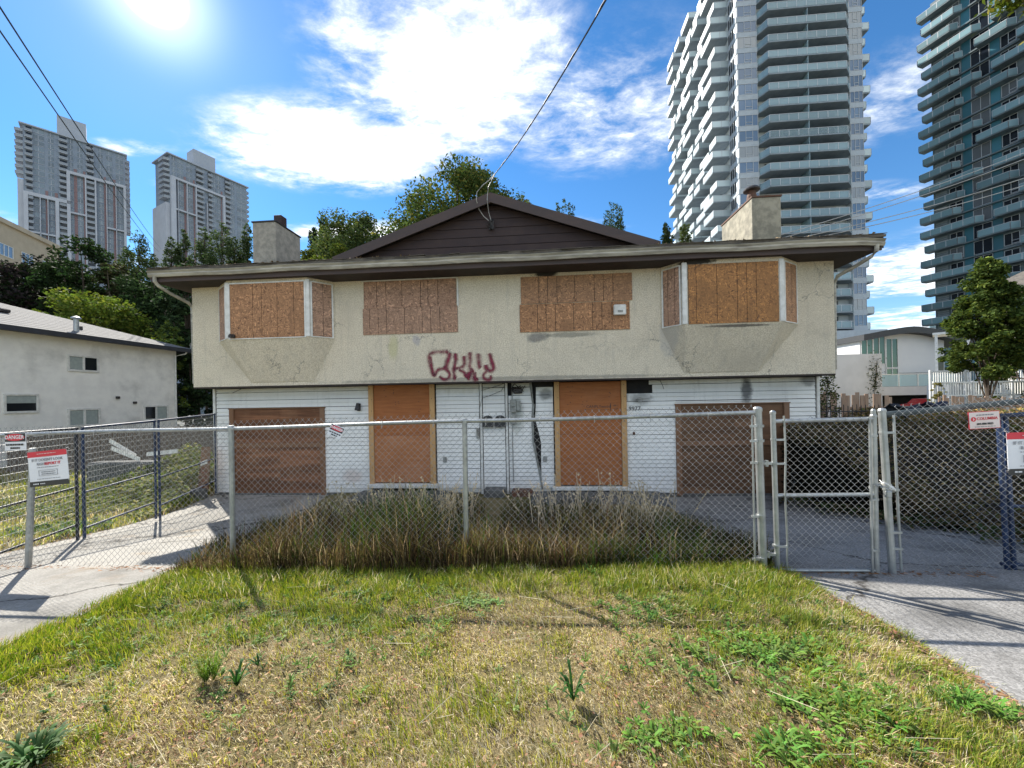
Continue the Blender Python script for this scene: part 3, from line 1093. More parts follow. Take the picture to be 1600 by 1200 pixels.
# ---- flat middle windows, two sheets each
def boarded_window(rows, lab):
    t = inst('boarded_window', None, house)
    t['label'] = lab
    for (x0, x1, z0, z1, lines, m) in rows:
        mb = MB()
        us = [x0] + [x0 + (x1 - x0) * q for q in lines] + [x1]
        mb.box(x0 + 0.002, -0.557, z0 + 0.002, x1 - 0.002, -0.552, z1 - 0.002, 1)
        for i in range(len(us) - 1):
            mb.box(us[i] + 0.0055, -0.572, z0, us[i + 1] - 0.0055, -0.5571, z1)
        o = part('osb_sheet', mb, [m, DARKWOOD], t)
        o.rotation_euler = (random.uniform(-0.002, 0.002), random.uniform(-0.0012, 0.0012), 0)
        sc = MB()
        for q in us:
            for kk in range(4):
                if random.random() < 0.75:
                    xx = min(x1 - 0.02, max(x0 + 0.02, q + 0.02 + random.uniform(-0.012, 0.012)))
                    zz = z0 + 0.05 + (z1 - z0 - 0.1) * kk / 3 + random.uniform(-0.02, 0.02)
                    sc.box(xx - 0.008, -0.576, zz - 0.008, xx + 0.008, -0.572, zz + 0.008)
        part('screw_heads', sc, METAL_DARK, o, kind='stuff')
    return t


bw1 = boarded_window([(4.56, 6.93, 3.985, 4.655, [0.145, 0.245, 0.42, 0.62, 0.70, 0.805], OSB_GREY),
                      (4.53, 6.96, 3.32, 3.978, [0.075, 0.165, 0.255, 0.445, 0.63, 0.72, 0.815], OSB_GREY)], 'left middle window closed with two greyish strand board sheets')
bw2 = boarded_window([(8.53, 11.2, 3.955, 4.61, [0.165, 0.245, 0.33, 0.49, 0.665, 0.745, 0.83], OSB),
                      (8.49, 11.13, 3.27, 3.948, [0.165, 0.245, 0.33, 0.495, 0.665, 0.75, 0.84], OSB)], 'right middle window closed with two brown strand board sheets')
mb = MB()
mb.box(6.95, -0.575, 3.98, 6.985, -0.552, 4.68)
mb.box(4.5, -0.575, 4.665, 6.95, -0.552, 4.69)
part('window_trim', mb, WHITEPAINT, bw1)
mb = MB()
mb.bbox(10.74, -0.66, 3.60, 11.03, -0.573, 3.85, 0.02)
mb.box(10.83, -0.668, 3.66, 10.95, -0.661, 3.71, 1)
part('exhaust_hood', mb, [WHITEPAINT, GREYBOX], bw2)

# ---- roof, gutter, gable, chimneys
roof_s = 0.266


def roof_z(y):
    return 4.955 + roof_s * (y + 1.2)


mb = MB()
yr = 5.3
mb.slab([(-0.6, -1.22, roof_z(-1.22)), (W + 0.6, -1.22, roof_z(-1.22)), (W + 0.6, yr, roof_z(yr)), (-0.6, yr, roof_z(yr))], 0.05)
mb.slab([(-0.6, yr, roof_z(yr)), (W + 0.6, yr, roof_z(yr)), (W + 0.6, 11.8, roof_z(-1.2)), (-0.6, 11.8, roof_z(-1.2))], 0.05)
roof = part('roof', mb, SHINGLE)
# ragged front row of shingles
rg = random.Random(3)
x = -0.62
while x < W + 0.6:
    wd = rg.uniform(0.24, 0.4)
    mb = MB()
    dz = rg.uniform(0, 0.012)
    yf = -1.26 + rg.uniform(-0.015, 0.03)
    z0 = roof_z(yf) + 0.052 + dz
    mb.slab([(x, yf, z0), (x + wd - 0.008, yf, z0 + rg.uniform(-0.006, 0.012)), (x + wd - 0.008, yf + 0.3, roof_z(yf + 0.3) + 0.056), (x, yf + 0.3, roof_z(yf + 0.3) + 0.056)], 0.012)
    part('shingle', mb, SHINGLE, roof)
    x += wd
mb = MB()
mb.box(-0.55, -1.12, 4.70, W + 0.55, -0.02, 4.735)
mb.box(-0.55, -0.02, 4.70, -0.1, 11.5, 4.735)
mb.box(W + 0.04, -0.02, 4.70, W + 0.55, 11.5, 4.735)
part('eave_soffit', mb, SOFFIT)
mb = MB()
mb.box(-0.57, -1.16, 4.69, W + 0.57, -1.121, 4.95)
part('fascia_board', mb, FASCIA)
for xs in (-0.6, W + 0.575):
    mb = MB()
    mb.add([(xs, -1.16, 4.73), (xs + 0.03, -1.16, 4.73), (xs + 0.03, yr, roof_z(yr) - 0.22), (xs, yr, roof_z(yr) - 0.22),
            (xs, -1.16, roof_z(-1.16)), (xs + 0.03, -1.16, roof_z(-1.16)), (xs + 0.03, yr, roof_z(yr)), (xs, yr, roof_z(yr))],
           [(0, 3, 2, 1), (4, 5, 6, 7), (0, 1, 5, 4), (1, 2, 6, 5), (2, 3, 7, 6), (3, 0, 4, 7)])
    part('barge_board', mb, FASCIA)
# K-style gutter, sagging a little
mb = MB()
prof = [(-1.162, 4.93), (-1.162, 4.80), (-1.235, 4.79), (-1.262, 4.845), (-1.252, 4.88), (-1.285, 4.925), (-1.275, 4.932), (-1.243, 4.885), (-1.252, 4.845), (-1.228, 4.80), (-1.168, 4.81), (-1.168, 4.93)]
n = 40
v = []
for i in range(n + 1):
    xx = -0.57 + (W + 1.13) * i / n
    sag = 0.012 * math.sin(i * 0.9) * math.sin(i * 0.23) - (0.035 if i == n else 0)
    v += [(xx, y, z + sag) for (y, z) in prof]
k = len(prof)
f = [(i * k + a, i * k + (a + 1) % k, (i + 1) * k + (a + 1) % k, (i + 1) * k + a) for i in range(n) for a in range(k)]
f += [tuple(range(k)), tuple(range(n * k, n * k + k))[::-1]]
mb.add(v, f)
part('gutter', mb, GUTTER)
for pts in ([(-0.42, -1.215, 4.80), (-0.42, -1.21, 4.69), (-0.40, -1.14, 4.60), (-0.30, -0.92, 4.46), (-0.14, -0.60, 4.30), (-0.13, -0.50, 4.2), (-0.13, -0.48, 2.2)],
            [(W + 0.42, -1.215, 4.80), (W + 0.42, -1.21, 4.66), (W + 0.38, -1.12, 4.57), (W + 0.25, -0.86, 4.45), (W + 0.10, -0.58, 4.34), (W + 0.08, -0.48, 4.2), (W + 0.08, -0.46, 2.2)]):
    mb = MB()
    mb.tube(pts, 0.042, 8)
    part('downspout', mb, GUTTER)

# front gable
gc, gp, gs = 7.85, 6.62, 0.345
rg = random.Random(5)
z = 5.0
while z < 6.32:
    z1 = min(z + 0.215, 6.40)
    h0, h1 = (6.44 - z) / gs, (6.44 - z1) / gs
    y0, y1 = -0.585 + rg.uniform(-0.004, 0.004), -0.57
    mb = MB()
    mb.add([(gc - h0, y0, z), (gc + h0, y0, z), (gc + h0, -0.5, z), (gc - h0, -0.5, z), (gc - h1, y1, z1 - 0.006), (gc + h1, y1, z1 - 0.006), (gc + h1, -0.5, z1 - 0.006), (gc - h1, -0.5, z1 - 0.006)],
           [(0, 3, 2, 1), (4, 5, 6, 7), (0, 1, 5, 4), (1, 2, 6, 5), (2, 3, 7, 6), (3, 0, 4, 7)])
    part('gable_board', mb, DARKWOOD)
    z += 0.215
mb = MB()
mb.add([(gc - 4.1, -0.5, 5.0), (gc + 4.1, -0.5, 5.0), (gc, -0.5, 6.42), (gc - 4.1, -0.4, 5.0), (gc + 4.1, -0.4, 5.0), (gc, -0.4, 6.42)], [(0, 1, 2), (5, 4, 3), (0, 3, 4, 1), (1, 4, 5, 2), (2, 5, 3, 0)])
part('gable_wall', mb, BLACKVOID)
gr_y = 5.2
for s in (-1, 1):
    mb = MB()
    e = gc + s * 3.96
    ze = gp - gs * 3.96
    pts = [(gc, -0.78, gp), (e, -0.78, ze), (e, 1.2, ze), (gc, gr_y, gp)]
    if s > 0:
        pts = pts[::-1]
    mb.slab(pts if s < 0 else pts, -0.045 if False else 0.045)
    part('gable_roof', mb, SHINGLE)
    mb = MB()
    d = 0.235
    a = [(gc, -0.80, gp - 0.01), (e, -0.80, ze - 0.01), (e, -0.80, ze - 0.01 - d), (gc, -0.80, gp - 0.01 - d)]
    b = [(x, -0.765, z) for (x, y, z) in a]
    mb.add(a + b, [(0, 1, 2, 3), (7, 6, 5, 4), (0, 4, 5, 1), (1, 5, 6, 2), (2, 6, 7, 3), (3, 7, 4, 0)])
    part('gable_fascia', mb, FASCIA)

ch = inst('chimney', None, house)
ch['label'] = 'left stucco chimney with a short square flue'
mb = MB()
mb.bbox(0.95, 0.3, 5.2, 1.63, 1.42, 6.74, 0.012)
part('chimney_stack', mb, CHIMNEY, ch)
mb = MB()
mb.box(0.93, 0.28, 6.74, 1.65, 1.44, 6.775)
part('chimney_cap', mb, METAL_DARK, ch)
mb = MB()
mb.bbox(1.40, 0.55, 6.775, 1.63, 0.80, 7.05, 0.01)
part('flue', mb, DARKWOOD, ch)
mb = MB()
mb.box(0.85, 0.2, 5.3, 1.75, 0.298, 5.47)
part('flashing', mb, METAL_DARK, ch)
ch = inst('chimney', None, house)
ch['label'] = 'right stucco chimney with a round rain cap'
mb = MB()
mb.bbox(14.43, 0.3, 5.2, 15.13, 1.95, 6.66, 0.012)
part('chimney_stack', mb, CHIMNEY_D, ch)
mb = MB()
mb.box(14.41, 0.28, 6.66, 15.15, 1.97, 6.70)
part('chimney_cap', mb, METAL_RUST, ch)
mb = MB()
mb.lathe((14.77, 0.95, 6.70), [(0.115, 0), (0.12, 0.3), (0.10, 0.38), (0.10, 0.46)], 14)
part('flue', mb, METAL_RUST, ch)
mb = MB()
mb.lathe((14.77, 0.95, 7.14), [(0.10, 0.0), (0.20, 0.02), (0.205, 0.05), (0.16, 0.10), (0.06, 0.14)], 16)
part('rain_cap', mb, METAL_DARK, ch)

# ---- small fittings on the front
mb = MB()
mb.bbox(4.06, -0.05, 1.40, 4.17, -0.018, 1.60, 0.01)
mb.lathe((4.12, -0.10, 1.42), [(0.075, 0.0), (0.075, 0.03), (0.05, 0.12), (0.03, 0.19)], 10)
part('wall_light', mb, METAL_DARK)
lt = inst('security_light', None, house)
mb = MB()
mb.bbox(1.39, -1.09, 3.27, 1.50, -1.02, 3.36, 0.015)
mb.lathe((1.45, -1.12, 3.27), [(0.05, 0.0), (0.05, 0.05), (0.02, 0.09)], 8)
part('lamp_body', mb, METAL_DARK, lt)
for x in (7.59, 7.91):
    mb = MB()
    n = 10
    v = []
    for y in (-0.13, -0.02):
        for i in range(n + 1):
            a = math.pi * i / n
            v.append((x + 0.135 * math.cos(a), y, 1.10 + 0.13 * math.sin(a)))
        v += [(x - 0.135, y, 0.93), (x + 0.135, y, 0.93)]
    k = n + 3
    mb.add(v, [tuple(range(k))[::-1], tuple(range(k, 2 * k))] + [(i, (i + 1) % k, (i + 1) % k + k, i + k) for i in range(k)])
    part('mailbox', mb, SIGNK)
mb = MB()
mb.bbox(8.18, -0.16, 1.30, 8.34, -0.02, 1.62, 0.015)
mb.bbox(8.34, -0.13, 1.34, 8.44, -0.02, 1.60, 0.01)
mb.lathe((8.26, -0.17, 1.46), [(0.03, -0.02), (0.05, 0.0), (0.03, 0.02)], 8)
part('meter_box', mb, GREYBOX)
mb = MB()
mb.bbox(8.17, -0.10, 1.00, 8.33, -0.02, 1.27, 0.01)
part('meter_box', mb, GREYBOX)
mb = MB()
mb.tube([(8.24, -0.05, 2.06), (8.23, -0.06, 1.62)], 0.016)
mb.tube([(8.24, -0.05, 1.3), (8.22, -0.05, 0.6), (8.23, -0.05, -0.5)], 0.014)
part('conduit', mb, GREYBOX)
mb = MB()
rg = random.Random(9)
for k in range(9):
    p = [(8.22, -0.04, 1.95), (8.3 + rg.uniform(-.08, .1), -0.12, 1.95 + rg.uniform(-.12, .1)), (8.42 + rg.uniform(-.1, .08), -0.14, 1.86 + rg.uniform(-.1, .1)), (8.5 + rg.uniform(-.1, .2), -0.08, 1.9 + rg.uniform(-.08, .1))]
    mb.tube(p, 0.013, 5)
mb.bbox(8.27, -0.14, 1.78, 8.5, -0.03, 1.92, 0.02)
part('torn_wiring', mb, METAL_DARK)
mb = MB()
for p in ([(8.06, -0.045, 2.07), (7.9, -0.06, 2.0), (7.6, -0.05, 1.92), (7.43, -0.045, 1.88)], [(8.06, -0.045, 2.02), (7.95, -0.06, 1.86), (7.7, -0.05, 1.76), (7.45, -0.045, 1.68), (7.38, -0.04, 1.45), (7.36, -0.04, 1.1)],
          [(0.55, -0.03, 1.95), (0.75, -0.05, 2.02), (0.92, -0.05, 2.1)], [(11.95, -0.05, 2.06), (12.0, -0.07, 1.95), (12.05, -0.05, 1.82)]):
    mb = MB()
    mb.tube(p, 0.006, 5)
    part('loose_cable', mb, CABLE)
for (x, z) in ((6.43, 0.08), (9.05, 0.08)):
    mb = MB()
    mb.bbox(x - 0.05, -0.05, z - 0.07, x + 0.05, -0.016, z + 0.07, 0.012)
    part('outlet_box', mb, GREYBOX)
mb = MB()
mb.bbox(7.28, -0.055, 0.63, 7.36, -0.018, 0.9, 0.01)
part('outlet_box', mb, GREYBOX)
mb = MB()
mb.tube([(11.38, -0.03, 1.57), (11.42, -0.12, 1.57)], 0.02, 6)
for k in range(12):
    a = k / 12 * 2 * math.pi
    mb.tube([(11.44 + 0.07 * math.cos(a), -0.12, 1.57 + 0.05 * math.sin(a)), (11.44 + 0.07 * math.cos(a + 0.55), -0.12, 1.57 + 0.05 * math.sin(a + 0.55))], 0.009, 5)
part('wall_lamp_bracket', mb, GREYBOX)
mb = MB()
mb.lathe((11.30, -0.04, 0.72), [(0.01, -0.04), (0.028, -0.02), (0.028, 0.02), (0.01, 0.04)], 8)
part('door_bell', mb, METAL_RUST)
inst('house_number', text_mesh('9977', 0.15, SIGNK, 'house_number', 0.001), house, (11.33, -0.022, 1.34))
mb = MB()
mb.bbox(7.5, -0.42, -1.0, 8.02, -0.03, -0.62, 0.02)
part('concrete_block', mb, FOUND)
mb = MB()
mb.bbox(8.2, -0.36, -1.0, 8.72, -0.03, -0.66, 0.02)
part('concrete_block', mb, METAL_RUST)
# service fittings on the gable
mb = MB()
rg = random.Random(2)
for k in range(7):
    mb.tube([(7.86, -0.6, 6.05), (7.8 + rg.uniform(-.08, .12), -0.68, 5.95 + rg.uniform(-.08, .05)), (7.84 + rg.uniform(-.06, .12), -0.66, 5.82 + rg.uniform(-.06, .06))], 0.014, 5)
mb.bbox(7.80, -0.64, 5.80, 7.87, -0.585, 5.98, 0.01)
part('service_bracket', mb, METAL_DARK)


# ---- graffiti: sprayed strokes, soft at the rim
def graffiti(strokes):
    V, F, C = [], [], []
    for si, (pts, wd, st) in enumerate(strokes):
        wd *= 1.3
        # (px,py) on a 10-per-step sketch grid -> metres on the wall
        p = [Vector((5.715 + 2.575 * (q[0] / 1600), 0, 3.19 - 0.08 * (q[0] / 1600) - 1.28 * (q[1] / 800))) for q in pts]
        # smooth the polyline
        for _ in range(2):
            r = [p[0]]
            for a, b in zip(p[:-1], p[1:]):
                r += [a * 0.75 + b * 0.25, a * 0.25 + b * 0.75]
            r.append(p[-1])
            p = r
        y = -0.5525 - 0.0004 * si
        m = len(p)
        rows = [-1, -0.5, 0, 0.5, 1]
        o = len(V)
        for i, q in enumerate(p):
            d = (p[min(i + 1, m - 1)] - p[max(i - 1, 0)]).normalized()
            n = Vector((d.z, 0, -d.x))
            en = min(1.0, min(i, m - 1 - i) / 2.0)
            for e in rows:
                w = wd * (0.7 + 0.3 * en)
                V.append((q.x + n.x * e * w, y, q.z + n.z * e * w))
                C.append((max(0, 1 - abs(e)) * st * (0.55 + 0.45 * en if i not in (0, m - 1) else 0),) * 3)
        k = len(rows)
        for i in range(m - 1):
            for a in range(k - 1):
                F += [o + i * k + a, o + (i + 1) * k + a, o + (i + 1) * k + a + 1, o + i * k + a + 1]
    me = np_mesh('graffiti', np.array(V), 4, np.array(F), SPRAY, np.array(C))
    o = inst('graffiti', me, house)
    o['label'] = 'dark red sprayed graffiti tag on the cream stucco'


graffiti([
    ([(620, 200), (500, 195), (400, 200), (310, 235), (305, 300), (325, 420), (350, 520), (375, 575)], 0.085, 0.85),
    ([(330, 260), (345, 420), (370, 560), (395, 585), (420, 500), (470, 460), (560, 455), (625, 520), (630, 570), (590, 620), (520, 625), (460, 575)], 0.06, 1.0),
    ([(560, 455), (575, 400), (620, 300), (640, 200)], 0.095, 1.05),
    ([(720, 210), (725, 330), (700, 470), (690, 500), (710, 610), (725, 615)], 0.075, 1.0),
    ([(690, 480), (740, 450), (830, 430), (865, 390), (855, 250)], 0.07, 1.0),
    ([(770, 470), (850, 510), (880, 570), (920, 570), (940, 510), (920, 640)], 0.065, 1.0),
    ([(940, 190), (960, 300), (930, 450), (990, 470), (1000, 560), (1010, 640), (1060, 600)], 0.085, 0.75),
    ([(1080, 210), (1085, 330), (1090, 420), (1120, 440)], 0.09, 0.85),
    ([(870, 590), (900, 560), (970, 500), (1010, 480)], 0.08, 1.0),
    ([(1250, 210), (1270, 300), (1310, 420), (1305, 470), (1250, 490), (1195, 440), (1190, 390)], 0.085, 1.1),
    ([(1220, 480), (1150, 540), (1150, 590), (1200, 630), (1270, 620), (1260, 550)], 0.06, 1.0),
    ([(1040, 500), (1010, 560), (1030, 630), (1080, 610)], 0.055, 0.9)])

# debris on the roof by the left chimney and along the edge
mb = MB()
rg = random.Random(4)
for k in range(260):
    x = rg.uniform(-0.5, 6.0) if k < 170 else rg.uniform(11.5, W + 0.4)
    y = -1.2 + rg.random() ** 2 * 0.6
    z = roof_z(y) + 0.075
    a, s = rg.uniform(0, 6.28), rg.uniform(0.02, 0.06)
    mb.add([(x + s * math.cos(a), y + s * math.sin(a), z), (x - s * 0.6 * math.sin(a), y + s * 0.6 * math.cos(a), z + rg.uniform(0, 0.04)), (x - s * math.cos(a), y - s * math.sin(a), z + rg.uniform(0, 0.03)), (x + s * 0.6 * math.sin(a), y - s * 0.6 * math.cos(a), z + 0.004)], [(0, 1, 2, 3)])
part('roof_litter', mb, mat('litter', (0.30, 0.22, 0.12), (0.18, 0.12, 0.07), 20, 0.9), kind='stuff')

# ------------------------------------------------------------------ chain link fence along the front
FO, FR = (-5.68, 4.5, 0), R(-4.4)
fcos, fsin = math.cos(FR), math.sin(FR)


def fence_ground(s):
    return float(gz(-5.68 + s * fcos, 4.5 + s * fsin))


def chain_mesh(name, s0, s1, zb, zt, parent, wob=0.012, lean=0.0, r=0.0016, twist=True, over=0.05):
    """woven wire: every wire is a zigzag hooked into its neighbour"""
    w = 0.0359
    n = int((s1 - s0) / w)
    V, F = [], []
    for i in range(n):
        x0 = s0 + i * w
        t, b = zt(x0) + over, zb(x0)
        m = int((t - b) / w)
        if m < 2:
            continue
        k = np.arange(m + 1)
        side = (k + i) % 2
        x = x0 + side * (w + 0.004) - 0.002
        z = t - k * w
        y = np.where(side == 0, 0.004, -0.004) + wob * (fbm(x * 1.0, z * 1.0, 1.6, 2) - 0.5) * 2 + lean * (z - b)
        x = x + 0.008 * (fbm(z, x, 1.1, 2) - 0.5) * 2
        x = np.concatenate([[x[0] - (0.012 if side[0] else -0.012)], x])     # twisted knuckle at the top
        y = np.concatenate([[y[0]], y])
        z = np.concatenate([[z[0] + 0.016], z])
        P = np.stack([x, y, z], 1)
        off = np.array([(-r, 0, -r * 0.6), (r, 0, -r * 0.6), (0, -r, r), (0, r, r * 0.3)])[[0, 2, 1, 3]]
        o = len(V) * 4
        V.append((P[:, None, :] + off[None]).reshape(-1, 4, 3))
    idx = []
    base = 0
    out = []
    for blk in V:
        m = blk.shape[0]
        out.append(blk.reshape(-1, 3))
        a = base + np.arange(m - 1)[:, None] * 4
        for k in range(4):
            j = (k + 1) % 4
            idx.append(np.concatenate([a + k, a + j, a + 4 + j, a + 4 + k], 1).reshape(-1))
        base += m * 4
    me = np_mesh(name, np.concatenate(out), 4, np.concatenate(idx), WIRE)
    o = inst(name, me, parent)
    o['kind'] = 'stuff'
    return o


rail_z = lambda s: 1.365 + 0.0155 * s
fence = thing('chain_link_fence', 'chain link fence with galvanised posts in front of the tall dry grass', 'fence', FO, FR)
chain_mesh('chain_mesh', -2.3, 8.16, lambda s: fence_ground(s) + 0.03, lambda s: rail_z(s) + 0.02, fence)
for (st, sb, r, zt) in [(0.03, -0.06, 0.030, 1.17), (2.515, 2.51, 0.027, rail_z(2.5)), (5.18, 5.175, 0.027, rail_z(5.2)), (8.19, 8.215, 0.036, 1.515), (-2.4, -2.4, 0.03, 1.33)]:
    mb = MB()
    mb.tube([(sb, 0.02, -0.6), (sb, 0.02, fence_ground(sb)), (st, 0.02, zt)], r, 12)
    if r > 0.03:
        mb.lathe((st, 0.02, zt), [(0.040, -0.01), (0.041, 0.02), (0.032, 0.035), (0.01, 0.042)], 12)
    else:
        mb.lathe((st, 0.02, zt - 0.02), [(r + 0.006, 0), (r + 0.007, 0.03), (r, 0.05)], 10)
    part('fence_post', mb, STEEL, fence)
mb = MB()
mb.tube([(s, 0.02 + 0.004 * math.sin(s * 2), rail_z(s) + 0.006 * math.sin(s * 1.7)) for s in np.linspace(-2.4, 8.16, 30)], 0.021, 10)
part('top_rail', mb, STEEL, fence)
mb = MB()
mb.tube([(8.125, -0.005, -0.1), (8.12, -0.005, 1.47)], 0.009, 6)
part('tension_bar', mb, STEEL, fence)
for z in (1.36, 1.21, 0.99, 0.45, 0.02):
    mb = MB()
    mb.lathe((8.2, 0.02, z), [(0.043, -0.012), (0.044, 0.012)], 12)
    mb.box(8.10, -0.018, z - 0.011, 8.165, 0.006, z + 0.011)
    part('tension_band', mb, STEEL, fence)
mb = MB()
rg = random.Random(8)
for k in range(18):
    s = -2 + k * 0.57
    z = rail_z(s)
    mb.tube([(s, -0.006, z - 0.05), (s + 0.004, -0.012, z), (s + 0.002, 0.01, z + 0.027), (s, 0.045, z), (s + 0.003, 0.0, z - 0.03)], 0.0035, 4)
part('wire_ties', mb, CABLE_LT, fence, kind='stuff')

gate = thing('chain_link_gate', 'narrow chain link gate with pipe frame standing across the right driveway', 'gate', FO, FR)
mb = MB()
mb.tube([(8.355, 0.02, -0.22), (8.335, 0.02, 1.49)], 0.024, 12)
mb.lathe((8.335, 0.02, 1.48), [(0.028, 0), (0.028, 0.02), (0.012, 0.035)], 10)
part('gate_upright', mb, STEEL, gate)
mb = MB()
mb.tube([(9.285, 0.02, -0.14), (9.285, 0.02, 1.44)], 0.026, 12)
mb.lathe((9.285, 0.02, 1.43), [(0.030, 0), (0.030, 0.02), (0.022, 0.03), (0.022, 0.07), (0.01, 0.085)], 10)
part('gate_upright', mb, STEEL, gate)
mb = MB()
mb.tube([(9.235, 0.0, -0.12), (9.235, 0.0, 1.42)], 0.012, 8)
part('tension_bar', mb, STEEL, gate)
mb = MB()
mb.tube([(8.43 + 0.006 * math.sin(z * 7), -0.005, z) for z in np.linspace(-0.2, 1.46, 14)], 0.009, 6)
part('tension_bar', mb, STEEL, gate)
for z, nm, r in ((1.405, 'top_rail', 0.021), (0.655, 'middle_rail', 0.019), (-0.10, 'bottom_rail', 0.017)):
    mb = MB()
    mb.tube([(8.35, 0.02, z), (9.28, 0.02, z + 0.012)], r, 10)
    part(nm, mb, STEEL, gate)
for z in (1.22, 0.98, 0.15, -0.08):
    mb = MB()
    mb.lathe((8.34, 0.02, z), [(0.030, -0.01), (0.030, 0.01)], 10)
    mb.box(8.34, -0.015, z - 0.009, 8.43, 0.003, z + 0.009)
    part('tension_band', mb, STEEL, gate)
for z in (0.98, 0.06):
    mb = MB()
    mb.lathe((8.265, 0.02, z), [(0.018, -0.03), (0.018, 0.03)], 8)
    mb.box(8.2, 0.005, z - 0.012, 8.34, 0.035, z + 0.012)
    part('hinge', mb, STEEL, gate)
for z in (1.25, 0.62, 0.12):
    mb = MB()
    mb.lathe((9.285, 0.02, z), [(0.031, -0.01), (0.031, 0.01)], 10)
    mb.box(9.23, -0.015, z - 0.009, 9.28, 0.003, z + 0.009)
    part('tension_band', mb, STEEL, gate)
chain_mesh('chain_mesh', 8.44, 9.235, lambda s: -0.11, lambda s: 1.385, gate, over=0.03)

fr = thing('chain_link_fence', 'right hand chain link fence hung from a leaning steel post beside the gate', 'fence', FO, FR)
mb = MB()
mb.tube([(9.44, 0.02, -0.5), (9.435, 0.02, -0.12), (9.365, 0.02, 1.49)], 0.031, 12)
mb.lathe((9.365, 0.02, 1.48), [(0.034, 0), (0.035, 0.02), (0.028, 0.035), (0.012, 0.042)], 12)
part('leaning_post', mb, STEEL, fr)
mb = MB()
mb.tube([(9.50, 0.0, -0.08), (9.475, 0.0, 0.7), (9.455, 0.0, 1.45)], 0.011, 8)
part('tension_bar', mb, STEEL, fr)
for z, s in ((1.28, 9.375), (0.72, 9.40), (0.3, 9.418), (0.14, 9.424)):
    mb = MB()
    mb.lathe((s, 0.02, z), [(0.036, -0.011), (0.036, 0.011)], 12)
    mb.box(s, -0.016, z - 0.01, s + 0.085, 0.004, z + 0.01)
    part('tension_band', mb, STEEL, fr)
RAILD = mat('shaded_pipe', (0.09, 0.105, 0.105), (0.05, 0.065, 0.07), 8, 0.6, 0.3, c3=(0.2, 0.21, 0.2), s3=5)  # pipe colour darkened: the shade on this rail is put into it
mb = MB()
mb.tube([(s, 0.06, 1.455 + 0.09 * (s - 9.45)) for s in np.linspace(9.40, 13.4, 12)], 0.030, 12)
part('top_rail', mb, RAILD, fr)
chain_mesh('chain_mesh', 9.47, 13.3, lambda s: fence_ground(s) + 0.02, lambda s: 1.47 + 0.095 * (s - 9.45), fr, wob=0.03, over=0.06)

# chain and cloth that hold the gate to the leaning post
mb = MB()
rg = random.Random(6)
for k in range(26):
    a = k / 26 * 2 * math.pi
    cx, cy = 9.345 + 0.10 * math.cos(a), 0.02 + 0.06 * math.sin(a)
    z = 0.74 + 0.02 * math.sin(a * 2)
    t = a + math.pi / 2
    dx, dy = 0.016 * math.cos(t), 0.012 * math.sin(t)
    up = 0.010 if k % 2 else 0.0
    mb.tube([(cx - dx, cy - dy, z + up), (cx, cy - 0.004, z + up + 0.008), (cx + dx, cy + dy, z + up), (cx, cy + 0.004, z - 0.008 + up), (cx - dx, cy - dy, z + up)], 0.0042, 5)
mb.bbox(9.32, -0.075, 0.66, 9.37, -0.045, 0.72, 0.006)
o = mb.build('steel_chain', STEEL)
o.location, o.rotation_euler = FO, (0, 0, FR)
tag(o, 'short steel chain with padlock holding the gate to the leaning post', 'chain')
mb = MB()
v, f = [], []
for i in range(9):
    for j in range(4):
        a = i / 8 * 4.4 - 2.2
        v.append((9.39 + 0.045 * math.sin(a) + 0.012 * j, 0.02 - 0.055 * math.cos(a) - 0.01 * math.sin(j * 2 + i), 0.80 - 0.02 * i * 0.4 - 0.018 * j + rg.uniform(-.005, .005)))
for i in range(8):
    for j in range(3):
        f.append((i * 4 + j, i * 4 + j + 1, i * 4 + 5 + j, i * 4 + 4 + j))
mb.add(v, f)
o = mb.build('rag', WHITEPAINT, None, True)
md = o.modifiers.new('thickness', 'SOLIDIFY')
md.thickness = 0.006
o.location, o.rotation_euler = FO, (0, 0, FR)
tag(o, 'torn white rag wrapped round the leaning post above the chain', 'rag')


# ------------------------------------------------------------------ signs wired to the fence
def sign_root(label, s, z, tilt=0.0, y=-0.035, lean=0.0):
    t = thing('fence_sign', label, 'sign')
    t.matrix_world = Matrix.Translation(FO) @ Matrix.Rotation(FR, 4, 'Z') @ Matrix.Translation((s, y, z)) @ Matrix.Rotation(lean, 4, 'X') @ Matrix.Rotation(-tilt, 4, 'Y')
    return t


def panel(t, nm, x0, z0, x1, z1, m, y=0.0, th=0.004, wav=0.0):
    mb = MB()
    n = 14
    v, f = [], []
    for i in range(n + 1):
        u = i / n
        x = x0 + (x1 - x0) * u
        yy = y + wav * math.sin(u * 7 + z0 * 3)
        v += [(x, yy, z0), (x, yy, z1), (x, yy + th, z1), (x, yy + th, z0)]
    for i in range(n):
        for k in range(4):
            j = (k + 1) % 4
            f.append((i * 4 + k, i * 4 + j, i * 4 + 4 + j, i * 4 + 4 + k))
    f += [(0, 3, 2, 1), (n * 4, n * 4 + 1, n * 4 + 2, n * 4 + 3)]
    mb.add(v, f)
    return part(nm, mb, m, t)


def letters(t, txt, size, x, z, m, y=-0.006, bold=0.0, al='CENTER'):
    return inst('lettering', text_mesh(txt, size, m, 'lettering', bold, 0.0006, al), t, (x, y, z))


def bars(t, rows, m, y=-0.0055):
    mb = MB()
    for (x0, x1, z, h) in rows:
        x = x0
        while x < x1 - 0.004:
            w = random.uniform(0.012, 0.034)
            mb.box(x, y, z - h / 2, min(x + w, x1), y + 0.001, z + h / 2)
            x += w + 0.007
    o = part('small_print', mb, m, t)
    o['kind'] = 'stuff'


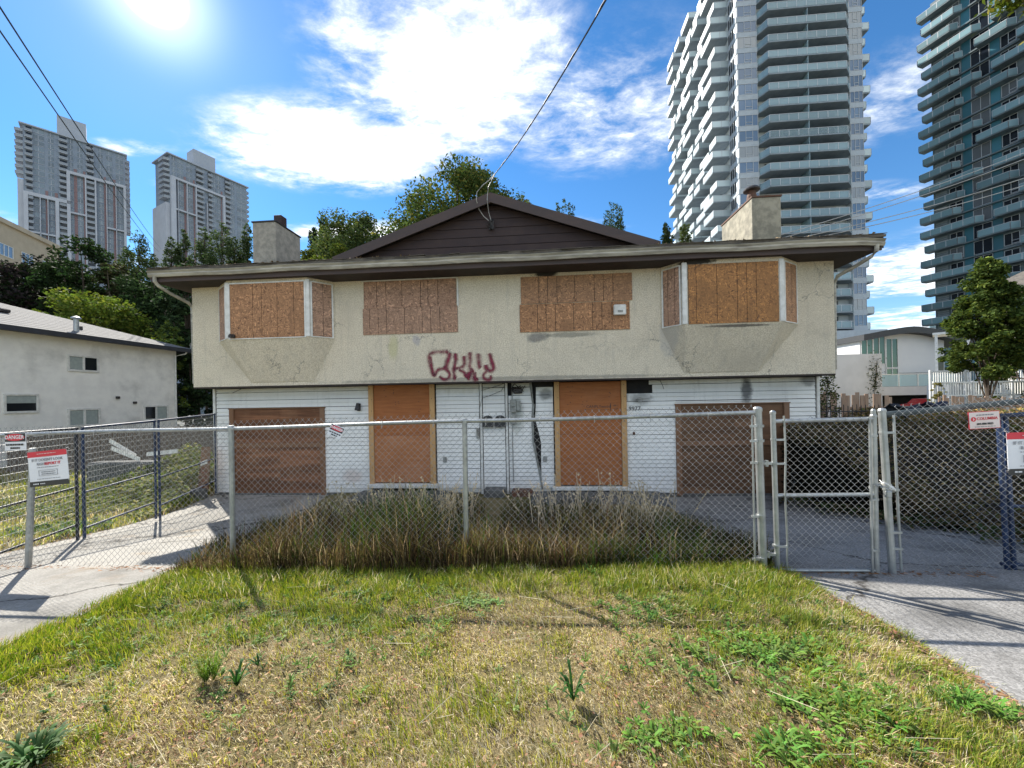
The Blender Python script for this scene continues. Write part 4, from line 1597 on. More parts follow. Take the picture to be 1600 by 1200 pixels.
def report_sign(label, s, z, w, tilt):
    t = sign_root(label, s, z, tilt)
    h = 0.345
    panel(t, 'sign_panel', -w / 2, -h / 2, w / 2, h / 2, SIGNW, 0, 0.004, 0.003)
    panel(t, 'red_band', -w / 2, h / 2 - 0.06, w / 2, h / 2 + 0.004, SIGNR, -0.004, 0.003, 0.003)
    panel(t, 'black_band', -w / 2, -h / 2 - 0.055, w / 2, -h / 2 + 0.003, SIGNK, -0.002, 0.004, 0.003)
    letters(t, "IF IT DOESN'T LOOK", 0.043, 0, 0.075, SIGNG, bold=0.0006)
    letters(t, 'RIGHT', 0.043, -0.075, 0.028, SIGNG, bold=0.0006)
    letters(t, 'REPORT IT', 0.043, 0.065, 0.028, SIGNR, bold=0.0012)
    bars(t, [(-0.14, 0.14, -0.01, 0.007)], SIGNG)
    bars(t, [(-0.09, 0.09, -0.065, 0.010), (-0.09, 0.09, -0.088, 0.010), (-0.15, 0.15, -0.143, 0.006)], SIGNG)
    mb = MB()
    for (x0, z0, x1, z1) in [(-0.12, -0.045, 0.12, -0.042), (-0.12, -0.108, 0.12, -0.105), (-0.12, -0.108, -0.117, -0.042), (0.117, -0.108, 0.12, -0.042)]:
        mb.box(x0, -0.0075, z0, x1, -0.005, z1)
    part('print_frame', mb, SIGNG, t)
    bars(t, [(-0.2, -0.13, h / 2 * -1 - 0.025, 0.012), (-0.11, -0.05, h / 2 * -1 - 0.025, 0.010)], SIGNW, -0.0085)
    bars(t, [(-0.12, 0.12, h / 2 - 0.025, 0.006)], SIGNP, -0.0085)
    mb = MB()
    for (x, z2) in ((-w / 2, h / 2), (w / 2, h / 2), (w / 2, -h / 2), (-w / 2, -h / 2)):
        mb.tube([(x * 0.97, -0.006, z2 * 0.97), (x * 1.03, -0.004, z2 * 1.08), (x * 1.0, 0.02, z2 * 1.12)], 0.0025, 4)
    part('wire_ties', mb, CABLE_LT, t, kind='stuff')
    return t


report_sign('white notice with red band on the left of the fence below the red danger sign', 0.305, 1.0, 0.50, R(5))
report_sign('white notice with red band at the right edge beside the blue post', 10.68, 1.10, 0.50, R(1.5))


def danger_sign(label, s, z, w, h, tilt, lean=0.0, y=-0.05):
    t = sign_root(label, s, z, tilt, y, lean)
    panel(t, 'sign_panel', -w / 2, -h / 2, w / 2, h / 2, SIGNW)
    panel(t, 'black_band', -w / 2 + 0.006, 0.0, w / 2 - 0.006, h / 2 - 0.006, SIGNK, -0.003)
    mb = MB()
    n = 24
    v = [(w * 0.46 * math.cos(2 * math.pi * i / n), -0.0045, h * 0.245 + h * 0.20 * math.sin(2 * math.pi * i / n)) for i in range(n)]
    mb.slab(v, 0.0015)
    part('red_oval', mb, SIGNR, t)
    letters(t, 'DANGER', h * 0.30, 0, h * 0.245, SIGNW, -0.0075, 0.001)
    bars(t, [(-w * 0.42, w * 0.42, -h * 0.17, h * 0.10), (-w * 0.22, w * 0.22, -h * 0.36, h * 0.10)], SIGNK)
    return t


danger_sign('small red and white danger sign wired to the leftmost fence post', -0.09, 1.285, 0.275, 0.205, R(1))
danger_sign('small danger sign hanging twisted from the top rail near the left garage', 3.775, 1.36, 0.165, 0.125, R(-22), R(-12), -0.04)

t = sign_root('small pink bordered fence company sign on the right chain link fence', 10.235, 1.395, R(-3.0) * -1)
w, h = 0.275, 0.165
panel(t, 'sign_border', -w / 2, -h / 2, w / 2, h / 2, SIGNR, 0.0012, 0.004)
panel(t, 'sign_panel', -w / 2 + 0.005, -h / 2 + 0.005, w / 2 - 0.005, h / 2 - 0.005, SIGNP, -0.001, 0.003)
letters(t, 'COLUMBIA', 0.037, 0.022, 0.014, SIGNR, -0.004, 0.0004)
letters(t, '604-888-9825', 0.026, 0.0, -0.036, SIGNK, -0.004, 0.0008)
bars(t, [(-0.07, 0.08, 0.050, 0.010), (-0.09, 0.09, -0.062, 0.006)], SIGNG, -0.004)
mb = MB()
mb.slab([(-0.098 + 0.022 * math.cos(2 * math.pi * i / 20), -0.002, 0.012 + 0.022 * math.sin(2 * math.pi * i / 20)) for i in range(20)], 0.002)
part('round_logo', mb, SIGNR, t)
mb = MB()
mb.box(-0.103, -0.0048, 0.0, -0.097, -0.0042, 0.024)
mb.box(-0.097, -0.0048, 0.008, -0.090, -0.0042, 0.014)
part('logo_mark', mb, SIGNP, t)


# ------------------------------------------------------------------ blue temporary fencing
def blue_panel(label, x0, y0, x1, y1, z0, zt0, zt1, tilt=0.0, grid=True, group=None, BLUE=BLUE):
    t = thing('blue_fence_panel', label, 'fence panel', (x0, y0, 0), math.atan2(y1 - y0, x1 - x0), group)
    L = math.hypot(x1 - x0, y1 - y0)
    for k, (u, zt) in enumerate(((0.0, zt0), (L - 0.03, zt1))):
        for q in ((0,) if grid else (0, 1)):
            mb = MB()
            mb.tube([(u + q * 0.055 + tilt * 0.2, 0, z0 - 0.2), (u + q * 0.055, 0, zt)], 0.021, 8)
            part('panel_post', mb, BLUE, t)
    for za, zb, nm, r in ((zt0 - 0.02, zt1 - 0.02, 'top_rail', 0.021), (z0 + 0.72, z0 + 0.74, 'middle_rail', 0.016), (z0 + 0.14, z0 + 0.14, 'bottom_rail', 0.018)):
        mb = MB()
        mb.tube([(0, 0, za), (L, 0, zb)], r, 8)
        part(nm, mb, BLUE, t)
    if grid:
        mb = MB()
        g = 0.0022
        n = int(L / 0.05)
        for i in range(1, n):
            s = L * i / n
            mb.tube([(s, 0.004, z0 + 0.14), (s, 0.004, zt0 + (zt1 - zt0) * s / L)], g, 3, caps=False)
        z = z0 + 0.14
        while z < min(zt0, zt1):
            mb.tube([(0, -0.004, z), (L, -0.004, z)], g, 3, caps=False)
            z += 0.10
        o = part('wire_grid', mb, WIRE, t)
        o['kind'] = 'stuff'
    return t


grp = 'blue temporary fence panels along the left driveway'
blue_panel('blue temporary fence panel nearest the street left of the driveway', -6.60, 4.55, -6.97, 6.15, -0.35, 1.36, 1.34, 0, True, grp, NAVYP)
blue_panel('blue temporary fence panel between the dark post and the bright blue post', -7.0, 6.25, -7.3, 7.85, -0.45, 1.34, 1.36, 0, True, grp)
blue_panel('blue temporary fence panel running back to the corner of the duplex', -7.31, 7.93, -8.05, 10.4, -0.55, 1.36, 1.40, 0, True, grp)
blue_panel('blue temporary fence panel behind the right chain link fence', 4.86, 3.84, 7.6, 3.4, -0.2, 1.44, 1.60, 0.3, False)

# ------------------------------------------------------------------ overhead lines


def cable(label, a, b, sag, r, m=CABLE, n=26, group=None):
    a, b = Vector(a), Vector(b)
    mb = MB()
    mb.tube([tuple(a.lerp(b, i / n) - Vector((0, 0, sag * 4 * (i / n) * (1 - i / n)))) for i in range(n + 1)], r, 6)
    o = mb.build('power_line', m)
    tag(o, label, 'cable', group)


cable('upper of two black power lines crossing the sky at upper left', (-8.3, 6.0, 8.6), (-42.6, 47, 20.6), 0.3, 0.016, group='pair of power lines at the left')
cable('lower of two black power lines crossing the sky at upper left', (-8.55, 6.0, 8.55), (-42.9, 47, 20.2), 0.3, 0.016, group='pair of power lines at the left')
hw = lambda x, y, z: tuple(house.matrix_basis @ Vector((x, y, z))) if False else (-8.2 + x * math.cos(R(-4.4)) - y * math.sin(R(-4.4)), 10.6 + x * math.sin(R(-4.4)) + y * math.cos(R(-4.4)), z)
pk = hw(8.05, -0.95, 7.02)
drop = thing('service_drop', 'twisted service cable coming down from above onto the peak of the brown gable', 'cable')
mb = MB()
a, b = Vector((1.28, 4.0, 6.2)), Vector(pk)
pts = [tuple(a.lerp(b, i / 30) - Vector((0, 0, 0.13 * 4 * (i / 30) * (1 - i / 30)))) for i in range(31)]
mb.tube(pts, 0.011, 6)
mb.tube([(p[0] + 0.011 * math.cos(i * 1.3), p[1] + 0.011 * math.sin(i * 1.3), p[2] + 0.008) for i, p in enumerate(pts)], 0.006, 5)
part('main_cable', mb, CABLE, drop)
mb = MB()
mb.tube([pk, hw(7.86, -0.86, 6.88), hw(7.68, -0.85, 6.76), hw(7.54, -0.86, 6.60), hw(7.52, -0.84, 6.42), hw(7.56, -0.7, 6.26), hw(7.66, -0.64, 6.12), hw(7.82, -0.64, 5.97)], 0.010, 6)
part('cable_tail', mb, CABLE_LT, drop)
mb = MB()
mb.tube([hw(7.98, -0.93, 6.96), hw(7.82, -0.87, 6.70), hw(7.79, -0.84, 6.55), hw(7.78, -0.84, 6.4), hw(7.79, -0.66, 6.2), hw(7.84, -0.63, 6.0)], 0.009, 6)
part('cable_tail', mb, CABLE_LT, drop)
e0 = hw(14.9, 0.5, 5.62)
for i, (lab, px, z1) in enumerate([('topmost of the pale wires running from the house roof to the right', 16.4, 9.15), ('second of the pale wires running from the house roof to the right', 16.4, 8.95),
                                   ('third of the pale wires running from the house roof to the right', 16.4, 8.35), ('lowest of the pale wires running from the house roof to the right', 16.4, 8.12)]):
    cable(lab, (e0[0] + 0.25 * i - 0.2, e0[1], e0[2] - 0.02 * i), (px, 12.2, z1), 0.10, 0.011, CABLE_LT, group='wires from the roof to the right')


# ------------------------------------------------------------------ yard on the left
wf = thing('wooden_fence', 'low weathered board fence in front of the white neighbouring house', 'fence', (-17.4, 13.2, 0), R(-4.4))
rg = random.Random(21)
x = 0.0
while x < 9.0:
    w = rg.uniform(0.13, 0.155)
    h = 0.62 + 0.045 * x + rg.uniform(-0.03, 0.03)
    mb = MB()
    mb.bbox(x, rg.uniform(-0.008, 0.008), -0.9, x + w - 0.008, 0.024, h, 0.004)
    part('board', mb, PICKET_GREY, wf)
    x += w
for z in (-0.4, 0.35):
    mb = MB()
    mb.bbox(-0.05, 0.026, z - 0.05, 9.05, 0.07, z + 0.05, 0.005)
    part('rail', mb, PICKET_GREY, wf)
lb = thing('leaning_board', 'warped brown board with red and white graffiti leaning at the house corner', 'board', (-8.28, 10.25, -0.62), R(-8))
mb = MB()
mb.slab([(-0.17, 0, 0), (0.16, 0, 0), (0.13, 0.12, 1.12), (-0.14, 0.12, 1.12)], 0.02)
part('board_face', mb, LUMBER_OLD, lb)
mb = MB()
mb.slab([(-0.1, 0.04, 0.62), (0.09, 0.045, 0.68), (0.085, 0.052, 0.80), (-0.095, 0.045, 0.72)], 0.022)
part('white_patch', mb, WHITEPAINT, lb)
mb = MB()
for (zc, o) in ((0.47, 0.0), (0.27, 0.02), (0.12, -0.02)):
    mb.tube([(0.07 + o, 0.1 * zc - 0.016, zc + 0.08), (-0.05 + o, 0.1 * zc - 0.018, zc + 0.07), (-0.08 + o, 0.1 * zc - 0.022, zc), (0.02 + o, 0.1 * zc - 0.024, zc - 0.05), (0.08 + o, 0.1 * zc - 0.02, zc + 0.0)], 0.013, 4)
part('red_letters', mb, mat('faded_red', (0.30, 0.07, 0.04), (0.2, 0.06, 0.04), 20, 0.8), lb)
mb = MB()
mb.bbox(-8.75, 9.95, -0.95, -8.15, 10.25, -0.58, 0.03)
tag(mb.build('concrete_block', FOUND), 'dark mossy concrete block at the foot of the left house corner', 'block')
for i, (a, b, lab) in enumerate([((-11.35, 10.8, 0.62), (-10.8, 11.0, 0.14), 'short white broken plank tilted against the board fence'), ((-11.2, 10.7, 0.42), (-10.6, 10.9, 0.05), 'lower white plank of the rubbish pile by the board fence'),
                                 ((-11.9, 10.9, 0.12), (-11.1, 10.9, 0.16), 'long grey plank lying left of the rubbish pile'), ((-10.4, 10.9, 0.20), (-9.6, 11.0, 0.26), 'long pale plank lying right of the rubbish pile')]):
    a, b = Vector(a), Vector(b)
    s = Vector((0.0, 0.03, 0.11))
    mb = MB()
    mb.slab([tuple(a), tuple(b), tuple(b + s), tuple(a + s)], 0.025)
    tag(mb.build('broken_plank', WHITEPAINT if i != 2 else PICKET_GREY), lab, 'plank', 'planks of the rubbish pile')
mb = MB()
mb.bbox(-12.0, 10.75, -0.75, -9.9, 11.2, 0.06, 0.05)
tag(mb.build('retaining_block', FOUND), 'low grey concrete retaining block under the white planks', 'block')

# ------------------------------------------------------------------ right hand yard
pf = thing('picket_fence', 'rough tan wooden fence of uneven boards behind the iron fence', 'fence', (11.0, 14.6, 0), R(-6))
rg = random.Random(31)
x = 0.0
while x < 9.2:
    w = rg.uniform(0.10, 0.17)
    if not (3.2 < x < 4.6):
        h = 1.66 - 0.045 * x + rg.uniform(-0.1, 0.06)
        mb = MB()
        mb.bbox(x, rg.uniform(-0.02, 0.02), -0.9, x + w - 0.012, 0.024, h, 0.006)
        part('picket', mb, PICKET, pf)
    x += w + (rg.uniform(0.05, 0.16) if rg.random() < 0.3 else 0.0)
for z in (0.1, 1.0):
    mb = MB()
    mb.bbox(0, 0.028, z, 9.2, 0.07, z + 0.09, 0.005)
    part('rail', mb, PICKET, pf)
ir = thing('iron_fence', 'thin black iron fence with upright bars between house and gate', 'fence', (9.5, 12.3, 0), R(-5))
for k in range(20):
    mb = MB()
    mb.tube([(k * 0.13, 0, -0.8), (k * 0.13, 0, 1.22 + 0.02 * (k % 3))], 0.011, 5)
    part('bar', mb, SIGNK, ir)
for z in (1.04, 0.1):
    mb = MB()
    mb.tube([(-0.1, 0, z), (2.7, 0, z)], 0.016, 5)
    part('rail', mb, SIGNK, ir)


def cloth(label, cx, cy, z, w, drop, m, rz, seed):
    rg2 = random.Random(seed)
    v, f = [], []
    nx, ny = 14, 9
    for i in range(nx):
        u = i / (nx - 1)
        for j in range(ny):
            q = j / (ny - 1)
            a = (q - 0.4) * 3.0
            yy = 0.13 * math.sin(max(-1.5, min(1.5, a)))
            zz = 0.13 * math.cos(max(-1.5, min(1.5, a))) - (max(0, abs(a) - 1.5)) * drop * (1.0 + 0.6 * math.sin(u * 9 + seed))
            v.append((w * (u - 0.5) + rg2.uniform(-.02, .02), yy + 0.05 * math.sin(u * 14 + j), zz + 0.05 * math.sin(u * 6 + seed) + rg2.uniform(-.02, .02)))
    for i in range(nx - 1):
        for j in range(ny - 1):
            f.append((i * ny + j, i * ny + j + 1, (i + 1) * ny + j + 1, (i + 1) * ny + j))
    mb = MB()
    mb.add(v, f)
    o = mb.build('tarpaulin', m, None, True)
    o.location, o.rotation_euler = (cx, cy, z), (0, 0, rz)
    md = o.modifiers.new('thickness', 'SOLIDIFY')
    md.thickness = 0.012
    tag(o, label, 'tarpaulin', 'tarpaulins thrown over the hedge')


NAVY = mat('navy_cloth', (0.012, 0.022, 0.06), (0.008, 0.012, 0.03), 6, 0.7)
NAVY2 = mat('slate_cloth', (0.03, 0.04, 0.055), (0.015, 0.02, 0.035), 6, 0.7)
cloth('dark slate tarpaulin thrown over the hedge right of the leaning post', 10.6, 10.4, 1.14, 0.72, 0.42, NAVY2, R(-5), 1)
cloth('navy blue tarpaulin bunched on the hedge below the tree', 11.45, 10.4, 1.18, 0.62, 0.2, NAVY, R(8), 2)

# ------------------------------------------------------------------ grasses
def blades(name, x, y, h, w, lean, cols, label, parent=None, m=None, az=None, kind='stuff', zoff=0.0):
    """three-triangle bent blades as one mesh"""
    n = len(x)
    z = gz(x, y) + zoff
    if az is None:
        az = RNG.random(n) * 2 * np.pi
    fa = RNG.random(n) * np.pi
    dx, dy = np.cos(az), np.sin(az)
    wx, wy = np.cos(fa) * w / 2, np.sin(fa) * w / 2
    V = np.empty((n, 5, 3), dtype=np.float32)
    hz = h * np.cos(lean)
    hx = h * np.sin(lean)
    V[:, 0] = np.stack([x - wx, y - wy, z - 0.01], 1)
    V[:, 1] = np.stack([x + wx, y + wy, z - 0.01], 1)
    mx, my, mz = x + dx * hx * 0.35, y + dy * hx * 0.35, z + hz * 0.62
    V[:, 2] = np.stack([mx + wx * 0.8, my + wy * 0.8, mz], 1)
    V[:, 3] = np.stack([mx - wx * 0.8, my - wy * 0.8, mz], 1)
    V[:, 4] = np.stack([x + dx * hx, y + dy * hx, z + hz], 1)
    o = np.arange(n)[:, None] * 5
    F = np.concatenate([o + 0, o + 1, o + 2, o + 0, o + 2, o + 3, o + 3, o + 2, o + 4], 1).reshape(-1)
    C = np.repeat(cols, 5, 0)
    me = np_mesh(name, V.reshape(-1, 3), 3, F, m or GRASS, C)
    ob = inst(name, me, parent)
    if kind:
        ob['kind'] = kind
    if label:
        ob['label'] = label
    return ob


def pick_cols(n, table, probs, jit=0.25):
    table = np.array(table, dtype=np.float32)
    p = np.asarray(probs, float)
    if p.ndim == 1:
        p = np.repeat(p[None], n, 0)
    p = p / p.sum(1, keepdims=True)
    k = (RNG.random(n)[:, None] > np.cumsum(p, 1)).sum(1).clip(0, len(table) - 1)
    c = table[k] * (1 + jit * (RNG.random((n, 1)) - 0.5) * 2) * (1 + 0.1 * (RNG.random((n, 3)) - 0.5))
    return c.astype(np.float32), k


PAL = [(0.09, 0.165, 0.018), (0.26, 0.30, 0.04), (0.38, 0.36, 0.075), (0.64, 0.53, 0.29), (0.78, 0.70, 0.51), (0.19, 0.115, 0.06)]


def lawn():
    n = 330000
    y = 1.05 + 3.15 * RNG.random(n) ** 1.15
    x = (RNG.random(n) - 0.5) * 2 * (1.42 * y + 0.25)
    l0, l1 = left_drive(y)
    r0, r1 = right_drive(y)
    wv = 0.12 * (fbm(x, y, 2.2, 3) - 0.5) * 2
    keep = (x > l1 - 0.02 + wv - 0.09 * RNG.random(n) ** 2) & (x < r0 + 0.02 + wv + 0.13 * RNG.random(n) ** 2)
    x, y = x[keep], y[keep]
    g = fbm(x, y, 0.95, 4)
    g2 = fbm(x + 40, y + 9, 3.4, 3)
    lush = sstep(2.6, 3.7, y) * 0.36 + sstep(-0.5, -3.2, x) * 0.22 + (g - 0.5) * 2.6 + (g2 - 0.5) * 1.8 + 0.24
    lush = np.clip(lush, 0, 1)
    brown = np.clip((fbm(x - 17, y + 31, 1.3, 4) - 0.48) * 3.0 + 0.45 * sstep(2.4, 1.7, y), 0, 1)
    dens = 0.28 + 0.72 * sstep(0.34, 0.58, fbm(x + 3, y - 8, 6.0, 2))
    keep = RNG.random(len(x)) < dens
    x, y, lush, brown = x[keep], y[keep], lush[keep], brown[keep]
    n = len(x)
    P = np.stack([0.9 * lush ** 1.6, 1.2 * lush, 0.45 + 0 * lush, 1.15 * (1 - lush), 0.62 * (1 - lush), 0.15 + 0.9 * brown * (1 - lush)], 1)
    c, k = pick_cols(n, PAL, P, 0.3)
    dry = k >= 3
    h = np.where(dry, 0.045 + 0.075 * RNG.random(n), 0.035 + 0.06 * RNG.random(n)) * (0.62 + 0.5 * lush)
    lean = np.where(dry, 0.75 + 0.75 * RNG.random(n), 0.15 + 0.75 * RNG.random(n))
    w = np.where(dry, 0.0028, 0.0040) * (0.7 + 0.7 * RNG.random(n))
    az = fbm(x, y, 0.8, 2) * 9 + RNG.normal(0, 1.0, n)
    blades('lawn_grass', x, y, h, w, lean, c, 'patchy lawn of dry straw and green grass in the foreground', az=az)
    # taller tufts along the foot of the fence and the drive edges
    n = 26000
    x = -3.6 + 6.3 * RNG.random(n)
    y = 3.35 + 0.85 * RNG.random(n) - 0.077 * (x + 5.68) * 0.0
    keep = (fbm(x, y, 1.9, 3) > 0.45)
    x, y = x[keep], y[keep]
    n = len(x)
    c, k = pick_cols(n, PAL, (0.6, 0.8, 0.35, 0.25, 0.1, 0.05))
    blades('lawn_grass', x, y, 0.05 + 0.09 * RNG.random(n), 0.0045 + 0.002 * RNG.random(n), 0.2 + 0.8 * RNG.random(n), c, 'longer green grass tufts along the foot of the chain link fence')


lawn()


def tall_grass():
    n = 75000
    x = -4.2 + 6.9 * RNG.random(n)
    y = 3.95 + 4.0 * RNG.random(n) ** 1.35
    l0, l1 = left_drive(y)
    r0, r1 = right_drive(y)
    fy = 4.5 - 0.077 * (x + 5.68)
    keep = (x > l1 + 0.02) & (x < r0 - 0.1 - 0.9 * sstep(5.0, 7.5, y)) & (y > fy - 0.34) & (RNG.random(n) < 0.1 + 1.0 * fbm(x, y, 1.2, 3)) & ((y < 5.2) | (fbm(x + 11, y, 1.6, 2) > 0.52))
    keep &= ~((x < -2.6) & (y < 4.6) & (RNG.random(n) < 0.5))
    x, y = x[keep], y[keep]
    n = len(x)
    tall = 0.12 + 0.50 * fbm(x + 5, y, 0.9, 3) + 0.55 * (fbm(x - 3, y + 8, 2.4, 2) - 0.42) + 0.36 * RNG.random(n) ** 3
    tall = np.clip(tall, 0.08, 0.85) * (0.82 + 0.4 * np.exp(-((x + 1.3) / 0.7) ** 2) + 0.3 * np.exp(-((x + 2.6) / 0.35) ** 2) + 0.2 * np.exp(-((x - 1.1) / 0.5) ** 2))
    tall *= 0.55 + 0.45 * sstep(-4.2, -2.4, x)
    fy = 4.5 - 0.077 * (x + 5.68)
    tall *= 0.55 + 0.45 * sstep(-0.2, 0.5, y - fy)
    tall *= (1 - 0.35 * sstep(5.6, 7.8, y)) * (1 - 0.35 * sstep(0.9, 2.4, x))
    g = np.clip((fbm(x - 9, y + 3, 0.9, 3) - 0.4) * 3, 0, 1)
    P = np.stack([0.9 * g, 0.8 * g + 0.15, 0.5 + 0 * g, 0.6 * (1 - g), 0.16 + 0 * g, 0.8 * (1 - g)], 1)
    gg = fbm(x + 21, y - 4, 3.2, 2)[:, None]
    c, k = pick_cols(n, [(0.036, 0.09, 0.013), (0.07, 0.11, 0.018), (0.10, 0.09, 0.028), (0.17, 0.125, 0.06), (0.42, 0.33, 0.20), (0.065, 0.04, 0.02)], P, 0.4)
    c = (c * (0.3 + 1.1 * gg)).astype(np.float32)
    blades('tall_grass', x, y, tall, 0.006 + 0.005 * RNG.random(n), 0.1 + 0.85 * RNG.random(n) ** 1.4, c, 'tall unmown brown and green grass behind the chain link fence')


tall_grass()


def stalks():
    """pale dry flower stalks standing out of the tall grass"""
    mb_v, mb_f, mb_c = [], [], []
    for (x0, x1, y0, y1, n, h0, h1, col) in [(-2.2, -0.6, 5.0, 6.6, 85, 0.5, 0.95, (0.62, 0.50, 0.32)), (0.2, 1.9, 4.7, 6.4, 60, 0.5, 0.95, (0.56, 0.46, 0.32)), (-3.2, -2.2, 5.2, 7.2, 40, 0.4, 0.85, (0.5, 0.43, 0.28)), (1.6, 2.4, 5.2, 7.4, 40, 0.5, 0.8, (0.40, 0.33, 0.2))]:
        for k in range(n):
            x, y = random.uniform(x0, x1), random.uniform(y0, y1)
            z = float(gz0(x, y))
            h = random.uniform(h0, h1)
            lx, ly = random.gauss(0, 0.16), random.gauss(0, 0.08)
            w = random.uniform(0.003, 0.005)
            o = len(mb_v)
            for u in (0, 0.5, 1):
                mb_v += [(x + lx * u * u - w, y + ly * u * u, z + h * u), (x + lx * u * u + w, y + ly * u * u, z + h * u)]
                mb_c += [col] * 2
            mb_f += [o, o + 1, o + 3, o + 2, o + 2, o + 3, o + 5, o + 4]
            for q in range(random.randint(5, 14)):
                u = random.uniform(0.62, 1.03)
                c = (x + lx * u * u + random.gauss(0, 0.022), y + ly * u * u + random.gauss(0, 0.02), z + h * u)
                s = random.uniform(0.008, 0.020)
                a = random.uniform(0, 3.14)
                o = len(mb_v)
                mb_v += [(c[0] - s * math.cos(a), c[1] - s * math.sin(a), c[2]), (c[0], c[1], c[2] - s * 0.7), (c[0] + s * math.cos(a), c[1] + s * math.sin(a), c[2] + s * 0.6), (c[0], c[1], c[2] + s)]
                j = random.uniform(0.75, 1.35)
                mb_c += [tuple(q2 * j for q2 in col)] * 4
                mb_f += [o, o + 1, o + 2, o + 3]
    me = np_mesh('dry_stalks', np.array(mb_v), 4, np.array(mb_f), LEAF_DRY, np.array(mb_c))
    tag(inst('dry_stalks', me), 'pale dry seed stalks standing above the tall grass', None, None, 'stuff')


stalks()


def yard_left():
    n = 60000
    x = -16 + 9.6 * RNG.random(n)
    y = 4.6 + 8.2 * RNG.random(n)
    l0, l1 = left_drive(y)
    keep = (x < l0 + 0.03 * np.sin(y * 9)) & (fbm(x, y, 1.4, 3) > 0.36)
    x, y = x[keep], y[keep]
    n = len(x)
    g = np.clip((fbm(x - 9, y + 3, 0.7, 3) - 0.35) * 2.5, 0, 1)
    P = np.stack([0.8 * g, 0.9 * g + 0.2, 0.6 + 0 * g, 0.8 * (1 - g), 0.4 * (1 - g), 0.2 * (1 - g)], 1)
    c, k = pick_cols(n, PAL, P, 0.3)
    blades('yard_grass', x, y, 0.09 + 0.2 * RNG.random(n) * fbm(x, y, 1.0, 2), 0.009 + 0.004 * RNG.random(n), 0.2 + 0.9 * RNG.random(n), c, 'rough grass in the yard left of the driveway')


yard_left()


# ------------------------------------------------------------------ leaves
def leaf_mesh(name, C, size, cols, m, up=0.3, aspect=0.55, droop=0.0):
    """rhombic folded leaves (two quads' worth of triangles) at the points C"""
    n = len(C)
    d = RNG.normal(0, 1, (n, 3))
    d[:, 2] = d[:, 2] * 0.6 - droop
    d /= np.linalg.norm(d, axis=1, keepdims=True)
    u = RNG.normal(0, 1, (n, 3))
    u[:, 2] += up * 3
    s = np.cross(d, u)
    s /= np.linalg.norm(s, axis=1, keepdims=True) + 1e-9
    L = (size * (0.7 + 0.6 * RNG.random(n)))[:, None]
    V = np.empty((n, 4, 3), dtype=np.float32)
    V[:, 0] = C - d * L * 0.5
    V[:, 1] = C + s * L * aspect * 0.5 - d * L * 0.05
    V[:, 2] = C + d * L * 0.5
    V[:, 3] = C - s * L * aspect * 0.5 - d * L * 0.05
    F = np.arange(n * 4)
    return np_mesh(name, V.reshape(-1, 3), 4, F, m, np.repeat(cols, 4, 0))


def tint(n, c, jit=0.3, alt=None, pa=0.25):
    k = np.repeat(np.array(c, dtype=np.float32)[None], n, 0)
    if alt is not None:
        q = RNG.random(n) < pa
        k[q] = np.array(alt)
    return k * (1 + jit * (RNG.random((n, 1)) - 0.5) * 2)


def ray_xz(px, py, D):
    """metres right of and above the camera for a direction given in degrees-free slope units"""
    a, b = (px - 800) / 600, (620 - py) / 600
    return D * (a * cr + b * sr), CAMZ + D * (-a * sr + b * cr)


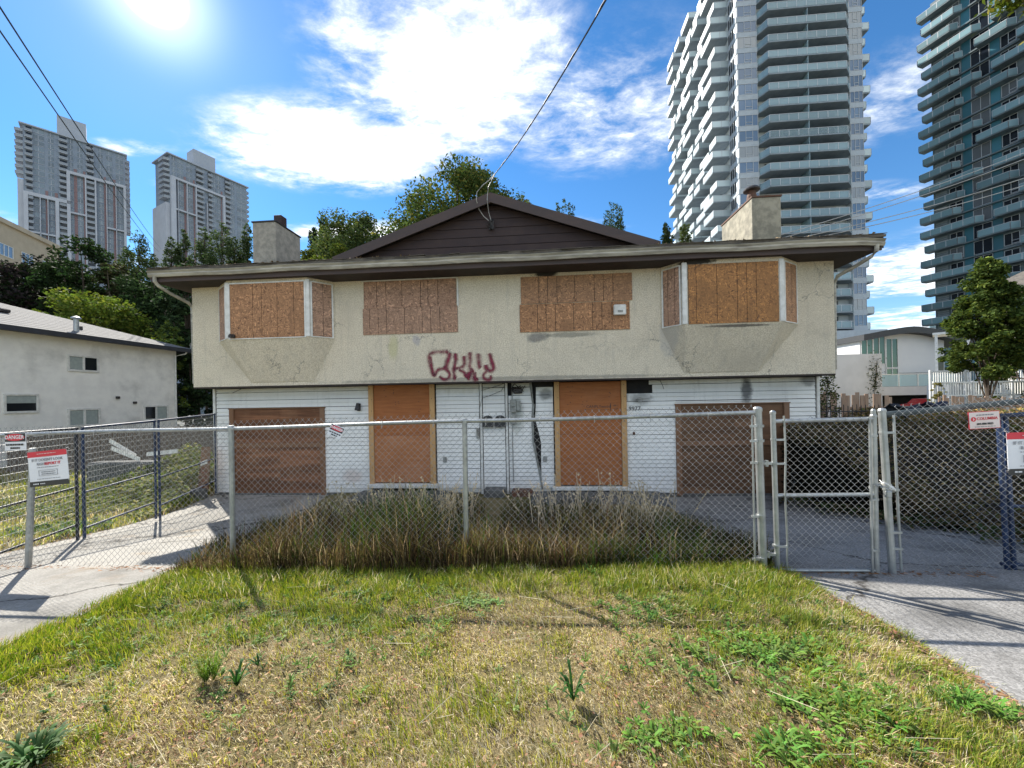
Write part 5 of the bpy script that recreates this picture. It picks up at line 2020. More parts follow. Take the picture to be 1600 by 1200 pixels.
def tree(name, label, cat, x, y, base, h, rx, kind, n, size, col, alt=None, pa=0.25, trunk=0.16, low=0.25, group=None, seed=0, m=None, aspect=0.6, ry=None, ovate=False, limbs=7):
    global RNG
    RNG = np.random.default_rng(100 + seed)
    rg = random.Random(200 + seed)
    t = thing(name, label, cat, (x, y, base), 0, group)
    ry = ry or rx
    # trunk and limbs
    mb = MB()
    top = h * (0.8 if kind != 'broad' else 0.6)
    bend = [rg.uniform(-0.04, 0.04) * h for _ in range(2)]
    tr = [(bend[0] * u * u, bend[1] * u * u, top * u - 0.4 * (u == 0)) for u in (0, 0.15, 0.35, 0.6, 0.8, 1.0)]
    mb.tube(tr, trunk, 8, r2=trunk * 0.25)
    cl = []
    if kind == 'broad':
        for k in range(limbs * 3):
            u = rg.uniform(0.35, 1.0)
            i = min(4, int(u * 5))
            s = Vector(tr[i]).lerp(Vector(tr[i + 1]), u * 5 - i)
            th = rg.uniform(0, 6.283)
            zt = rg.uniform(low + 0.08, 0.98) * h
            q = (zt / h - low) / (1 - low)
            rad = math.sqrt(max(0.04, 1 - (2 * q - 0.85) ** 2 / 1.35)) * rg.uniform(0.45, 0.98)
            if ovate:
                rad *= 1.2 * (1 - q) ** 0.75 + 0.10
            e = Vector((rx * rad * math.cos(th), ry * rad * math.sin(th), zt))
            mid = s.lerp(e, 0.5) + Vector((0, 0, 0.06 * h))
            mb.tube([s, mid, e], trunk * 0.34, 5, r2=trunk * 0.06)
            cl.append((e, rg.uniform(0.16, 0.30) * rx))
            cl.append((mid.lerp(e, 0.4) + Vector((rg.uniform(-.2, .2) * rx, rg.uniform(-.2, .2) * ry, rg.uniform(-.05, .08) * h)), rg.uniform(0.14, 0.26) * rx))
        for k in range(limbs * 4):
            th, ph = rg.uniform(0, 6.283), rg.uniform(-0.7, 1.0)
            q = math.sqrt(1 - ph * ph) if abs(ph) < 1 else 0
            if ovate:
                q *= 1.2 * max(0.0, 0.54 - 0.5 * ph) ** 0.6
            e = Vector((rx * 0.93 * q * math.cos(th), ry * 0.93 * q * math.sin(th), h * (low + (1 - low) * (0.46 + 0.5 * ph))))
            cl.append((e, rg.uniform(0.10, 0.20) * rx))
    elif kind == 'column':
        for k in range(90):
            u = (k / 89) ** 0.75
            zt = h * (low + (1 - low) * u)
            r = rx * 1.5 * (math.sin(min(1, u * 2.2 + 0.25) * 1.45) * (1 - u) ** 0.5 + 0.06)
            th = rg.uniform(0, 6.283)
            e = Vector((r * 0.7 * math.cos(th), r * 0.7 * math.sin(th), zt))
            s = Vector((0, 0, zt - 0.12 * h))
            mb.tube([s, e], trunk * 0.2, 4, r2=trunk * 0.05)
            cl.append((e, max(0.16, r * 0.5)))
    elif kind == 'spire':
        for k in range(11):
            th, rr = rg.uniform(0, 6.283), rx * math.sqrt(rg.random())
            hh = h * (1 - 0.07 * (rr / rx) ** 1.2 * rg.uniform(0.3, 1.5))
            b = Vector((rr * math.cos(th), rr * math.sin(th), 0))
            mb.tube([b * 0.3 + Vector((0, 0, h * 0.2)), b + Vector((0, 0, hh * 0.6)), b + Vector((0, 0, hh))], trunk * 0.25, 4, r2=trunk * 0.06)
            for q in range(46):
                u = q / 45
                cl.append((b + Vector((rg.uniform(-.12, .12), rg.uniform(-.12, .12), hh * (low + (1 - low) * u) - 0.1)), max(0.12, rx * 0.34 * (1.08 - u) ** 0.7)))
    else:                                   # conifer
        for k in range(44):
            u = k / 43
            zt = h * (low + (0.97 - low) * u)
            r = rx * (1 - u) ** 0.8 * rg.uniform(0.75, 1.1) + 0.15
            for q in range(3):
                th = rg.uniform(0, 6.283)
                e = Vector((r * math.cos(th), r * math.sin(th), zt - 0.08 * r))
                mb.tube([(0, 0, zt), e], trunk * 0.16, 4, r2=trunk * 0.04)
                cl.append((e * 0.98, 0.20 * r + 0.12))
                cl.append((Vector((e.x * 0.55, e.y * 0.55, e.z + 0.08)), 0.22 * r + 0.12))
    part('trunk', mb, BARK, t)
    w = np.array([c[1] ** 2 for c in cl])
    w /= w.sum()
    idx = RNG.choice(len(cl), n, p=w)
    ce = np.array([tuple(c[0]) for c in cl])[idx]
    ra = np.array([c[1] for c in cl])[idx]
    v = RNG.normal(0, 1, (n, 3))
    v /= np.linalg.norm(v, axis=1, keepdims=True)
    rad = RNG.random(n)[:, None] ** 0.45
    P = ce + v * rad * ra[:, None] * np.array([1.15, 1.15, 0.85])
    clump = (0.78 + 0.44 * RNG.random(len(cl)))[idx][:, None]
    c = tint(n, col, 0.28, alt, pa) * clump
    me = leaf_mesh('crown', P, size, c, m or LEAF, aspect=aspect)
    inst('crown', me, t)
    return t


def tree_px(name, label, cat, px, ytop, D, hw, kind, n, size, col, alt=None, pa=0.25, **kw):
    x, zt = ray_xz(px, ytop, D)
    base = -0.85
    return tree(name, label, cat, x, D, base, zt - base, hw / 600 * D, kind, n, size, col, alt, pa, **kw)


DK, DK2 = (0.022, 0.036, 0.014), (0.035, 0.032, 0.018)
GR, YG, OL = (0.065, 0.105, 0.025), (0.15, 0.19, 0.03), (0.07, 0.085, 0.03)
g1 = 'dark evergreens behind the white house'
tree_px('evergreen_tree', 'dark purplish evergreen at the left picture edge below the beige block', 'tree', 15, 412, 31, 75, 'broad', 15000, 0.30, (0.036, 0.028, 0.027), DK, 0.4, low=0.0, limbs=13, group=g1, seed=1, trunk=0.3)
tree_px('evergreen_tree', 'dark evergreen second from the left edge above the white house roof', 'tree', 78, 404, 33, 66, 'broad', 15000, 0.30, (0.030, 0.028, 0.022), DK, 0.5, low=0.0, limbs=13, group=g1, seed=2, trunk=0.3)
tree_px('evergreen_tree', 'tallest dark evergreen overlapping the left tower', 'tree', 135, 376, 31, 66, 'broad', 18000, 0.28, DK, (0.035, 0.07, 0.02), 0.3, low=0.0, limbs=13, group=g1, seed=3, trunk=0.32)
tree_px('evergreen_tree', 'brownish evergreen right of the tallest dark one', 'tree', 182, 402, 30, 46, 'broad', 13000, 0.26, (0.045, 0.045, 0.02), (0.06, 0.09, 0.03), 0.3, low=0.0, limbs=13, group=g1, seed=4, trunk=0.26)
tree_px('evergreen_tree', 'deep green bushy tree between the white house and the duplex', 'tree', 245, 416, 28, 58, 'broad', 16000, 0.25, (0.030, 0.05, 0.02), (0.05, 0.09, 0.03), 0.3, low=0.0, limbs=13, group=g1, seed=5, trunk=0.26)
tree_px('evergreen_tree', 'dark tree close behind the left corner of the duplex', 'tree', 305, 415, 25, 54, 'broad', 15000, 0.24, (0.03, 0.05, 0.022), (0.06, 0.1, 0.04), 0.2, low=0.0, limbs=13, group=g1, seed=6, trunk=0.24)
tree_px('evergreen_tree', 'dark wide tree low at the left picture edge behind the roof', 'tree', -50, 430, 28, 60, 'broad', 6000, 0.3, (0.03, 0.028, 0.022), DK, 0.4, low=0.0, limbs=13, group=g1, seed=7, trunk=0.26)
g2 = 'slim poplars in front of the second tower'
for i, (px, yt, hw, lab) in enumerate([(216, 362, 17, 'slim pale poplar standing in the gap between the two far towers'), (200, 385, 15, 'poplar leaning on the right edge of the first tower'), (240, 398, 9, 'small thin poplar right of the gap between the towers'), (268, 372, 11, 'first poplar from the left in front of the second tower'), (286, 360, 11, 'second poplar from the left in front of the second tower'),
                                       (318, 356, 13, 'third poplar from the left in front of the second tower'), (344, 346, 17, 'widest poplar in front of the second tower'), (366, 372, 11, 'short poplar right of the widest one'), (386, 350, 11, 'poplar beside the left chimney')]):
    tree_px('poplar_tree', lab, 'tree', px, yt, 38 + i % 3, hw * 1.3, 'column', 9500, 0.21, (0.055, 0.085, 0.03), (0.10, 0.13, 0.05), 0.3, low=0.35, group=g2, seed=20 + i, trunk=0.14)
tree_px('maple_tree', 'bright yellow green bushy maple behind the roof of the white house', 'tree', 150, 462, 23, 84, 'broad', 15000, 0.20, (0.10, 0.145, 0.025), (0.17, 0.19, 0.035), 0.35, low=0.3, seed=40, trunk=0.2, limbs=10)
tree_px('young_tree', 'small light green tree left of the duplex corner behind the eave', 'tree', 262, 490, 22, 22, 'broad', 3500, 0.16, (0.11, 0.16, 0.045), YG, 0.3, low=0.2, seed=41, trunk=0.08)
tree_px('locust_tree', 'large feathery green tree rising behind the gable', 'tree', 722, 274, 24, 122, 'broad', 80000, 0.19, (0.075, 0.11, 0.03), (0.16, 0.15, 0.035), 0.22, low=0.25, seed=42, trunk=0.3, limbs=24)
tree_px('locust_tree', 'lower rounded green tree left of the gable', 'tree', 560, 340, 26, 98, 'broad', 70000, 0.18, (0.08, 0.115, 0.04), (0.13, 0.15, 0.04), 0.25, low=0.2, seed=43, trunk=0.22, limbs=18)
tree_px('locust_tree', 'low yellow green bush right of the left chimney', 'tree', 508, 372, 22, 66, 'broad', 34000, 0.15, (0.11, 0.15, 0.03), (0.17, 0.18, 0.035), 0.3, low=0.2, seed=44, trunk=0.14)
g3 = 'slender cypresses behind the house roof'
for i, (px, yt, hw, n, lab, c) in enumerate([(506, 334, 8, 2600, 'thin dark cypress spire right of the left chimney', (0.03, 0.05, 0.025)), (490, 352, 8, 2200, 'short cypress spire next to the left chimney', (0.03, 0.05, 0.025)), (535, 355, 6, 1600, 'faint cypress spire behind the low tree left of the gable', (0.05, 0.07, 0.035)),
                                             (820, 298, 10, 2200, 'small yellowish treetop right of the gable peak', (0.16, 0.16, 0.05)), (882, 308, 17, 3600, 'pair of thin cypress spires above the right slope of the gable', (0.06, 0.085, 0.03)), (958, 310, 20, 5200, 'dense group of cypress spires right of the gable', (0.06, 0.09, 0.03)),
                                             (1040, 345, 8, 2000, 'dark cypress spire at the foot of the glass tower', (0.04, 0.06, 0.025)), (1072, 346, 10, 2600, 'sunlit cypress spire in front of the glass tower', (0.10, 0.13, 0.04))]):
    tree_px('cypress_tree', lab, 'tree', px, yt, 33 + i % 3, hw, 'spire', n * 5, 0.18, c, low=0.62, group=g3, seed=60 + i, trunk=0.1, aspect=0.4)
# right hand side
tree_px('street_maple', 'narrow crowned green maple with pale forked trunk beside the white railing', 'tree', 1541, 402, 17, 56, 'broad', 30000, 0.14, (0.055, 0.085, 0.02), (0.12, 0.15, 0.03), 0.25, low=0.3, seed=80, trunk=0.10, limbs=18, ovate=True)
tree_px('street_maple', 'second darker green tree at the right picture edge behind the maple', 'tree', 1606, 500, 20, 50, 'broad', 12000, 0.17, (0.05, 0.075, 0.02), (0.13, 0.15, 0.03), 0.2, low=0.2, seed=81, trunk=0.13)
tree_px('young_tree', 'thin leafy sapling against the right wall of the duplex', 'tree', 1292, 575, 13.2, 12, 'column', 900, 0.085, (0.06, 0.085, 0.03), (0.16, 0.17, 0.05), 0.3, low=0.3, seed=82, trunk=0.03)
tree_px('shrub', 'yellowish shrub at the left end of the white railing', 'shrub', 1466, 596, 19, 12, 'broad', 1500, 0.09, (0.16, 0.15, 0.05), (0.22, 0.19, 0.05), 0.4, low=0.1, seed=83, trunk=0.03)


# ivy and weeds climbing the bank left of the house
def ground_cover(name, label, n, xr, yr, zfun, size, col, alt, pa, seed, m=None, keep=None):
    global RNG
    RNG = np.random.default_rng(seed)
    x = xr[0] + (xr[1] - xr[0]) * RNG.random(n)
    y = yr[0] + (yr[1] - yr[0]) * RNG.random(n)
    if keep is not None:
        k = keep(x, y)
        x, y = x[k], y[k]
    z = gz(x, y) + zfun(x, y) * RNG.random(len(x)) ** 0.5
    me = leaf_mesh(name, np.stack([x, y, z], 1), size, tint(len(x), col, 0.35, alt, pa), m or LEAF, up=1.0, aspect=0.75)
    return tag(inst(name, me), label, None, None, 'stuff')


ground_cover('ivy', 'sunlit ivy and bramble leaves covering the bank left of the duplex', 26000, (-12.5, -7.6), (7.6, 12.8), lambda x, y: 0.10 + 1.15 * sstep(-11.8, -8.9, x) * sstep(8.6, 11.2, y) * fbm(x, y, 0.9, 3) * 1.5, 0.085, (0.14, 0.18, 0.04), (0.30, 0.28, 0.10), 0.35, 301,
             keep=lambda x, y: (x < left_drive(y)[0] - 0.05) & (fbm(x, y, 1.1, 3) > 0.38))
ground_cover('weed_leaves', 'broad green weed leaves beside the left driveway behind the fence', 4500, (-10.5, -6.6), (4.8, 8.2), lambda x, y: 0.08 + 0.12 * fbm(x, y, 1.3, 2), 0.075, (0.08, 0.15, 0.035), (0.22, 0.27, 0.10), 0.3, 302,
             keep=lambda x, y: (x < left_drive(y)[0] - 0.03) & (fbm(x, y, 0.9, 3) > 0.5))


# bramble hedge on the right
def hedge():
    global RNG
    RNG = np.random.default_rng(303)
    t = thing('bramble_hedge', 'tall tangled dry bramble hedge right of the asphalt driveway', 'hedge', (0, 0, 0))
    L = lambda y: np.interp(y, [4.6, 6.0, 8.0, 11.0], [6.6, 6.35, 6.2, 7.0])

    def top(x, y):
        return 0.05 + 0.80 * sstep(6.3, 7.7, y) + 0.28 * (fbm(x, y, 1.0, 4) - 0.5) * 2
    # inner sheet for the stems, near black: the hedge's shade put into its colour
    mb = MB()
    ys = np.linspace(4.9, 10.8, 26)
    us = np.linspace(0, 1, 14)
    v, f = [], []
    for y in ys:
        for u in us:
            x = L(y) + 0.25 + 3.6 * max(0, (u - 0.45) / 0.55)
            z = -1.0 + (top(x, y) - 0.12 + 1.0) * min(1, u / 0.45)
            v.append((x + random.uniform(-.06, .06) + 0.12 * (u < 0.2), y, z + random.uniform(-.05, .05)))
    k = len(us)
    for i in range(len(ys) - 1):
        for j in range(k - 1):
            f.append((i * k + j, i * k + j + 1, (i + 1) * k + j + 1, (i + 1) * k + j))
    mb.add(v, f)
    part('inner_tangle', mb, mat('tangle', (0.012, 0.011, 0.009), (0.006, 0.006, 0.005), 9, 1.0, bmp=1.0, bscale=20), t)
    n = 34000
    y = 4.6 + 6.4 * RNG.random(n)
    face = RNG.random(n) < 0.45
    x = np.where(face, L(y) + 0.30 * RNG.random(n), L(y) + 0.1 + 3.4 * RNG.random(n))
    tz = top(x, y)
    z = np.where(face, -0.75 + (tz + 0.75) * RNG.random(n), tz - 0.16 * RNG.random(n) ** 2 + 0.05 * RNG.random(n))
    upper = (z > tz - 0.3)  # leaves below this are near black: shade put into their colour
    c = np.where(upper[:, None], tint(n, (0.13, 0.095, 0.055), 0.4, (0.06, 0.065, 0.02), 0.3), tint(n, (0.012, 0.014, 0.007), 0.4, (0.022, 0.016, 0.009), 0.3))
    q = RNG.random(n) < 0.10
    c[q & upper] = np.array((0.30, 0.22, 0.10))
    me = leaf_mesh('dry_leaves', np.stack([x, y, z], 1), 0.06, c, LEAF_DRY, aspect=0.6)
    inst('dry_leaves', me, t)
    mb = MB()
    rg = random.Random(44)
    for k in range(260):
        y = rg.uniform(4.7, 10.5)
        x = float(L(y)) + rg.uniform(0.0, 1.6)
        z = float(top(x, y))
        a = rg.uniform(0, 6.28)
        l = rg.uniform(0.2, 0.6)
        mb.tube([(x, y, z - 0.25), (x + 0.5 * l * math.cos(a), y + 0.5 * l * math.sin(a), z + rg.uniform(0.0, 0.14)), (x + l * math.cos(a), y + l * math.sin(a), z - rg.uniform(0.0, 0.3))], 0.005, 3, r2=0.003, caps=False)
    o = part('canes', mb, BARK, t)
    o['kind'] = 'stuff'


hedge()


def brush_mound():
    global RNG
    RNG = np.random.default_rng(304)
    t = thing('dry_brush', 'sunlit mound of dry brown brambles right of the tarpaulins', 'brush', (0, 0, 0))
    n = 30000
    y = 7.6 + 5.2 * RNG.random(n)
    x = 10.2 + 5.5 * RNG.random(n)
    tz = 0.95 + 0.35 * (fbm(x, y, 0.9, 4) - 0.5) * 2 - 0.9 * sstep(1.0, 0.0, (x - 10.2)) - 0.5 * sstep(1.0, 0.0, y - 7.6)
    z = tz - 0.5 * RNG.random(n) ** 1.6
    c = tint(n, (0.26, 0.185, 0.105), 0.45, (0.11, 0.13, 0.035), 0.28)
    q = RNG.random(n) < 0.15
    c[q] = np.array((0.33, 0.22, 0.06))
    inst('dry_leaves', leaf_mesh('dry_leaves', np.stack([x, y, z], 1), 0.085, c, LEAF_DRY, aspect=0.55), t)
    mb = MB()
    ys, xs = np.linspace(7.9, 12.6, 14), np.linspace(10.5, 15.4, 14)
    v, f = [], []
    for yy in ys:
        for xx in xs:
            e = min(1, (xx - 10.5) / 0.8, (yy - 7.9) / 0.6)
            v.append((xx, yy, -0.95 + (1.45 + 0.3 * float(fbm(xx, yy, 0.9, 4) - 0.5)) * max(0, e)))
    for i in range(13):
        for j in range(13):
            f.append((i * 14 + j, i * 14 + j + 1, i * 14 + 15 + j, i * 14 + 14 + j))
    mb.add(v, f)
    part('inner_tangle', mb, mat('tangle_dry', (0.09, 0.065, 0.04), (0.04, 0.03, 0.02), 9, 1.0, bmp=1.0, bscale=20), t)


brush_mound()
ground_cover('weed_leaves', 'dark weeds along the foot of the bramble hedge', 5000, (5.3, 7.0), (4.2, 9.0), lambda x, y: 0.22 + 0 * x, 0.06, (0.05, 0.07, 0.025), (0.14, 0.1, 0.05), 0.4, 305, keep=lambda x, y: x > np.interp(y, [4.2, 5.0, 9], [6.2, 6.0, 5.9]) + 0.2 * np.sin(y * 5))


# branch of a street tree reaching in at the upper right
def overhang():
    global RNG
    RNG = np.random.default_rng(310)
    t = thing('street_tree', 'leafy street tree branch hanging into the upper right corner', 'tree', (10.2, 3.0, -0.1))
    mb = MB()
    mb.tube([(0, 0, -0.3), (0.05, 0, 2.5), (0.0, 0.1, 5.0), (-0.2, 0.2, 7.5)], 0.2, 10, r2=0.08)
    mb.tube([(0.0, 0.1, 4.9), (-1.5, 0.7, 5.9), (-3.0, 1.3, 6.5), (-4.1, 1.75, 6.62)], 0.07, 7, r2=0.012)
    mb.tube([(-2.6, 1.1, 6.4), (-3.3, 1.3, 6.35), (-3.75, 1.5, 6.2)], 0.02, 5, r2=0.006)
    part('trunk', mb, BARK, t)
    cl = [((-3.95, 1.7, 6.60), 0.22), ((-3.6, 1.55, 6.55), 0.30), ((-3.62, 1.45, 6.22), 0.16), ((-3.2, 1.4, 6.6), 0.4), ((-2.6, 1.1, 6.7), 0.5), ((-1.5, 0.7, 6.8), 0.9), ((0, 0.2, 7.6), 1.6), ((1.2, -0.3, 6.8), 1.4), ((-0.3, -0.8, 6.5), 1.2)]
    P = []
    for c, r in cl:
        n = int(900 * r + 60)
        v = RNG.normal(0, 0.5, (n, 3)) * r * np.array([1, 1, 0.65]) + np.array(c)
        P.append(v)
    P = np.concatenate(P)
    inst('crown', leaf_mesh('crown', P, 0.085, tint(len(P), (0.09, 0.12, 0.02), 0.3, (0.2, 0.18, 0.04), 0.25), LEAF, aspect=0.5, droop=0.5), t)


overhang()


# ------------------------------------------------------------------ broad-leaved weeds in the lawn
def rosette(V, F, C, x, y, n, L, w, col, up, rg):
    z = float(gz(x, y))
    for k in range(int(n * 1.7)):
        a = rg.uniform(0, 6.283)
        l = L * rg.uniform(0.45, 1.2)
        ww = w * rg.uniform(0.7, 1.15)
        lift = up * rg.uniform(0.6, 1.3)
        dx, dy = math.cos(a), math.sin(a)
        o = len(V)
        j = rg.uniform(0.7, 1.3)
        tw = rg.uniform(-0.4, 0.4)
        for i, u in enumerate((0.0, 0.28, 0.55, 0.8, 1.0)):
            ww2 = ww * 0.6 * (0.3, 0.8, 0.75, 1.0, 0.08)[i]
            h = z + 0.01 + l * (lift * math.sin(u * (1.6 + 1.2 * abs(tw))) + 0.02)
            px, py = x + dx * l * u, y + dy * l * u
            for s in (-1, 1):
                V.append((px - dy * ww2 * s, py + dx * ww2 * s, h + 0.25 * ww2 * (1 if s * tw > 0 else 0.2)))
                C.append(tuple(q * j * (0.8 + 0.3 * u) for q in col))
        for i in range(4):
            F += [o + i * 2, o + i * 2 + 1, o + i * 2 + 3, o + i * 2 + 2]


def weed(name, label, cat, spots, group=None, kind=None):
    V, F, C = [], [], []
    rg = random.Random(hash(label) % 1000 if False else len(label) * 7 + int(spots[0][0] * 100))
    for s in spots:
        rosette(V, F, C, *s, rg)
    me = np_mesh(name, np.array(V), 4, np.array(F), GRASS, np.array(C))
    o = inst(name, me)
    return tag(o, label, cat, group, kind)


LG, DG, PG = (0.13, 0.235, 0.04), (0.035, 0.095, 0.02), (0.20, 0.28, 0.085)
rg = random.Random(77)


def patch(cx, cy, rx, ry, n, leaves, L, w, col, up=0.45):
    return [(cx + rg.gauss(0, rx * 0.5), cy + rg.gauss(0, ry * 0.5), leaves, L * rg.uniform(0.7, 1.2), w * rg.uniform(0.8, 1.2), tuple(q * rg.uniform(0.8, 1.2) for q in col), up) for _ in range(n)]


weed('dock_plant', 'dark green upright dock plant alone in the straw at lower left', 'weed', [(-1.62, 2.22, 9, 0.085, 0.016, DG, 1.2)])
weed('grass_tuft', 'rounded bright green grass tuft left of the dark dock plant', 'grass tuft', patch(-1.83, 2.27, 0.05, 0.04, 8, 22, 0.085, 0.0028, (0.14, 0.22, 0.03), 1.5))
weed('dock_plant', 'dark green upright weed in the middle of the dry lawn', 'weed', [(0.30, 2.07, 14, 0.10, 0.014, DG, 1.4)])
weed('weed_clump', 'dark green leafy clump cut by the lower left corner', 'weed', patch(-2.25, 1.74, 0.22, 0.07, 9, 12, 0.11, 0.014, (0.06, 0.14, 0.03), 0.8))
weed('weed_patch', 'large bright dandelion clump in the right half of the lawn', None, patch(1.50, 2.45, 0.50, 0.26, 95, 6, 0.062, 0.013, LG, 0.55), None, 'stuff')
weed('weed_patch', 'bright leafy weed patch nearest the lower right between lawn and drive', None, patch(1.70, 1.97, 0.42, 0.17, 75, 6, 0.06, 0.013, LG, 0.55), None, 'stuff')
weed('weed_patch', 'leafy weed clump at the bottom edge right of the middle', None, patch(0.74, 1.85, 0.22, 0.10, 30, 6, 0.055, 0.012, LG, 0.55), None, 'stuff')
weed('weed_patch', 'grassy weed at the corner of lawn and asphalt on the right', None, patch(2.36, 1.96, 0.22, 0.09, 26, 8, 0.075, 0.008, LG, 0.8), None, 'stuff')
weed('weed_patch', 'weed patch with long leaves at the lower right bottom edge', None, patch(1.25, 1.76, 0.26, 0.07, 22, 7, 0.07, 0.010, LG, 0.55), None, 'stuff')
weed('weed_patch', 'pale leaved weed patch in the lawn in front of the middle fence post', None, patch(-0.32, 3.12, 0.24, 0.16, 40, 6, 0.05, 0.011, PG, 0.45), None, 'stuff')
weed('weed_patch', 'loose green weed patch between the large dandelion clump and the gate', None, patch(1.05, 3.0, 0.45, 0.22, 55, 6, 0.05, 0.010, (0.10, 0.19, 0.035), 0.5), None, 'stuff')
sp = []
for k in range(1500):
    y = 1.7 + 2.3 * rg.random()
    x = rg.uniform(-3.3, 2.45)
    if y < 2.6 and rg.random() < 0.6 and x < 0.4:
        continue
    if float(fbm(x, y, 1.1, 3)) < 0.45:
        continue
    sp.append((x, y, rg.randint(4, 8), rg.uniform(0.025, 0.06), rg.uniform(0.005, 0.011), rg.choice([LG, PG, DG, LG, (0.16, 0.22, 0.05)]), rg.uniform(0.4, 0.9)))
weed('lawn_weeds', 'scattered small broad leaved weeds through the lawn', None, sp, None, 'stuff')


# fallen leaves and straw
def litter(name, label, n, xf, size, cols, seed):
    global RNG
    RNG = np.random.default_rng(seed)
    x, y = xf(n)
    z = gz(x, y) + 0.012 + 0.025 * RNG.random(len(x))
    d = RNG.random(len(x)) * 6.283
    L = size * (0.5 + RNG.random(len(x)))
    W2 = L * (0.25 + 0.3 * RNG.random(len(x)))
    V = np.empty((len(x), 4, 3), dtype=np.float32)
    dx, dy = np.cos(d), np.sin(d)
    zr = lambda: 0.35 * L * (RNG.random(len(x)) - 0.3)
    V[:, 0] = np.stack([x - dx * L, y - dy * L, z + zr()], 1)
    V[:, 1] = np.stack([x + dy * W2, y - dx * W2, z], 1)
    V[:, 2] = np.stack([x + dx * L, y + dy * L, z + zr()], 1)
    V[:, 3] = np.stack([x - dy * W2, y + dx * W2, z + zr()], 1)
    c, k = pick_cols(len(x), cols, np.ones(len(cols)), 0.3)
    me = np_mesh(name, V.reshape(-1, 3), 4, np.arange(len(x) * 4), LEAF_DRY, np.repeat(c, 4, 0))
    tag(inst(name, me), label, None, None, 'stuff')


BR = [(0.25, 0.13, 0.065), (0.32, 0.19, 0.11), (0.18, 0.10, 0.06), (0.42, 0.30, 0.18), (0.28, 0.15, 0.10)]


def on_lawn(n):
    y = 1.3 + 1.9 * RNG.random(n) ** 1.2
    x = (RNG.random(n) - 0.5) * 2 * 1.4 * y
    k = (x > -3.6) & (x < 2.75) & (fbm(x - 17, y + 31, 1.3, 4) + 0.12 * (x > 0.2) + 0.10 * (y < 2.2) > 0.50)
    return x[k], y[k]


litter('fallen_leaves', 'small brown leaf litter caught in the dry lawn', 6000, on_lawn, 0.011, BR, 401)


def along_fence(n):
    s = RNG.random(n) * 12.5 - 2.2
    x = -5.68 + s * fcos + 0 * s
    y = 4.5 + s * fsin + RNG.normal(0, 0.055, n)
    k = (s < 2.4) | (s > 8.3)
    return x[k], y[k]


litter('fallen_leaves', 'line of reddish brown leaves swept against the foot of the fence', 11000, along_fence, 0.026, BR[:3] + [(0.16, 0.09, 0.05)], 402)


def drive_edges(n):
    y = 1.4 + 5.5 * RNG.random(n)
    r0, _ = right_drive(y)
    l0, l1 = left_drive(y)
    k = RNG.random(n)
    x = np.where(k < 0.4, r0 + RNG.normal(0, 0.06, n), np.where(k < 0.7, l1 + RNG.normal(-0.04, 0.07, n), l0 + np.abs(RNG.normal(0, 0.14, n))))
    return x, y


litter('fallen_leaves', 'dry brown leaves along the edges of the two driveways', 5200, drive_edges, 0.016, BR, 403)
mb_v, mb_f, mb_c = [], [], []
for k in range(110):
    y = rg.uniform(1.65, 3.6)
    x = rg.uniform(-3.3, 2.5)
    a = rg.uniform(0, 6.28)
    l, w = rg.uniform(0.03, 0.12), rg.uniform(0.0007, 0.0016)
    z = float(gz(x, y)) + 0.05
    dx, dy = math.cos(a) * l, math.sin(a) * l
    nx, ny = -math.sin(a) * w, math.cos(a) * w
    o = len(mb_v)
    ze = z + rg.uniform(0.0, 0.04)
    mb_v += [(x - dx - nx, y - dy - ny, z), (x - dx + nx, y - dy + ny, z + w), (x + dx + nx, y + dy + ny, ze + w), (x + dx - nx, y + dy - ny, ze)]
    mb_c += [(0.50, 0.44, 0.30)] * 4
    mb_f += [o, o + 1, o + 2, o + 3]
tag(inst('dry_stalks', np_mesh('dry_stalks', np.array(mb_v), 4, np.array(mb_f), LEAF_DRY, np.array(mb_c))), 'loose pale straw stalks lying on the lawn', None, None, 'stuff')

# ------------------------------------------------------------------ towers and other buildings
T_WALL = mat('tower_wall', (0.56, 0.60, 0.64), (0.49, 0.53, 0.57), 0.6, 0.7)
T_SLAB = mat('tower_slab', (0.44, 0.48, 0.52), (0.38, 0.42, 0.46), 1.5, 0.8)
T_UNDER = mat('tower_concrete', (0.27, 0.31, 0.345), (0.22, 0.26, 0.295), 1.0, 0.85)
T_GLASS = glass_mat('tower_glass', (0.10, 0.18, 0.29), 0.12, 1.0, 0.9, (0.26, 0.28, 0.29))
T_DARK = glass_mat('tower_dark_glass', (0.012, 0.016, 0.024), 0.12, 1.0, 0.4, (0.12, 0.13, 0.14))
T_RAIL = glass_mat('tower_rail_glass', (0.40, 0.54, 0.60), 0.2, 0.55, 0.7)
T_RAIL_SUN = glass_mat('tower_rail_sunlit', (0.74, 0.85, 0.86), 0.35, 0.88, 0.6)  # rail glass whitened: sunlight on the side balconies put into its colour
T_FRAME = mat('tower_frame', (0.50, 0.52, 0.54), (0.45, 0.47, 0.49), 2, 0.5)
TEAL = glass_mat('teal_panel', (0.055, 0.20, 0.26), 0.3, 1.0, 0.5)
TEAL_R = glass_mat('teal_rail', (0.22, 0.36, 0.40), 0.3, 0.9, 0.5)
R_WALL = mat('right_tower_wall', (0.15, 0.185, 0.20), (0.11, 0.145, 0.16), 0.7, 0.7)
R_SLAB = mat('right_tower_slab', (0.15, 0.19, 0.20), (0.11, 0.14, 0.155), 1.0, 0.8)


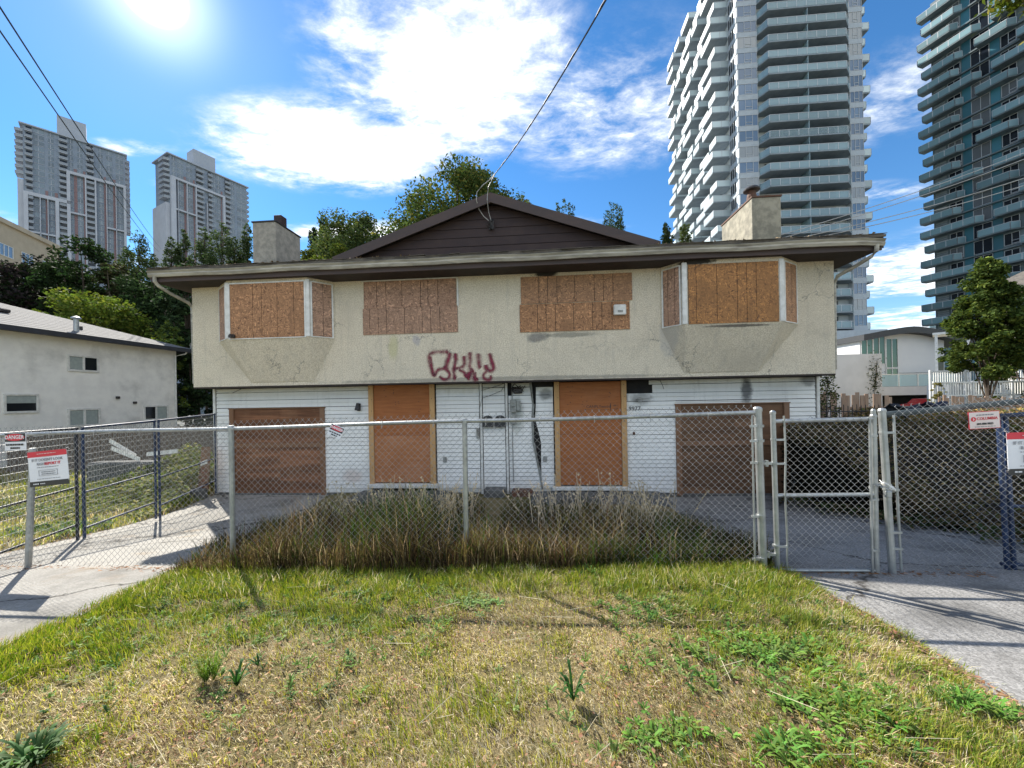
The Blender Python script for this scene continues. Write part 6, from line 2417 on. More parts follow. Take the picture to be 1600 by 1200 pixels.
def window_mesh(name, w, h, cols, glass, frame, sub=None, d=0.06):
    """framed window: glass set behind mullions; sub = column that has a small opening sash"""
    mb = MB()
    mb.box(0, 0.0, 0, w, 0.03, h, 0)
    f = 0.06
    xs = [w * c for c in cols]
    for x in [0] + xs + [w]:
        mb.box(x - f / 2, -d, 0, x + f / 2, 0.0, h, 1)
    mb.box(0, -d + 0.005, -f / 2, w, 0.0, f / 2, 1)
    mb.box(0, -d + 0.005, h - f / 2, w, 0.0, h + f / 2, 1)
    if sub:
        a, b = sub
        mb.box(w * a, -d + 0.01, h * 0.32, w * b, 0.0, h * 0.32 + f, 1)
        mb.box(w * a + f, -d + 0.015, h * 0.06, w * b - f, -0.02, h * 0.10, 1)
    return mb.mesh(name, [glass, frame])


def balcony_mesh(name, poly, rail_edges, slab_t, rail_h, slab_m, rail_m, frame_m, under=None):
    """slab from a plan polygon plus glass railing along the listed edges"""
    mb = MB()
    k = len(poly)
    v = [(x, y, -slab_t) for x, y in poly] + [(x, y, 0) for x, y in poly]
    mb.add(v, [tuple(range(k - 1, -1, -1)), tuple(range(k, 2 * k))] + [(i, (i + 1) % k, (i + 1) % k + k, i + k) for i in range(k)], 0)
    for (a, b) in rail_edges:
        p, q = Vector((*poly[a], 0)), Vector((*poly[b], 0))
        d = q - p
        n = Vector((d.y, -d.x, 0)).normalized() * 0.03
        mb.add([tuple(p - n), tuple(q - n), tuple(q + n), tuple(p + n)] + [tuple(r + Vector((0, 0, rail_h))) for r in (p - n, q - n, q + n, p + n)],
               [(0, 3, 2, 1), (4, 5, 6, 7), (0, 1, 5, 4), (1, 2, 6, 5), (2, 3, 7, 6), (3, 0, 4, 7)], 1)
        c = max(1, int(d.length / 1.5))
        for i in range(c + 1):
            s = p.lerp(q, i / c)
            mb.box(s.x - 0.045, s.y - 0.045, 0.0, s.x + 0.045, s.y + 0.045, rail_h, 2)
        n *= 1.6
        mb.add([tuple(r + Vector((0, 0, z))) for z in (rail_h, rail_h + 0.07) for r in (p - n, q - n, q + n, p + n)],
               [(0, 3, 2, 1), (4, 5, 6, 7), (0, 1, 5, 4), (1, 2, 6, 5), (2, 3, 7, 6), (3, 0, 4, 7)], 2)
    return mb.mesh(name, [slab_m, rail_m, frame_m])


def main_tower():
    t = thing('glass_tower', 'tall glass condominium tower with white balconies behind the right of the duplex', 'tower', (41.04, 70, 0), R(-4.4))
    FL, Z0, NF = 2.84, 12.75, 26
    top = Z0 + NF * FL
    mb = MB()
    mb.box(1.35, 1.05, -0.85, 22.3, 29.5, top)
    mb.box(4.0, 4.0, top, 18, 22, top + 6)
    part('tower_core', mb, T_WALL, t)
    mb = MB()
    mb.box(1.05, 0.06, Z0 - 0.5, 4.55, 1.04, top)
    mb.box(20.15, 0.06, Z0 - 0.5, 22.45, 1.04, top)
    part('corner_bays', mb, T_WALL, t)
    # podium
    mb = MB()
    mb.box(-6, -1.5, Z0 - 3.0, 24.5, 30, Z0 - 0.5)
    part('podium_fascia', mb, T_SLAB, t)
    mb = MB()
    mb.box(-5, -0.8, -0.85, 24, 29, Z0 - 3.01)
    part('podium_wall', mb, T_WALL, t)
    pm = window_mesh('podium_window', 2.6, 7.0, [0.5], glass_mat('green_glass', (0.06, 0.16, 0.13), 0.12), T_FRAME)
    for k in range(10):
        inst('podium_window', pm, t, (-4.6 + k * 2.8, -0.83, 1.6))
    # shared meshes
    sp = [MB().box(*b).mesh('spandrel', T_SLAB) for b in ((0.98, -0.03, -0.42, 4.6, 0.055, 0.42), (0.96, 0.056, -0.42, 1.3, 3.2, 0.42), (20.1, -0.03, -0.42, 22.45, 0.055, 0.42), (22.455, -0.02, -0.3, 22.55, 29, 0.3))]
    bal = balcony_mesh('balcony', [(4.62, 1.0), (4.62, 0.2), (5.6, -1.55), (18.6, -1.55), (20.1, -0.1), (20.1, 1.0)], [(1, 2), (2, 3), (3, 4)], 0.24, 1.08, T_UNDER, T_RAIL, T_FRAME)
    div = MB().box(12.25, -1.45, 0.0, 12.38, 1.0, FL - 0.26).mesh('divider', T_RAIL)
    w_left = window_mesh('window', 3.3, 1.95, [0.36, 0.72], T_GLASS, T_FRAME, (0.36, 0.72))
    w_right = window_mesh('window', 2.1, 1.95, [0.32, 0.68], T_GLASS, T_FRAME, (0.32, 0.68))
    w_door = window_mesh('balcony_door', 3.1, 2.35, [0.33, 0.66], T_DARK, T_FRAME)
    w_mid = window_mesh('window', 2.5, 2.2, [0.5], T_GLASS, T_FRAME)
    w_ret = window_mesh('window', 1.4, 2.3, [0.5], T_DARK, T_FRAME)
    w_ret.transform(Matrix.Rotation(R(-90), 4, 'Z'))
    w_side = window_mesh('side_window', 3.4, 2.2, [0.3, 0.7], T_DARK, T_FRAME)
    w_side.transform(Matrix.Rotation(R(-90), 4, 'Z'))
    sb = {}
    for p in (2.0, 2.7, 3.4):
        for L in (2.8, 4.3):
            sb[(p, L)] = balcony_mesh('side_balcony', [(1.3, 0), (1.3 - p, 0), (1.3 - p, L), (1.3, L)][::-1], [(3, 2), (2, 1)], 0.2, 1.08, T_UNDER, T_RAIL_SUN, T_FRAME)
    rb = {p: balcony_mesh('side_balcony', [(22.4, 0), (22.4 + p, 0), (22.4 + p, 2.6), (22.4, 2.6)], [(0, 1), (1, 2), (2, 3)], 0.24, 1.08, T_UNDER, T_RAIL_SUN, T_FRAME) for p in (1.2, 1.9)}
    for i in range(NF):
        z = Z0 + i * FL
        for m_ in sp:
            inst('spandrel', m_, t, (0, 0, z))
        inst('balcony', bal, t, (0, 0, z))
        inst('divider', div, t, (0, 0, z))
        inst('window', w_left, t, (1.15, 0.0, z + 0.45))
        inst('window', w_right, t, (20.25, 0.0, z + 0.45))
        inst('balcony_door', w_door, t, (6.0, 0.98, z + 0.05))
        inst('balcony_door', w_door, t, (15.2, 0.98, z + 0.05))
        inst('window', w_mid, t, (9.4, 0.98, z + 0.05))
        inst('window', w_mid, t, (12.6, 0.98, z + 0.05))
        inst('window', w_ret, t, (0.98, 2.9, z + 0.45))
        # staggered balconies down the sunlit left face
        ys = [3.3, 8.2, 13.2, 18.2, 23.4]
        for k, y in enumerate(ys):
            c = (i + k * 2) % 3
            p = (3.4, 2.7, 3.4)[c] if k % 2 == 0 else (2.0, 3.4, 2.7)[c]
            L = 4.3 if c != 1 else 2.8
            inst('side_balcony', sb[(p, L)], t, (0, y + (0.0, 1.2, 0.5)[c] * (k > 0), z))
        inst('side_window', w_side, t, (1.30, 9.0, z + 0.1))
        inst('side_window', w_side, t, (1.30, 20.8, z + 0.1))
        inst('side_balcony', rb[1.9 if i % 2 else 1.2], t, (0, 0.9, z))
        inst('side_balcony', rb[1.2 if i % 3 else 1.9], t, (0, 7.5, z))
        inst('side_balcony', rb[1.9], t, (0, 14.5 + (i % 2), z))


main_tower()


def right_tower():
    t = thing('glass_tower', 'shaded teal condominium tower cut by the right picture edge', 'tower', (84.1, 76, 0), math.atan2(-11, 3.1))
    FL, Z0, NF, W2 = 2.88, 3.0, 26, 20.0
    mb = MB()
    mb.box(0, 0.06, -0.85, W2 + 4, 24, Z0 + NF * FL)
    part('tower_core', mb, R_WALL, t)
    slab = MB().box(0.0, -0.45, -0.22, W2 + 4, 0.055, 0.0).mesh('spandrel', R_SLAB)
    w = window_mesh('window', 1.75, 2.0, [0.5], T_DARK, T_FRAME, (0.5, 1.0))
    w2 = window_mesh('window', 2.3, 2.35, [0.5], T_DARK, T_FRAME)
    pn = MB().box(0, -0.01, 0, 1.15, 0.05, FL - 0.23).mesh('teal_panel', TEAL)
    lv = MB()
    for k in range(6):
        lv.box(0, -0.04, 0.35 + k * 0.36, 1.6, 0.05, 0.60 + k * 0.36)
    lv = lv.mesh('louvre_panel', mat('louvre', (0.27, 0.30, 0.31), (0.23, 0.26, 0.27), 1, 0.6))

    def bal(x0, x1, p):
        return balcony_mesh('balcony', [(x0, 0.05), (x0, -p), (x1 - 0.7, -p), (x1, -p * 0.35), (x1, 0.05)], [(0, 1), (1, 2), (2, 3)], 0.24, 1.05, R_SLAB, TEAL_R, T_FRAME)
    far = [bal(-1.3, 4.1, 1.5), bal(-0.8, 4.6, 1.3), bal(-1.3, 7.0, 1.5)]
    mid = [bal(6.6, 11.2, 1.5), bal(8.7, 14.0, 1.6), None]
    near = [bal(12.6, 18, 1.6), None, bal(11.6, 16, 1.6)]
    for i in range(NF):
        z = Z0 + i * FL
        inst('spandrel', slab, t, (0, 0, z))
        inst('louvre_panel', lv, t, (0.35, 0, z))
        inst('window', w, t, (2.35, 0.0, z + 0.4))
        inst('teal_panel', pn, t, (4.3, 0, z + 0.005))
        inst('window', w2, t, (5.5, 0.0, z + 0.2))
        inst('teal_panel', pn, t, (7.9, 0, z + 0.005))
        inst('window', w, t, (9.2, 0.0, z + 0.4))
        inst('window', w2, t, (12.0, 0.0, z + 0.2))
        inst('window', w2, t, (15.0, 0.0, z + 0.2))
        inst('balcony', far[(i + 1) % 3], t, (0, 0, z))
        for m_ in (mid[i % 3], near[i % 3]):
            if m_:
                inst('balcony', m_, t, (0, 0, z))


right_tower()


# ---- the two far towers on the left
F_DARK = mat('far_wall', (0.22, 0.26, 0.32), (0.18, 0.22, 0.28), 0.2, 0.8)  # wall lightened towards blue: distance haze put into the colour
F_WHITE = mat('far_frame', (0.43, 0.45, 0.50), (0.38, 0.40, 0.45), 0.2, 0.8)
F_RED = mat('far_panel', (0.24, 0.15, 0.155), (0.20, 0.13, 0.135), 0.2, 0.8)
F_GREY = mat('far_plant', (0.34, 0.37, 0.42), (0.32, 0.35, 0.40), 0.2, 0.8)
F_GLASS = glass_mat('far_glass', (0.16, 0.21, 0.25), 0.25, 1.0, 0.7)
F_BALC = mat('far_balcony', (0.26, 0.30, 0.34), (0.22, 0.25, 0.29), 0.3, 0.6)


def far_tower(label, A, B, depth, top, cols, low_top, frames, pent, crown_over):
    """cols: list of (x0, x1, kind) along the front; kind w window, b balcony, r red panel, d dark"""
    L = math.hypot(B[0] - A[0], B[1] - A[1])
    t = thing('apartment_tower', label, 'tower', (A[0], A[1], 0), math.atan2(B[1] - A[1], B[0] - A[0]))
    FL = 2.95
    NF = 23
    mb = MB()
    mb.box(0, 0.06, -0.85, L, depth, top - 0.6)
    part('tower_core', mb, F_DARK, t)
    mb = MB()
    mb.box(-crown_over, -0.9, top - 0.6, L + crown_over * 0.7, depth + 0.5, top)
    part('roof_slab', mb, F_GREY, t)
    mb = MB()
    x0, x1, h = pent
    mb.box(x0, 4, top + 0.01, x1, 12, top + h)
    mb.box(x0 - 3, 3, top + 0.005, x1 + 9, 13, top + 1.6)
    part('plant_room', mb, F_GREY, t)
    shared = {}
    for i in range(NF):
        z = top - 0.6 - (i + 1) * FL
        for (a, b, k) in cols:
            key = (round(b - a, 2), k)
            if key not in shared:
                w = b - a
                if k == 'w':
                    shared[key] = ('window', MB().box(0.1, -0.02, 0.75, w - 0.1, 0.05, FL - 0.25, 0).box(w * 0.45, -0.07, 0.75, w * 0.45 + 0.14, -0.021, FL - 0.25, 1).box(0.0, -0.10, 0.62, w, 0.05, 0.745, 1).mesh('window', [F_GLASS, F_WHITE]))
                elif k == 'b':
                    shared[key] = ('balcony', MB().box(0.0, -1.3, 0.0, w, 0.05, 0.2, 0).box(0.0, -1.3, 0.2, w, -1.22, 1.2, 1).box(0.3, -0.02, 0.3, w - 0.3, 0.05, FL - 0.3, 2).mesh('balcony', [F_WHITE, F_BALC, T_DARK]))
                else:
                    shared[key] = ('wall_panel', MB().box(0.0, -0.03, 0.05, w, 0.05, FL - 0.05, 0).mesh('wall_panel', [F_RED if k == 'r' else F_DARK]))
            nm, me = shared[key]
            if k == 'r' and z > low_top(a):
                continue
            inst(nm, me, t, (a, 0, z))
        # balconies wrapping the left end
        key = 'end'
        if key not in shared:
            shared[key] = balcony_mesh('end_balcony', [(-0.0, 0.2), (-2.6, 1.0), (-2.6, 7.0), (0.0, 7.0)], [(0, 1), (1, 2)], 0.25, 0.95, F_WHITE, F_BALC, F_WHITE)
            shared['endr'] = balcony_mesh('end_balcony', [(L, 7.0), (L + 1.8, 7.0), (L + 1.8, 1.0), (L, 0.2)], [(1, 2), (2, 3)], 0.25, 0.95, F_WHITE, F_BALC, F_WHITE)
        if i % 1 == 0 and i < 8:
            inst('end_balcony', shared['end'], t, (0, 0, z))
        if i < 14:
            inst('end_balcony', shared['endr'], t, (0, 0, z))
    mb = MB()
    for (x0, z0, x1, z1) in frames:
        mb.box(x0, -1.55, z0, x1, 0.0, z1)
    part('white_frame', mb, F_WHITE, t)
    mb = MB()
    mb.box(-1.9, 0.5, -0.85, -0.02, depth - 1, top - 27)
    part('end_wall', mb, F_WHITE, t)
    return t


L1 = 34.8
c1 = [(0.6, 3.0, 'b'), (3.1, 6.6, 'w'), (6.7, 7.6, 'r'), (7.7, 9.6, 'w'), (9.7, 10.7, 'r'), (11.2, 14.2, 'b'), (14.4, 16.0, 'w'), (16.1, 17.2, 'r'), (17.3, 19.2, 'w'), (19.3, 20.1, 'r'), (20.4, 23.2, 'b'), (24.6, 26.4, 'w'), (26.6, 27.4, 'r'), (27.5, 29.9, 'w'), (30.0, 31.0, 'r'), (31.1, 34.0, 'w')]
far_tower('left far apartment tower with white frames, red panels and a box on its roof', (-233.4, 185), (-209.3, 210), 19, 138, c1, lambda x: 138 - 33 if x < 13.5 else 138 - 18,
          [(0.0, 20, 1.4, 105), (1.4, 103.4, 14.9, 105), (9.9, 20, 11.1, 103.4), (13.7, 20, 14.9, 119), (13.7, 119.0, 34.9, 120.4), (19.9, 20, 20.4, 119), (23.3, 20, 23.9, 119), (27.4, 20, 27.7, 119), (30.9, 20, 31.2, 119), (33.9, 20, 34.9, 119), (1.4, 85.5, 9.9, 86.2), (14.9, 99, 19.9, 99.8), (27.7, 95, 33.9, 95.8), (5.0, 20, 5.25, 103.4), (7.4, 20, 7.65, 103.4)],
          (10.5, 20.5, 11.5), 1.2)
c2 = [(0.8, 2.6, 'w'), (3.1, 6.0, 'w'), (6.1, 7.2, 'r'), (7.3, 10.2, 'w'), (10.4, 11.3, 'r'), (11.6, 15.4, 'b'), (17.4, 19.8, 'b'), (20.0, 22.0, 'w'), (22.2, 24.2, 'w'), (24.3, 25.2, 'r'), (26.2, 29.4, 'b'), (29.6, 31.8, 'w'), (33.0, 38.2, 'w')]
far_tower('second far apartment tower with a stepped grey roof box right of the first', (-184.8, 210), (-166.3, 244), 18, 138.2, c2, lambda x: 138 - 12,
          [(0.0, 20, 2.0, 126), (2.0, 124.8, 26, 126), (2.9, 20, 3.1, 124.8), (7.0, 20, 7.3, 124.8), (11.1, 20, 11.6, 124.8), (16.6, 20, 16.9, 118), (24.8, 20, 26.0, 124.8), (2.0, 108, 11.2, 108.8), (11.5, 100, 26, 100.8), (33, 84, 38.6, 84.8)],
          (12.5, 23.5, 11.0), 1.5)
tw = thing('apartment_tower', 'narrow pale tower end half hidden left of the second far tower', 'tower', (-222, 245, 0), R(30))
mb = MB()
mb.box(0, 0, -0.85, 9, 12, 113)
part('tower_core', mb, F_WHITE, tw)
me = MB().box(0, -0.03, 0, 1.1, 0.05, 1.6).mesh('window', F_GLASS)
for i in range(15):
    for x in (1.2, 4.2, 6.9):
        inst('window', me, tw, (x, 0, 110 - i * 2.95))

# ---- beige block behind the dark trees at far left
bl = thing('beige_block', 'beige flat roofed apartment block above the dark trees at far left', 'building', (-66.2, 49, 0), R(110))
BEIGE = mat('beige_render', (0.46, 0.37, 0.26), (0.40, 0.32, 0.225), 0.8, 0.9)
mb = MB()
mb.box(-14, 0, -0.85, 11.5, 14, 25.8)
part('block_wall', mb, BEIGE, bl)
mb = MB()
mb.box(-14.3, -0.35, 25.8, 11.8, 14.2, 26.4)
part('parapet', mb, BEIGE, bl)
wm = window_mesh('window', 2.0, 1.5, [0.33, 0.66], T_GLASS, WHITEPAINT)
for fl in range(3):
    for x in (-10, -6, -2.0, 1.2, 4.6, 8.2):
        inst('window', wm, bl, (x, -0.02, 21.6 - fl * 3.1))

# ---- white neighbour house on the left
nh = thing('white_house', 'white stucco two storey house with grey hipped roof on the left', 'house', (-18.7, 14, 0), R(85.6))
mb = MB()
mb.box(-6.0, 0.0, -1.2, 6.85, 9.0, 4.5)
part('wall', mb, STUCCO_N, nh)
mb = MB()
e, z0, zr = 0.55, 4.62, 6.35
c = [(-6.6, -e, z0), (7.4, -e, z0), (7.4, 9.6, z0), (-6.6, 9.6, z0)]
mb.add(c + [(-2.0, 4.5, zr), (2.8, 4.5, zr)], [(0, 1, 5, 4), (1, 2, 5), (2, 3, 4, 5), (3, 0, 4), (3, 2, 1, 0)])
rf = part('roof', mb, SHINGLE_LT, nh)
# courses of shingles on the visible slope
for k in range(14):
    u0 = k / 14
    y, z = -e + (4.5 + e) * u0, z0 + (zr - z0) * u0
    xa, xb = -6.6 + 4.6 * u0, 7.4 - 4.6 * u0
    mb = MB()
    dy, dz = (4.5 + e) / 14, (zr - z0) / 14
    mb.slab([(xa, y - 0.02, z + 0.009), (xb, y - 0.02, z + 0.009), (xb - 0.3, y + dy, z + dz + 0.008), (xa + 0.3, y + dy, z + dz + 0.008)], 0.006)
    part('shingle_course', mb, SHINGLE_LT, rf)
mb = MB()
mb.box(-6.62, -e - 0.03, 4.44, 7.42, -e + 0.03, 4.64)
mb.box(7.385, -e + 0.031, 4.44, 7.42, 9.6, 4.64)
part('fascia', mb, DARKTRIM, nh)
mb = MB()
mb.box(-6.5, -e + 0.031, 4.50, 7.38, -0.01, 4.53)
part('eave_soffit', mb, DARKTRIM, nh)


def nwin(x0, x1, z0, z1, blind, split=True):
    w = inst('window', None, nh)
    mb = MB()
    for (a, b, c, d) in [(x0 - 0.08, x1 + 0.08, z1, z1 + 0.08), (x0 - 0.08, x1 + 0.08, z0 - 0.09, z0), (x0 - 0.08, x0, z0, z1), (x1, x1 + 0.08, z0, z1)] + ([((x0 + x1) / 2 - 0.04, (x0 + x1) / 2 + 0.04, z0, z1)] if split else []):
        mb.bbox(a, -0.05, c, b, 0.0, d, 0.008)
    part('frame', mb, WHITEPAINT, w)
    mb = MB()
    mb.box(x0, -0.012, z0, x1, -0.004, z1)
    part('pane', mb, PANE_DARK, w)
    for (a, b, c, d) in blind:
        mb = MB()
        mb.box(a, -0.018, c, b, -0.013, d)
        part('blind', mb, BLIND, w)


nwin(2.10, 3.1, 3.20, 3.74, [(2.12, 2.56, 3.21, 3.73)])
nwin(0.17, 1.02, 1.50, 2.08, [(0.18, 1.01, 1.80, 2.07)], False)
nwin(2.08, 3.12, 0.85, 1.46, [(2.1, 2.56, 0.86, 1.45), (2.64, 3.1, 0.86, 1.45)])
nwin(5.15, 6.25, 0.92, 1.52, [(5.73, 6.23, 0.93, 1.51)])
mb = MB()
mb.lathe((2.45, 0.1, 4.75), [(0.16, -0.05), (0.09, 0.10), (0.085, 0.62), (0.17, 0.64), (0.14, 0.70), (0.03, 0.74)], 12)
part('vent_pipe', mb, STEEL, nh)
mb = MB()
mb.lathe((3.0, 0.6, 4.85), [(0.06, -0.1), (0.06, 0.32)], 8)
part('vent_pipe', mb, METAL_DARK, nh)
for (x, y) in ((0.6, 2.2), (1.4, 2.0)):
    mb = MB()
    z = z0 + (zr - z0) * (y + e) / 5.05
    mb.bbox(x - 0.17, y - 0.17, z, x + 0.17, y + 0.17, z + 0.15, 0.03)
    part('roof_vent', mb, METAL_DARK, nh)
for (x, z) in ((3.9, 2.0), (4.65, 1.75)):
    mb = MB()
    mb.bbox(x - 0.07, -0.10, z - 0.06, x + 0.07, 0.0, z + 0.06, 0.015)
    part('dryer_vent', mb, METAL_DARK, nh)
mb = MB()
mb.tube([(7.0, -0.5, 4.5), (6.95, -0.45, 4.36), (6.74, -0.06, 4.22), (6.72, -0.05, 1.0), (6.72, -0.05, -0.6)], 0.04, 7)
part('downspout', mb, WHITEPAINT, nh)
mb = MB()
mb.lathe((7.3, -0.4, 4.78), [(0.02, -0.14), (0.02, 0.05)], 6)
n = 12
mb.add([(7.3 + 0.04, -0.45, 4.86)] + [(7.3 + 0.17 * math.cos(6.283 * i / n), -0.52 , 4.86 + 0.17 * math.sin(6.283 * i / n)) for i in range(n)], [(0, 1 + i, 1 + (i + 1) % n) for i in range(n)])
part('dish', mb, GREYBOX, nh)

# ---- white building with the curved dark roof on the right
CONC_L = mat('pale_concrete', (0.52, 0.53, 0.54), (0.47, 0.48, 0.49), 0.9, 0.85)
PANEL_W = mat('white_panel', (0.62, 0.62, 0.61), (0.58, 0.58, 0.58), 0.5, 0.6)
GGLASS = glass_mat('green_pane', (0.07, 0.17, 0.12), 0.1)
wb = thing('curved_roof_hall', 'low white hall with a black curved roof between the two right towers', 'building', (36.0, 40.0, 0), R(-3))


def arch(x):
    u = (x - 0.2) / 10.2
    return 7.4 + 0.8 * math.sin(min(1.0, max(0.0, u / 0.8)) * math.pi / 2 * 1.25) - 2.9 * max(0, u - 0.42) ** 1.35


mb = MB()
n = 22
v, f = [], []
for i in range(n + 1):
    x = 0.0 + 10.6 * i / n
    z = arch(x)
    v += [(x, -0.9, z), (x, 12, z), (x, 12, z - 0.62), (x, -0.9, z - 0.62)]
for i in range(n):
    for k in range(4):
        j = (k + 1) % 4
        f.append((i * 4 + k, i * 4 + j, i * 4 + 4 + j, i * 4 + 4 + k))
f += [(0, 1, 2, 3), (n * 4 + 3, n * 4 + 2, n * 4 + 1, n * 4)]
mb.add(v, f)
part('curved_roof', mb, SIGNK, wb)
mb = MB()
v, f = [], []
xs = np.linspace(0.3, 8.6, 18)
for x in xs:
    v += [(x, 0, -0.85), (x, 0, arch(x) - 0.621), (x, 11.5, arch(x) - 0.621), (x, 11.5, -0.85)]
for i in range(17):
    for k in range(4):
        j = (k + 1) % 4
        f.append((i * 4 + k, i * 4 + 4 + k, i * 4 + 4 + j, i * 4 + j))
f += [(0, 1, 2, 3), (71, 70, 69, 68)]
mb.add(v, f)
part('hall_wall', mb, PANEL_W, wb)
for (x0, x1, z0, z1) in ((4.15, 8.55, 3.4, 3.45),):
    mb = MB()
    mb.box(x0, -0.03, z0, x1, 0.0, z1)
    part('panel_joint', mb, GREYBOX, wb)
gm = window_mesh('window', 1.15, 3.0, [0.5], GGLASS, WHITEPAINT)
for x, z in ((0.4, 4.4), (1.6, 4.4), (2.85, 4.0), (2.85, 0.9)):
    inst('window', gm, wb, (x, -0.03, z))
mb = MB()
mb.box(7.95, -0.04, 3.6, 8.5, -0.005, 5.0)
part('dark_window', mb, T_DARK, wb)
mb = MB()
mb.box(-9, -2.6, -0.85, 0.2, -0.2, 5.25)
part('concrete_wing', mb, CONC_L, wb)
mb = MB()
mb.box(0.21, -2.2, 1.16, 7.6, -0.2, 2.0)
part('deck_edge', mb, CONC_L, wb)
mb = MB()
mb.box(0.21, 0.0, -0.85, 0.29, 5.0, 0.99)
mb.box(0.31, -0.15, -0.85, 7.5, -0.01, 1.15)
part('car_port_shade', mb, BLACKVOID, wb)  # near-black sheet standing in for the shade inside the opening
mb = MB()
mb.box(7.2, -2.2, -0.85, 7.6, -0.2, 1.15)
part('car_port_pier', mb, CONC_L, wb)
rl = balcony_mesh('glass_railing', [(0.4, -0.3), (0.4, -2.1), (7.5, -2.1), (7.5, -0.3)], [(1, 2)], 0.02, 1.15, CONC_L, T_RAIL, WHITEPAINT)
inst('glass_railing', rl, wb, (0, 0, 2.03))
for k in range(5):
    mb = MB()
    mb.tube([(-0.3 + 0.1 * math.sin(k), -2.63, -0.8), (-0.6, -2.66, 1.5), (-0.25, -2.64, 3.2 + 0.4 * k)], 0.012, 4)
    o = part('climber_stem', mb, BARK, wb)
C0 = RNG.normal(0, 1, (420, 3)) * np.array([0.35, 0.05, 1.4]) + np.array([-0.55, -2.72, 2.9])
inst('climber_leaves', leaf_mesh('climber_leaves', C0, 0.16, tint(420, (0.05, 0.07, 0.02), 0.3), LEAF), wb)

car = thing('red_car', 'red car parked in the dark opening under the white hall', 'car', (38.6, 35.6, -0.62), R(8))
REDP = mat('red_paint', (0.42, 0.012, 0.015), (0.36, 0.01, 0.012), 3, 0.25)
mb = MB()
prof = [(-2.1, 0.35), (-2.15, 0.75), (-1.9, 0.95), (-1.2, 1.02), (-0.6, 1.45), (0.9, 1.48), (1.6, 1.05), (2.1, 0.95), (2.15, 0.4)]
k = len(prof)
v = [(x, -0.85, z) for x, z in prof] + [(x, 0.85, z) for x, z in prof]
mb.add(v, [tuple(range(k)), tuple(range(2 * k - 1, k - 1, -1))] + [(i, i + k, (i + 1) % k + k, (i + 1) % k) for i in range(k)])
part('body', mb, REDP, car)
mb = MB()
mb.add([(-1.05, -0.87, 1.04), (-0.55, -0.87, 1.38), (0.85, -0.87, 1.40), (1.4, -0.87, 1.06), (-1.05, 0.87, 1.04), (-0.55, 0.87, 1.38), (0.85, 0.87, 1.40), (1.4, 0.87, 1.06)], [(0, 1, 2, 3), (7, 6, 5, 4), (0, 4, 5, 1), (1, 5, 6, 2), (2, 6, 7, 3), (3, 7, 4, 0)])
part('side_windows', mb, PANE_DARK, car)
for x in (-1.35, 1.35):
    for y in (-0.86, 0.70):
        mb = MB()
        mb.tube([(x, y, 0.33), (x, y + 0.18, 0.33)], 0.33, 14)
        mb.tube([(x, y - 0.01, 0.33), (x, y, 0.33)], 0.2, 10, mi=1)
        part('wheel', mb, [SIGNK, STEEL], car)
for y in (-0.6, 0.6):
    mb = MB()
    mb.bbox(-2.2, y - 0.15, 0.68, -2.08, y + 0.15, 0.82, 0.02)
    part('headlight', mb, SIGNW, car)


# ---- white balustrades and the beige house at the right edge
def balustrade(label, x, y, z0, z1, L, rz):
    t = thing('white_railing', label, 'railing', (x, y, 0), rz, 'white railings below the maple')
    for z in (z0 + 0.06, z1):
        mb = MB()
        mb.bbox(0, -0.03, z - 0.04, L, 0.03, z + 0.04, 0.008)
        part('rail', mb, WHITEPAINT, t)
    n = int(L / 1.6)
    for i in range(n + 1):
        mb = MB()
        mb.bbox(L * i / n - 0.05, -0.05, z0 - 1.6, L * i / n + 0.05, 0.05, z1 + 0.08, 0.01)
        part('post', mb, WHITEPAINT, t)
    bm = MB().box(-0.022, -0.015, z0 + 0.1, 0.022, 0.015, z1 - 0.04).mesh('baluster', WHITEPAINT)
    m = int(L / 0.125)
    for i in range(m):
        inst('baluster', bm, t, ((i + 0.5) * L / m, 0, 0))


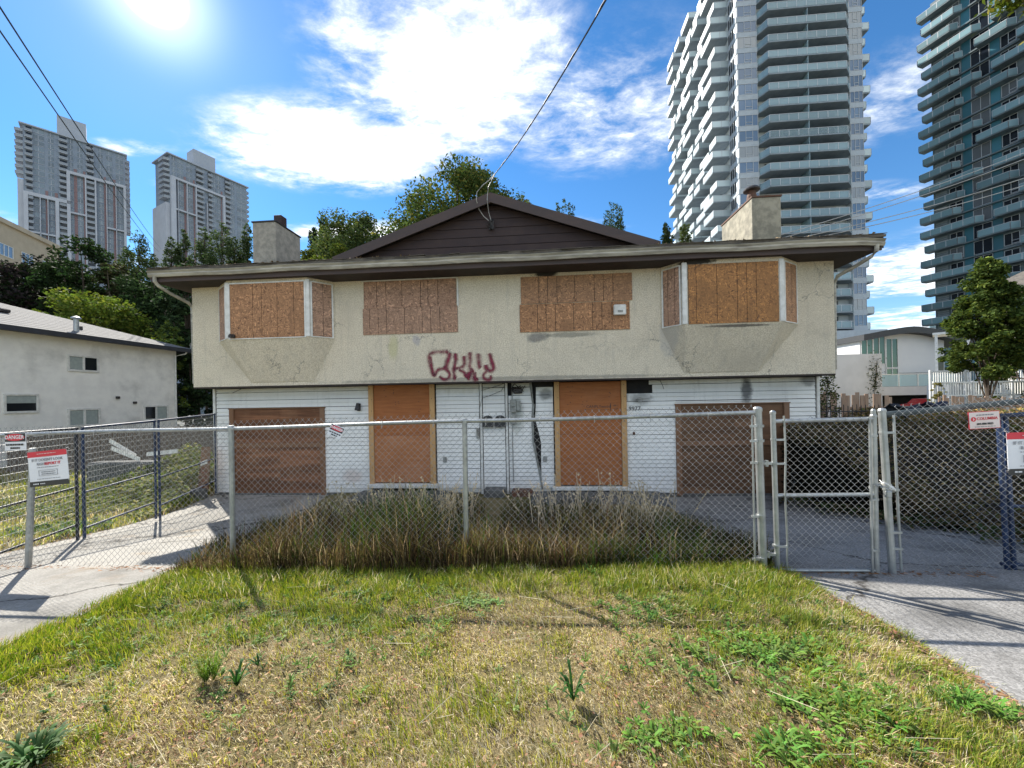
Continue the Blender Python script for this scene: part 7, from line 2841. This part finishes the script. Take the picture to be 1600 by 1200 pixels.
balustrade('upper white railing on the terrace behind the maple trunk', 24.2, 22.2, 2.0, 2.72, 7.5, R(-4))
balustrade('lower longer white railing in front of the terrace', 22.2, 20.2, 1.28, 2.02, 9.5, R(-4))
tr = MB()
tr.box(25.5, 22.4, -0.85, 34, 23.6, 1.95)
tag(tr.build('terrace', CONC_L), 'pale concrete terrace carrying the upper white railing', None, None, 'structure')
bh = thing('beige_house', 'beige house corner with white window at the right picture edge', 'house', (33.3, 26.0, 0), R(-48))
CREAM = mat('cream_wall', (0.56, 0.46, 0.32), (0.5, 0.41, 0.29), 1, 0.9)
mb = MB()
mb.box(-0.2, 0, -0.85, 9, 8, 8.25)
part('wall', mb, CREAM, bh)
mb = MB()
mb.add([(-1.1, -0.8, 8.25), (9.5, -0.8, 8.25), (9.5, 8.8, 8.25), (-1.1, 8.8, 8.25), (3.4, 4, 11.2), (5.5, 4, 11.2)], [(0, 1, 5, 4), (1, 2, 5), (2, 3, 4, 5), (3, 0, 4), (3, 2, 1, 0)])
part('roof', mb, SHINGLE, bh)
mb = MB()
mb.box(-1.12, -0.85, 8.1, 9.5, -0.79, 8.3)
part('fascia', mb, WHITEPAINT, bh)
inst('window', window_mesh('window', 2.4, 2.4, [0.25, 0.5, 0.75], T_GLASS, WHITEPAINT, (0, 1)), bh, (0.5, -0.03, 5.3))
inst('window', window_mesh('window', 2.4, 1.6, [0.5], T_GLASS, WHITEPAINT), bh, (0.5, -0.03, 1.6))
mb = MB()
mb.box(-3.2, -1.0, 5.6, -0.25, 1, 5.75)
mb.box(-3.1, -0.95, -0.8, -2.95, -0.8, 5.6)
mb.box(-1.6, -0.95, -0.8, -1.45, -0.8, 5.6)
part('porch_canopy', mb, WHITEPAINT, bh)
# small faint tower far behind
ft = thing('distant_tower', 'small pale tower far away in the gap beside the right tower', 'tower', (262, 240, 0), R(-10))
mb = MB()
mb.box(0, 0, -0.85, 16, 12, 46)
part('tower_core', mb, F_WHITE, ft)
bm = MB().box(-0.6, -0.9, 0, 16.6, 0.0, 1.1).mesh('balcony', T_RAIL)
for i in range(14):
    inst('balcony', bm, ft, (0, 0, 4 + i * 3.0))
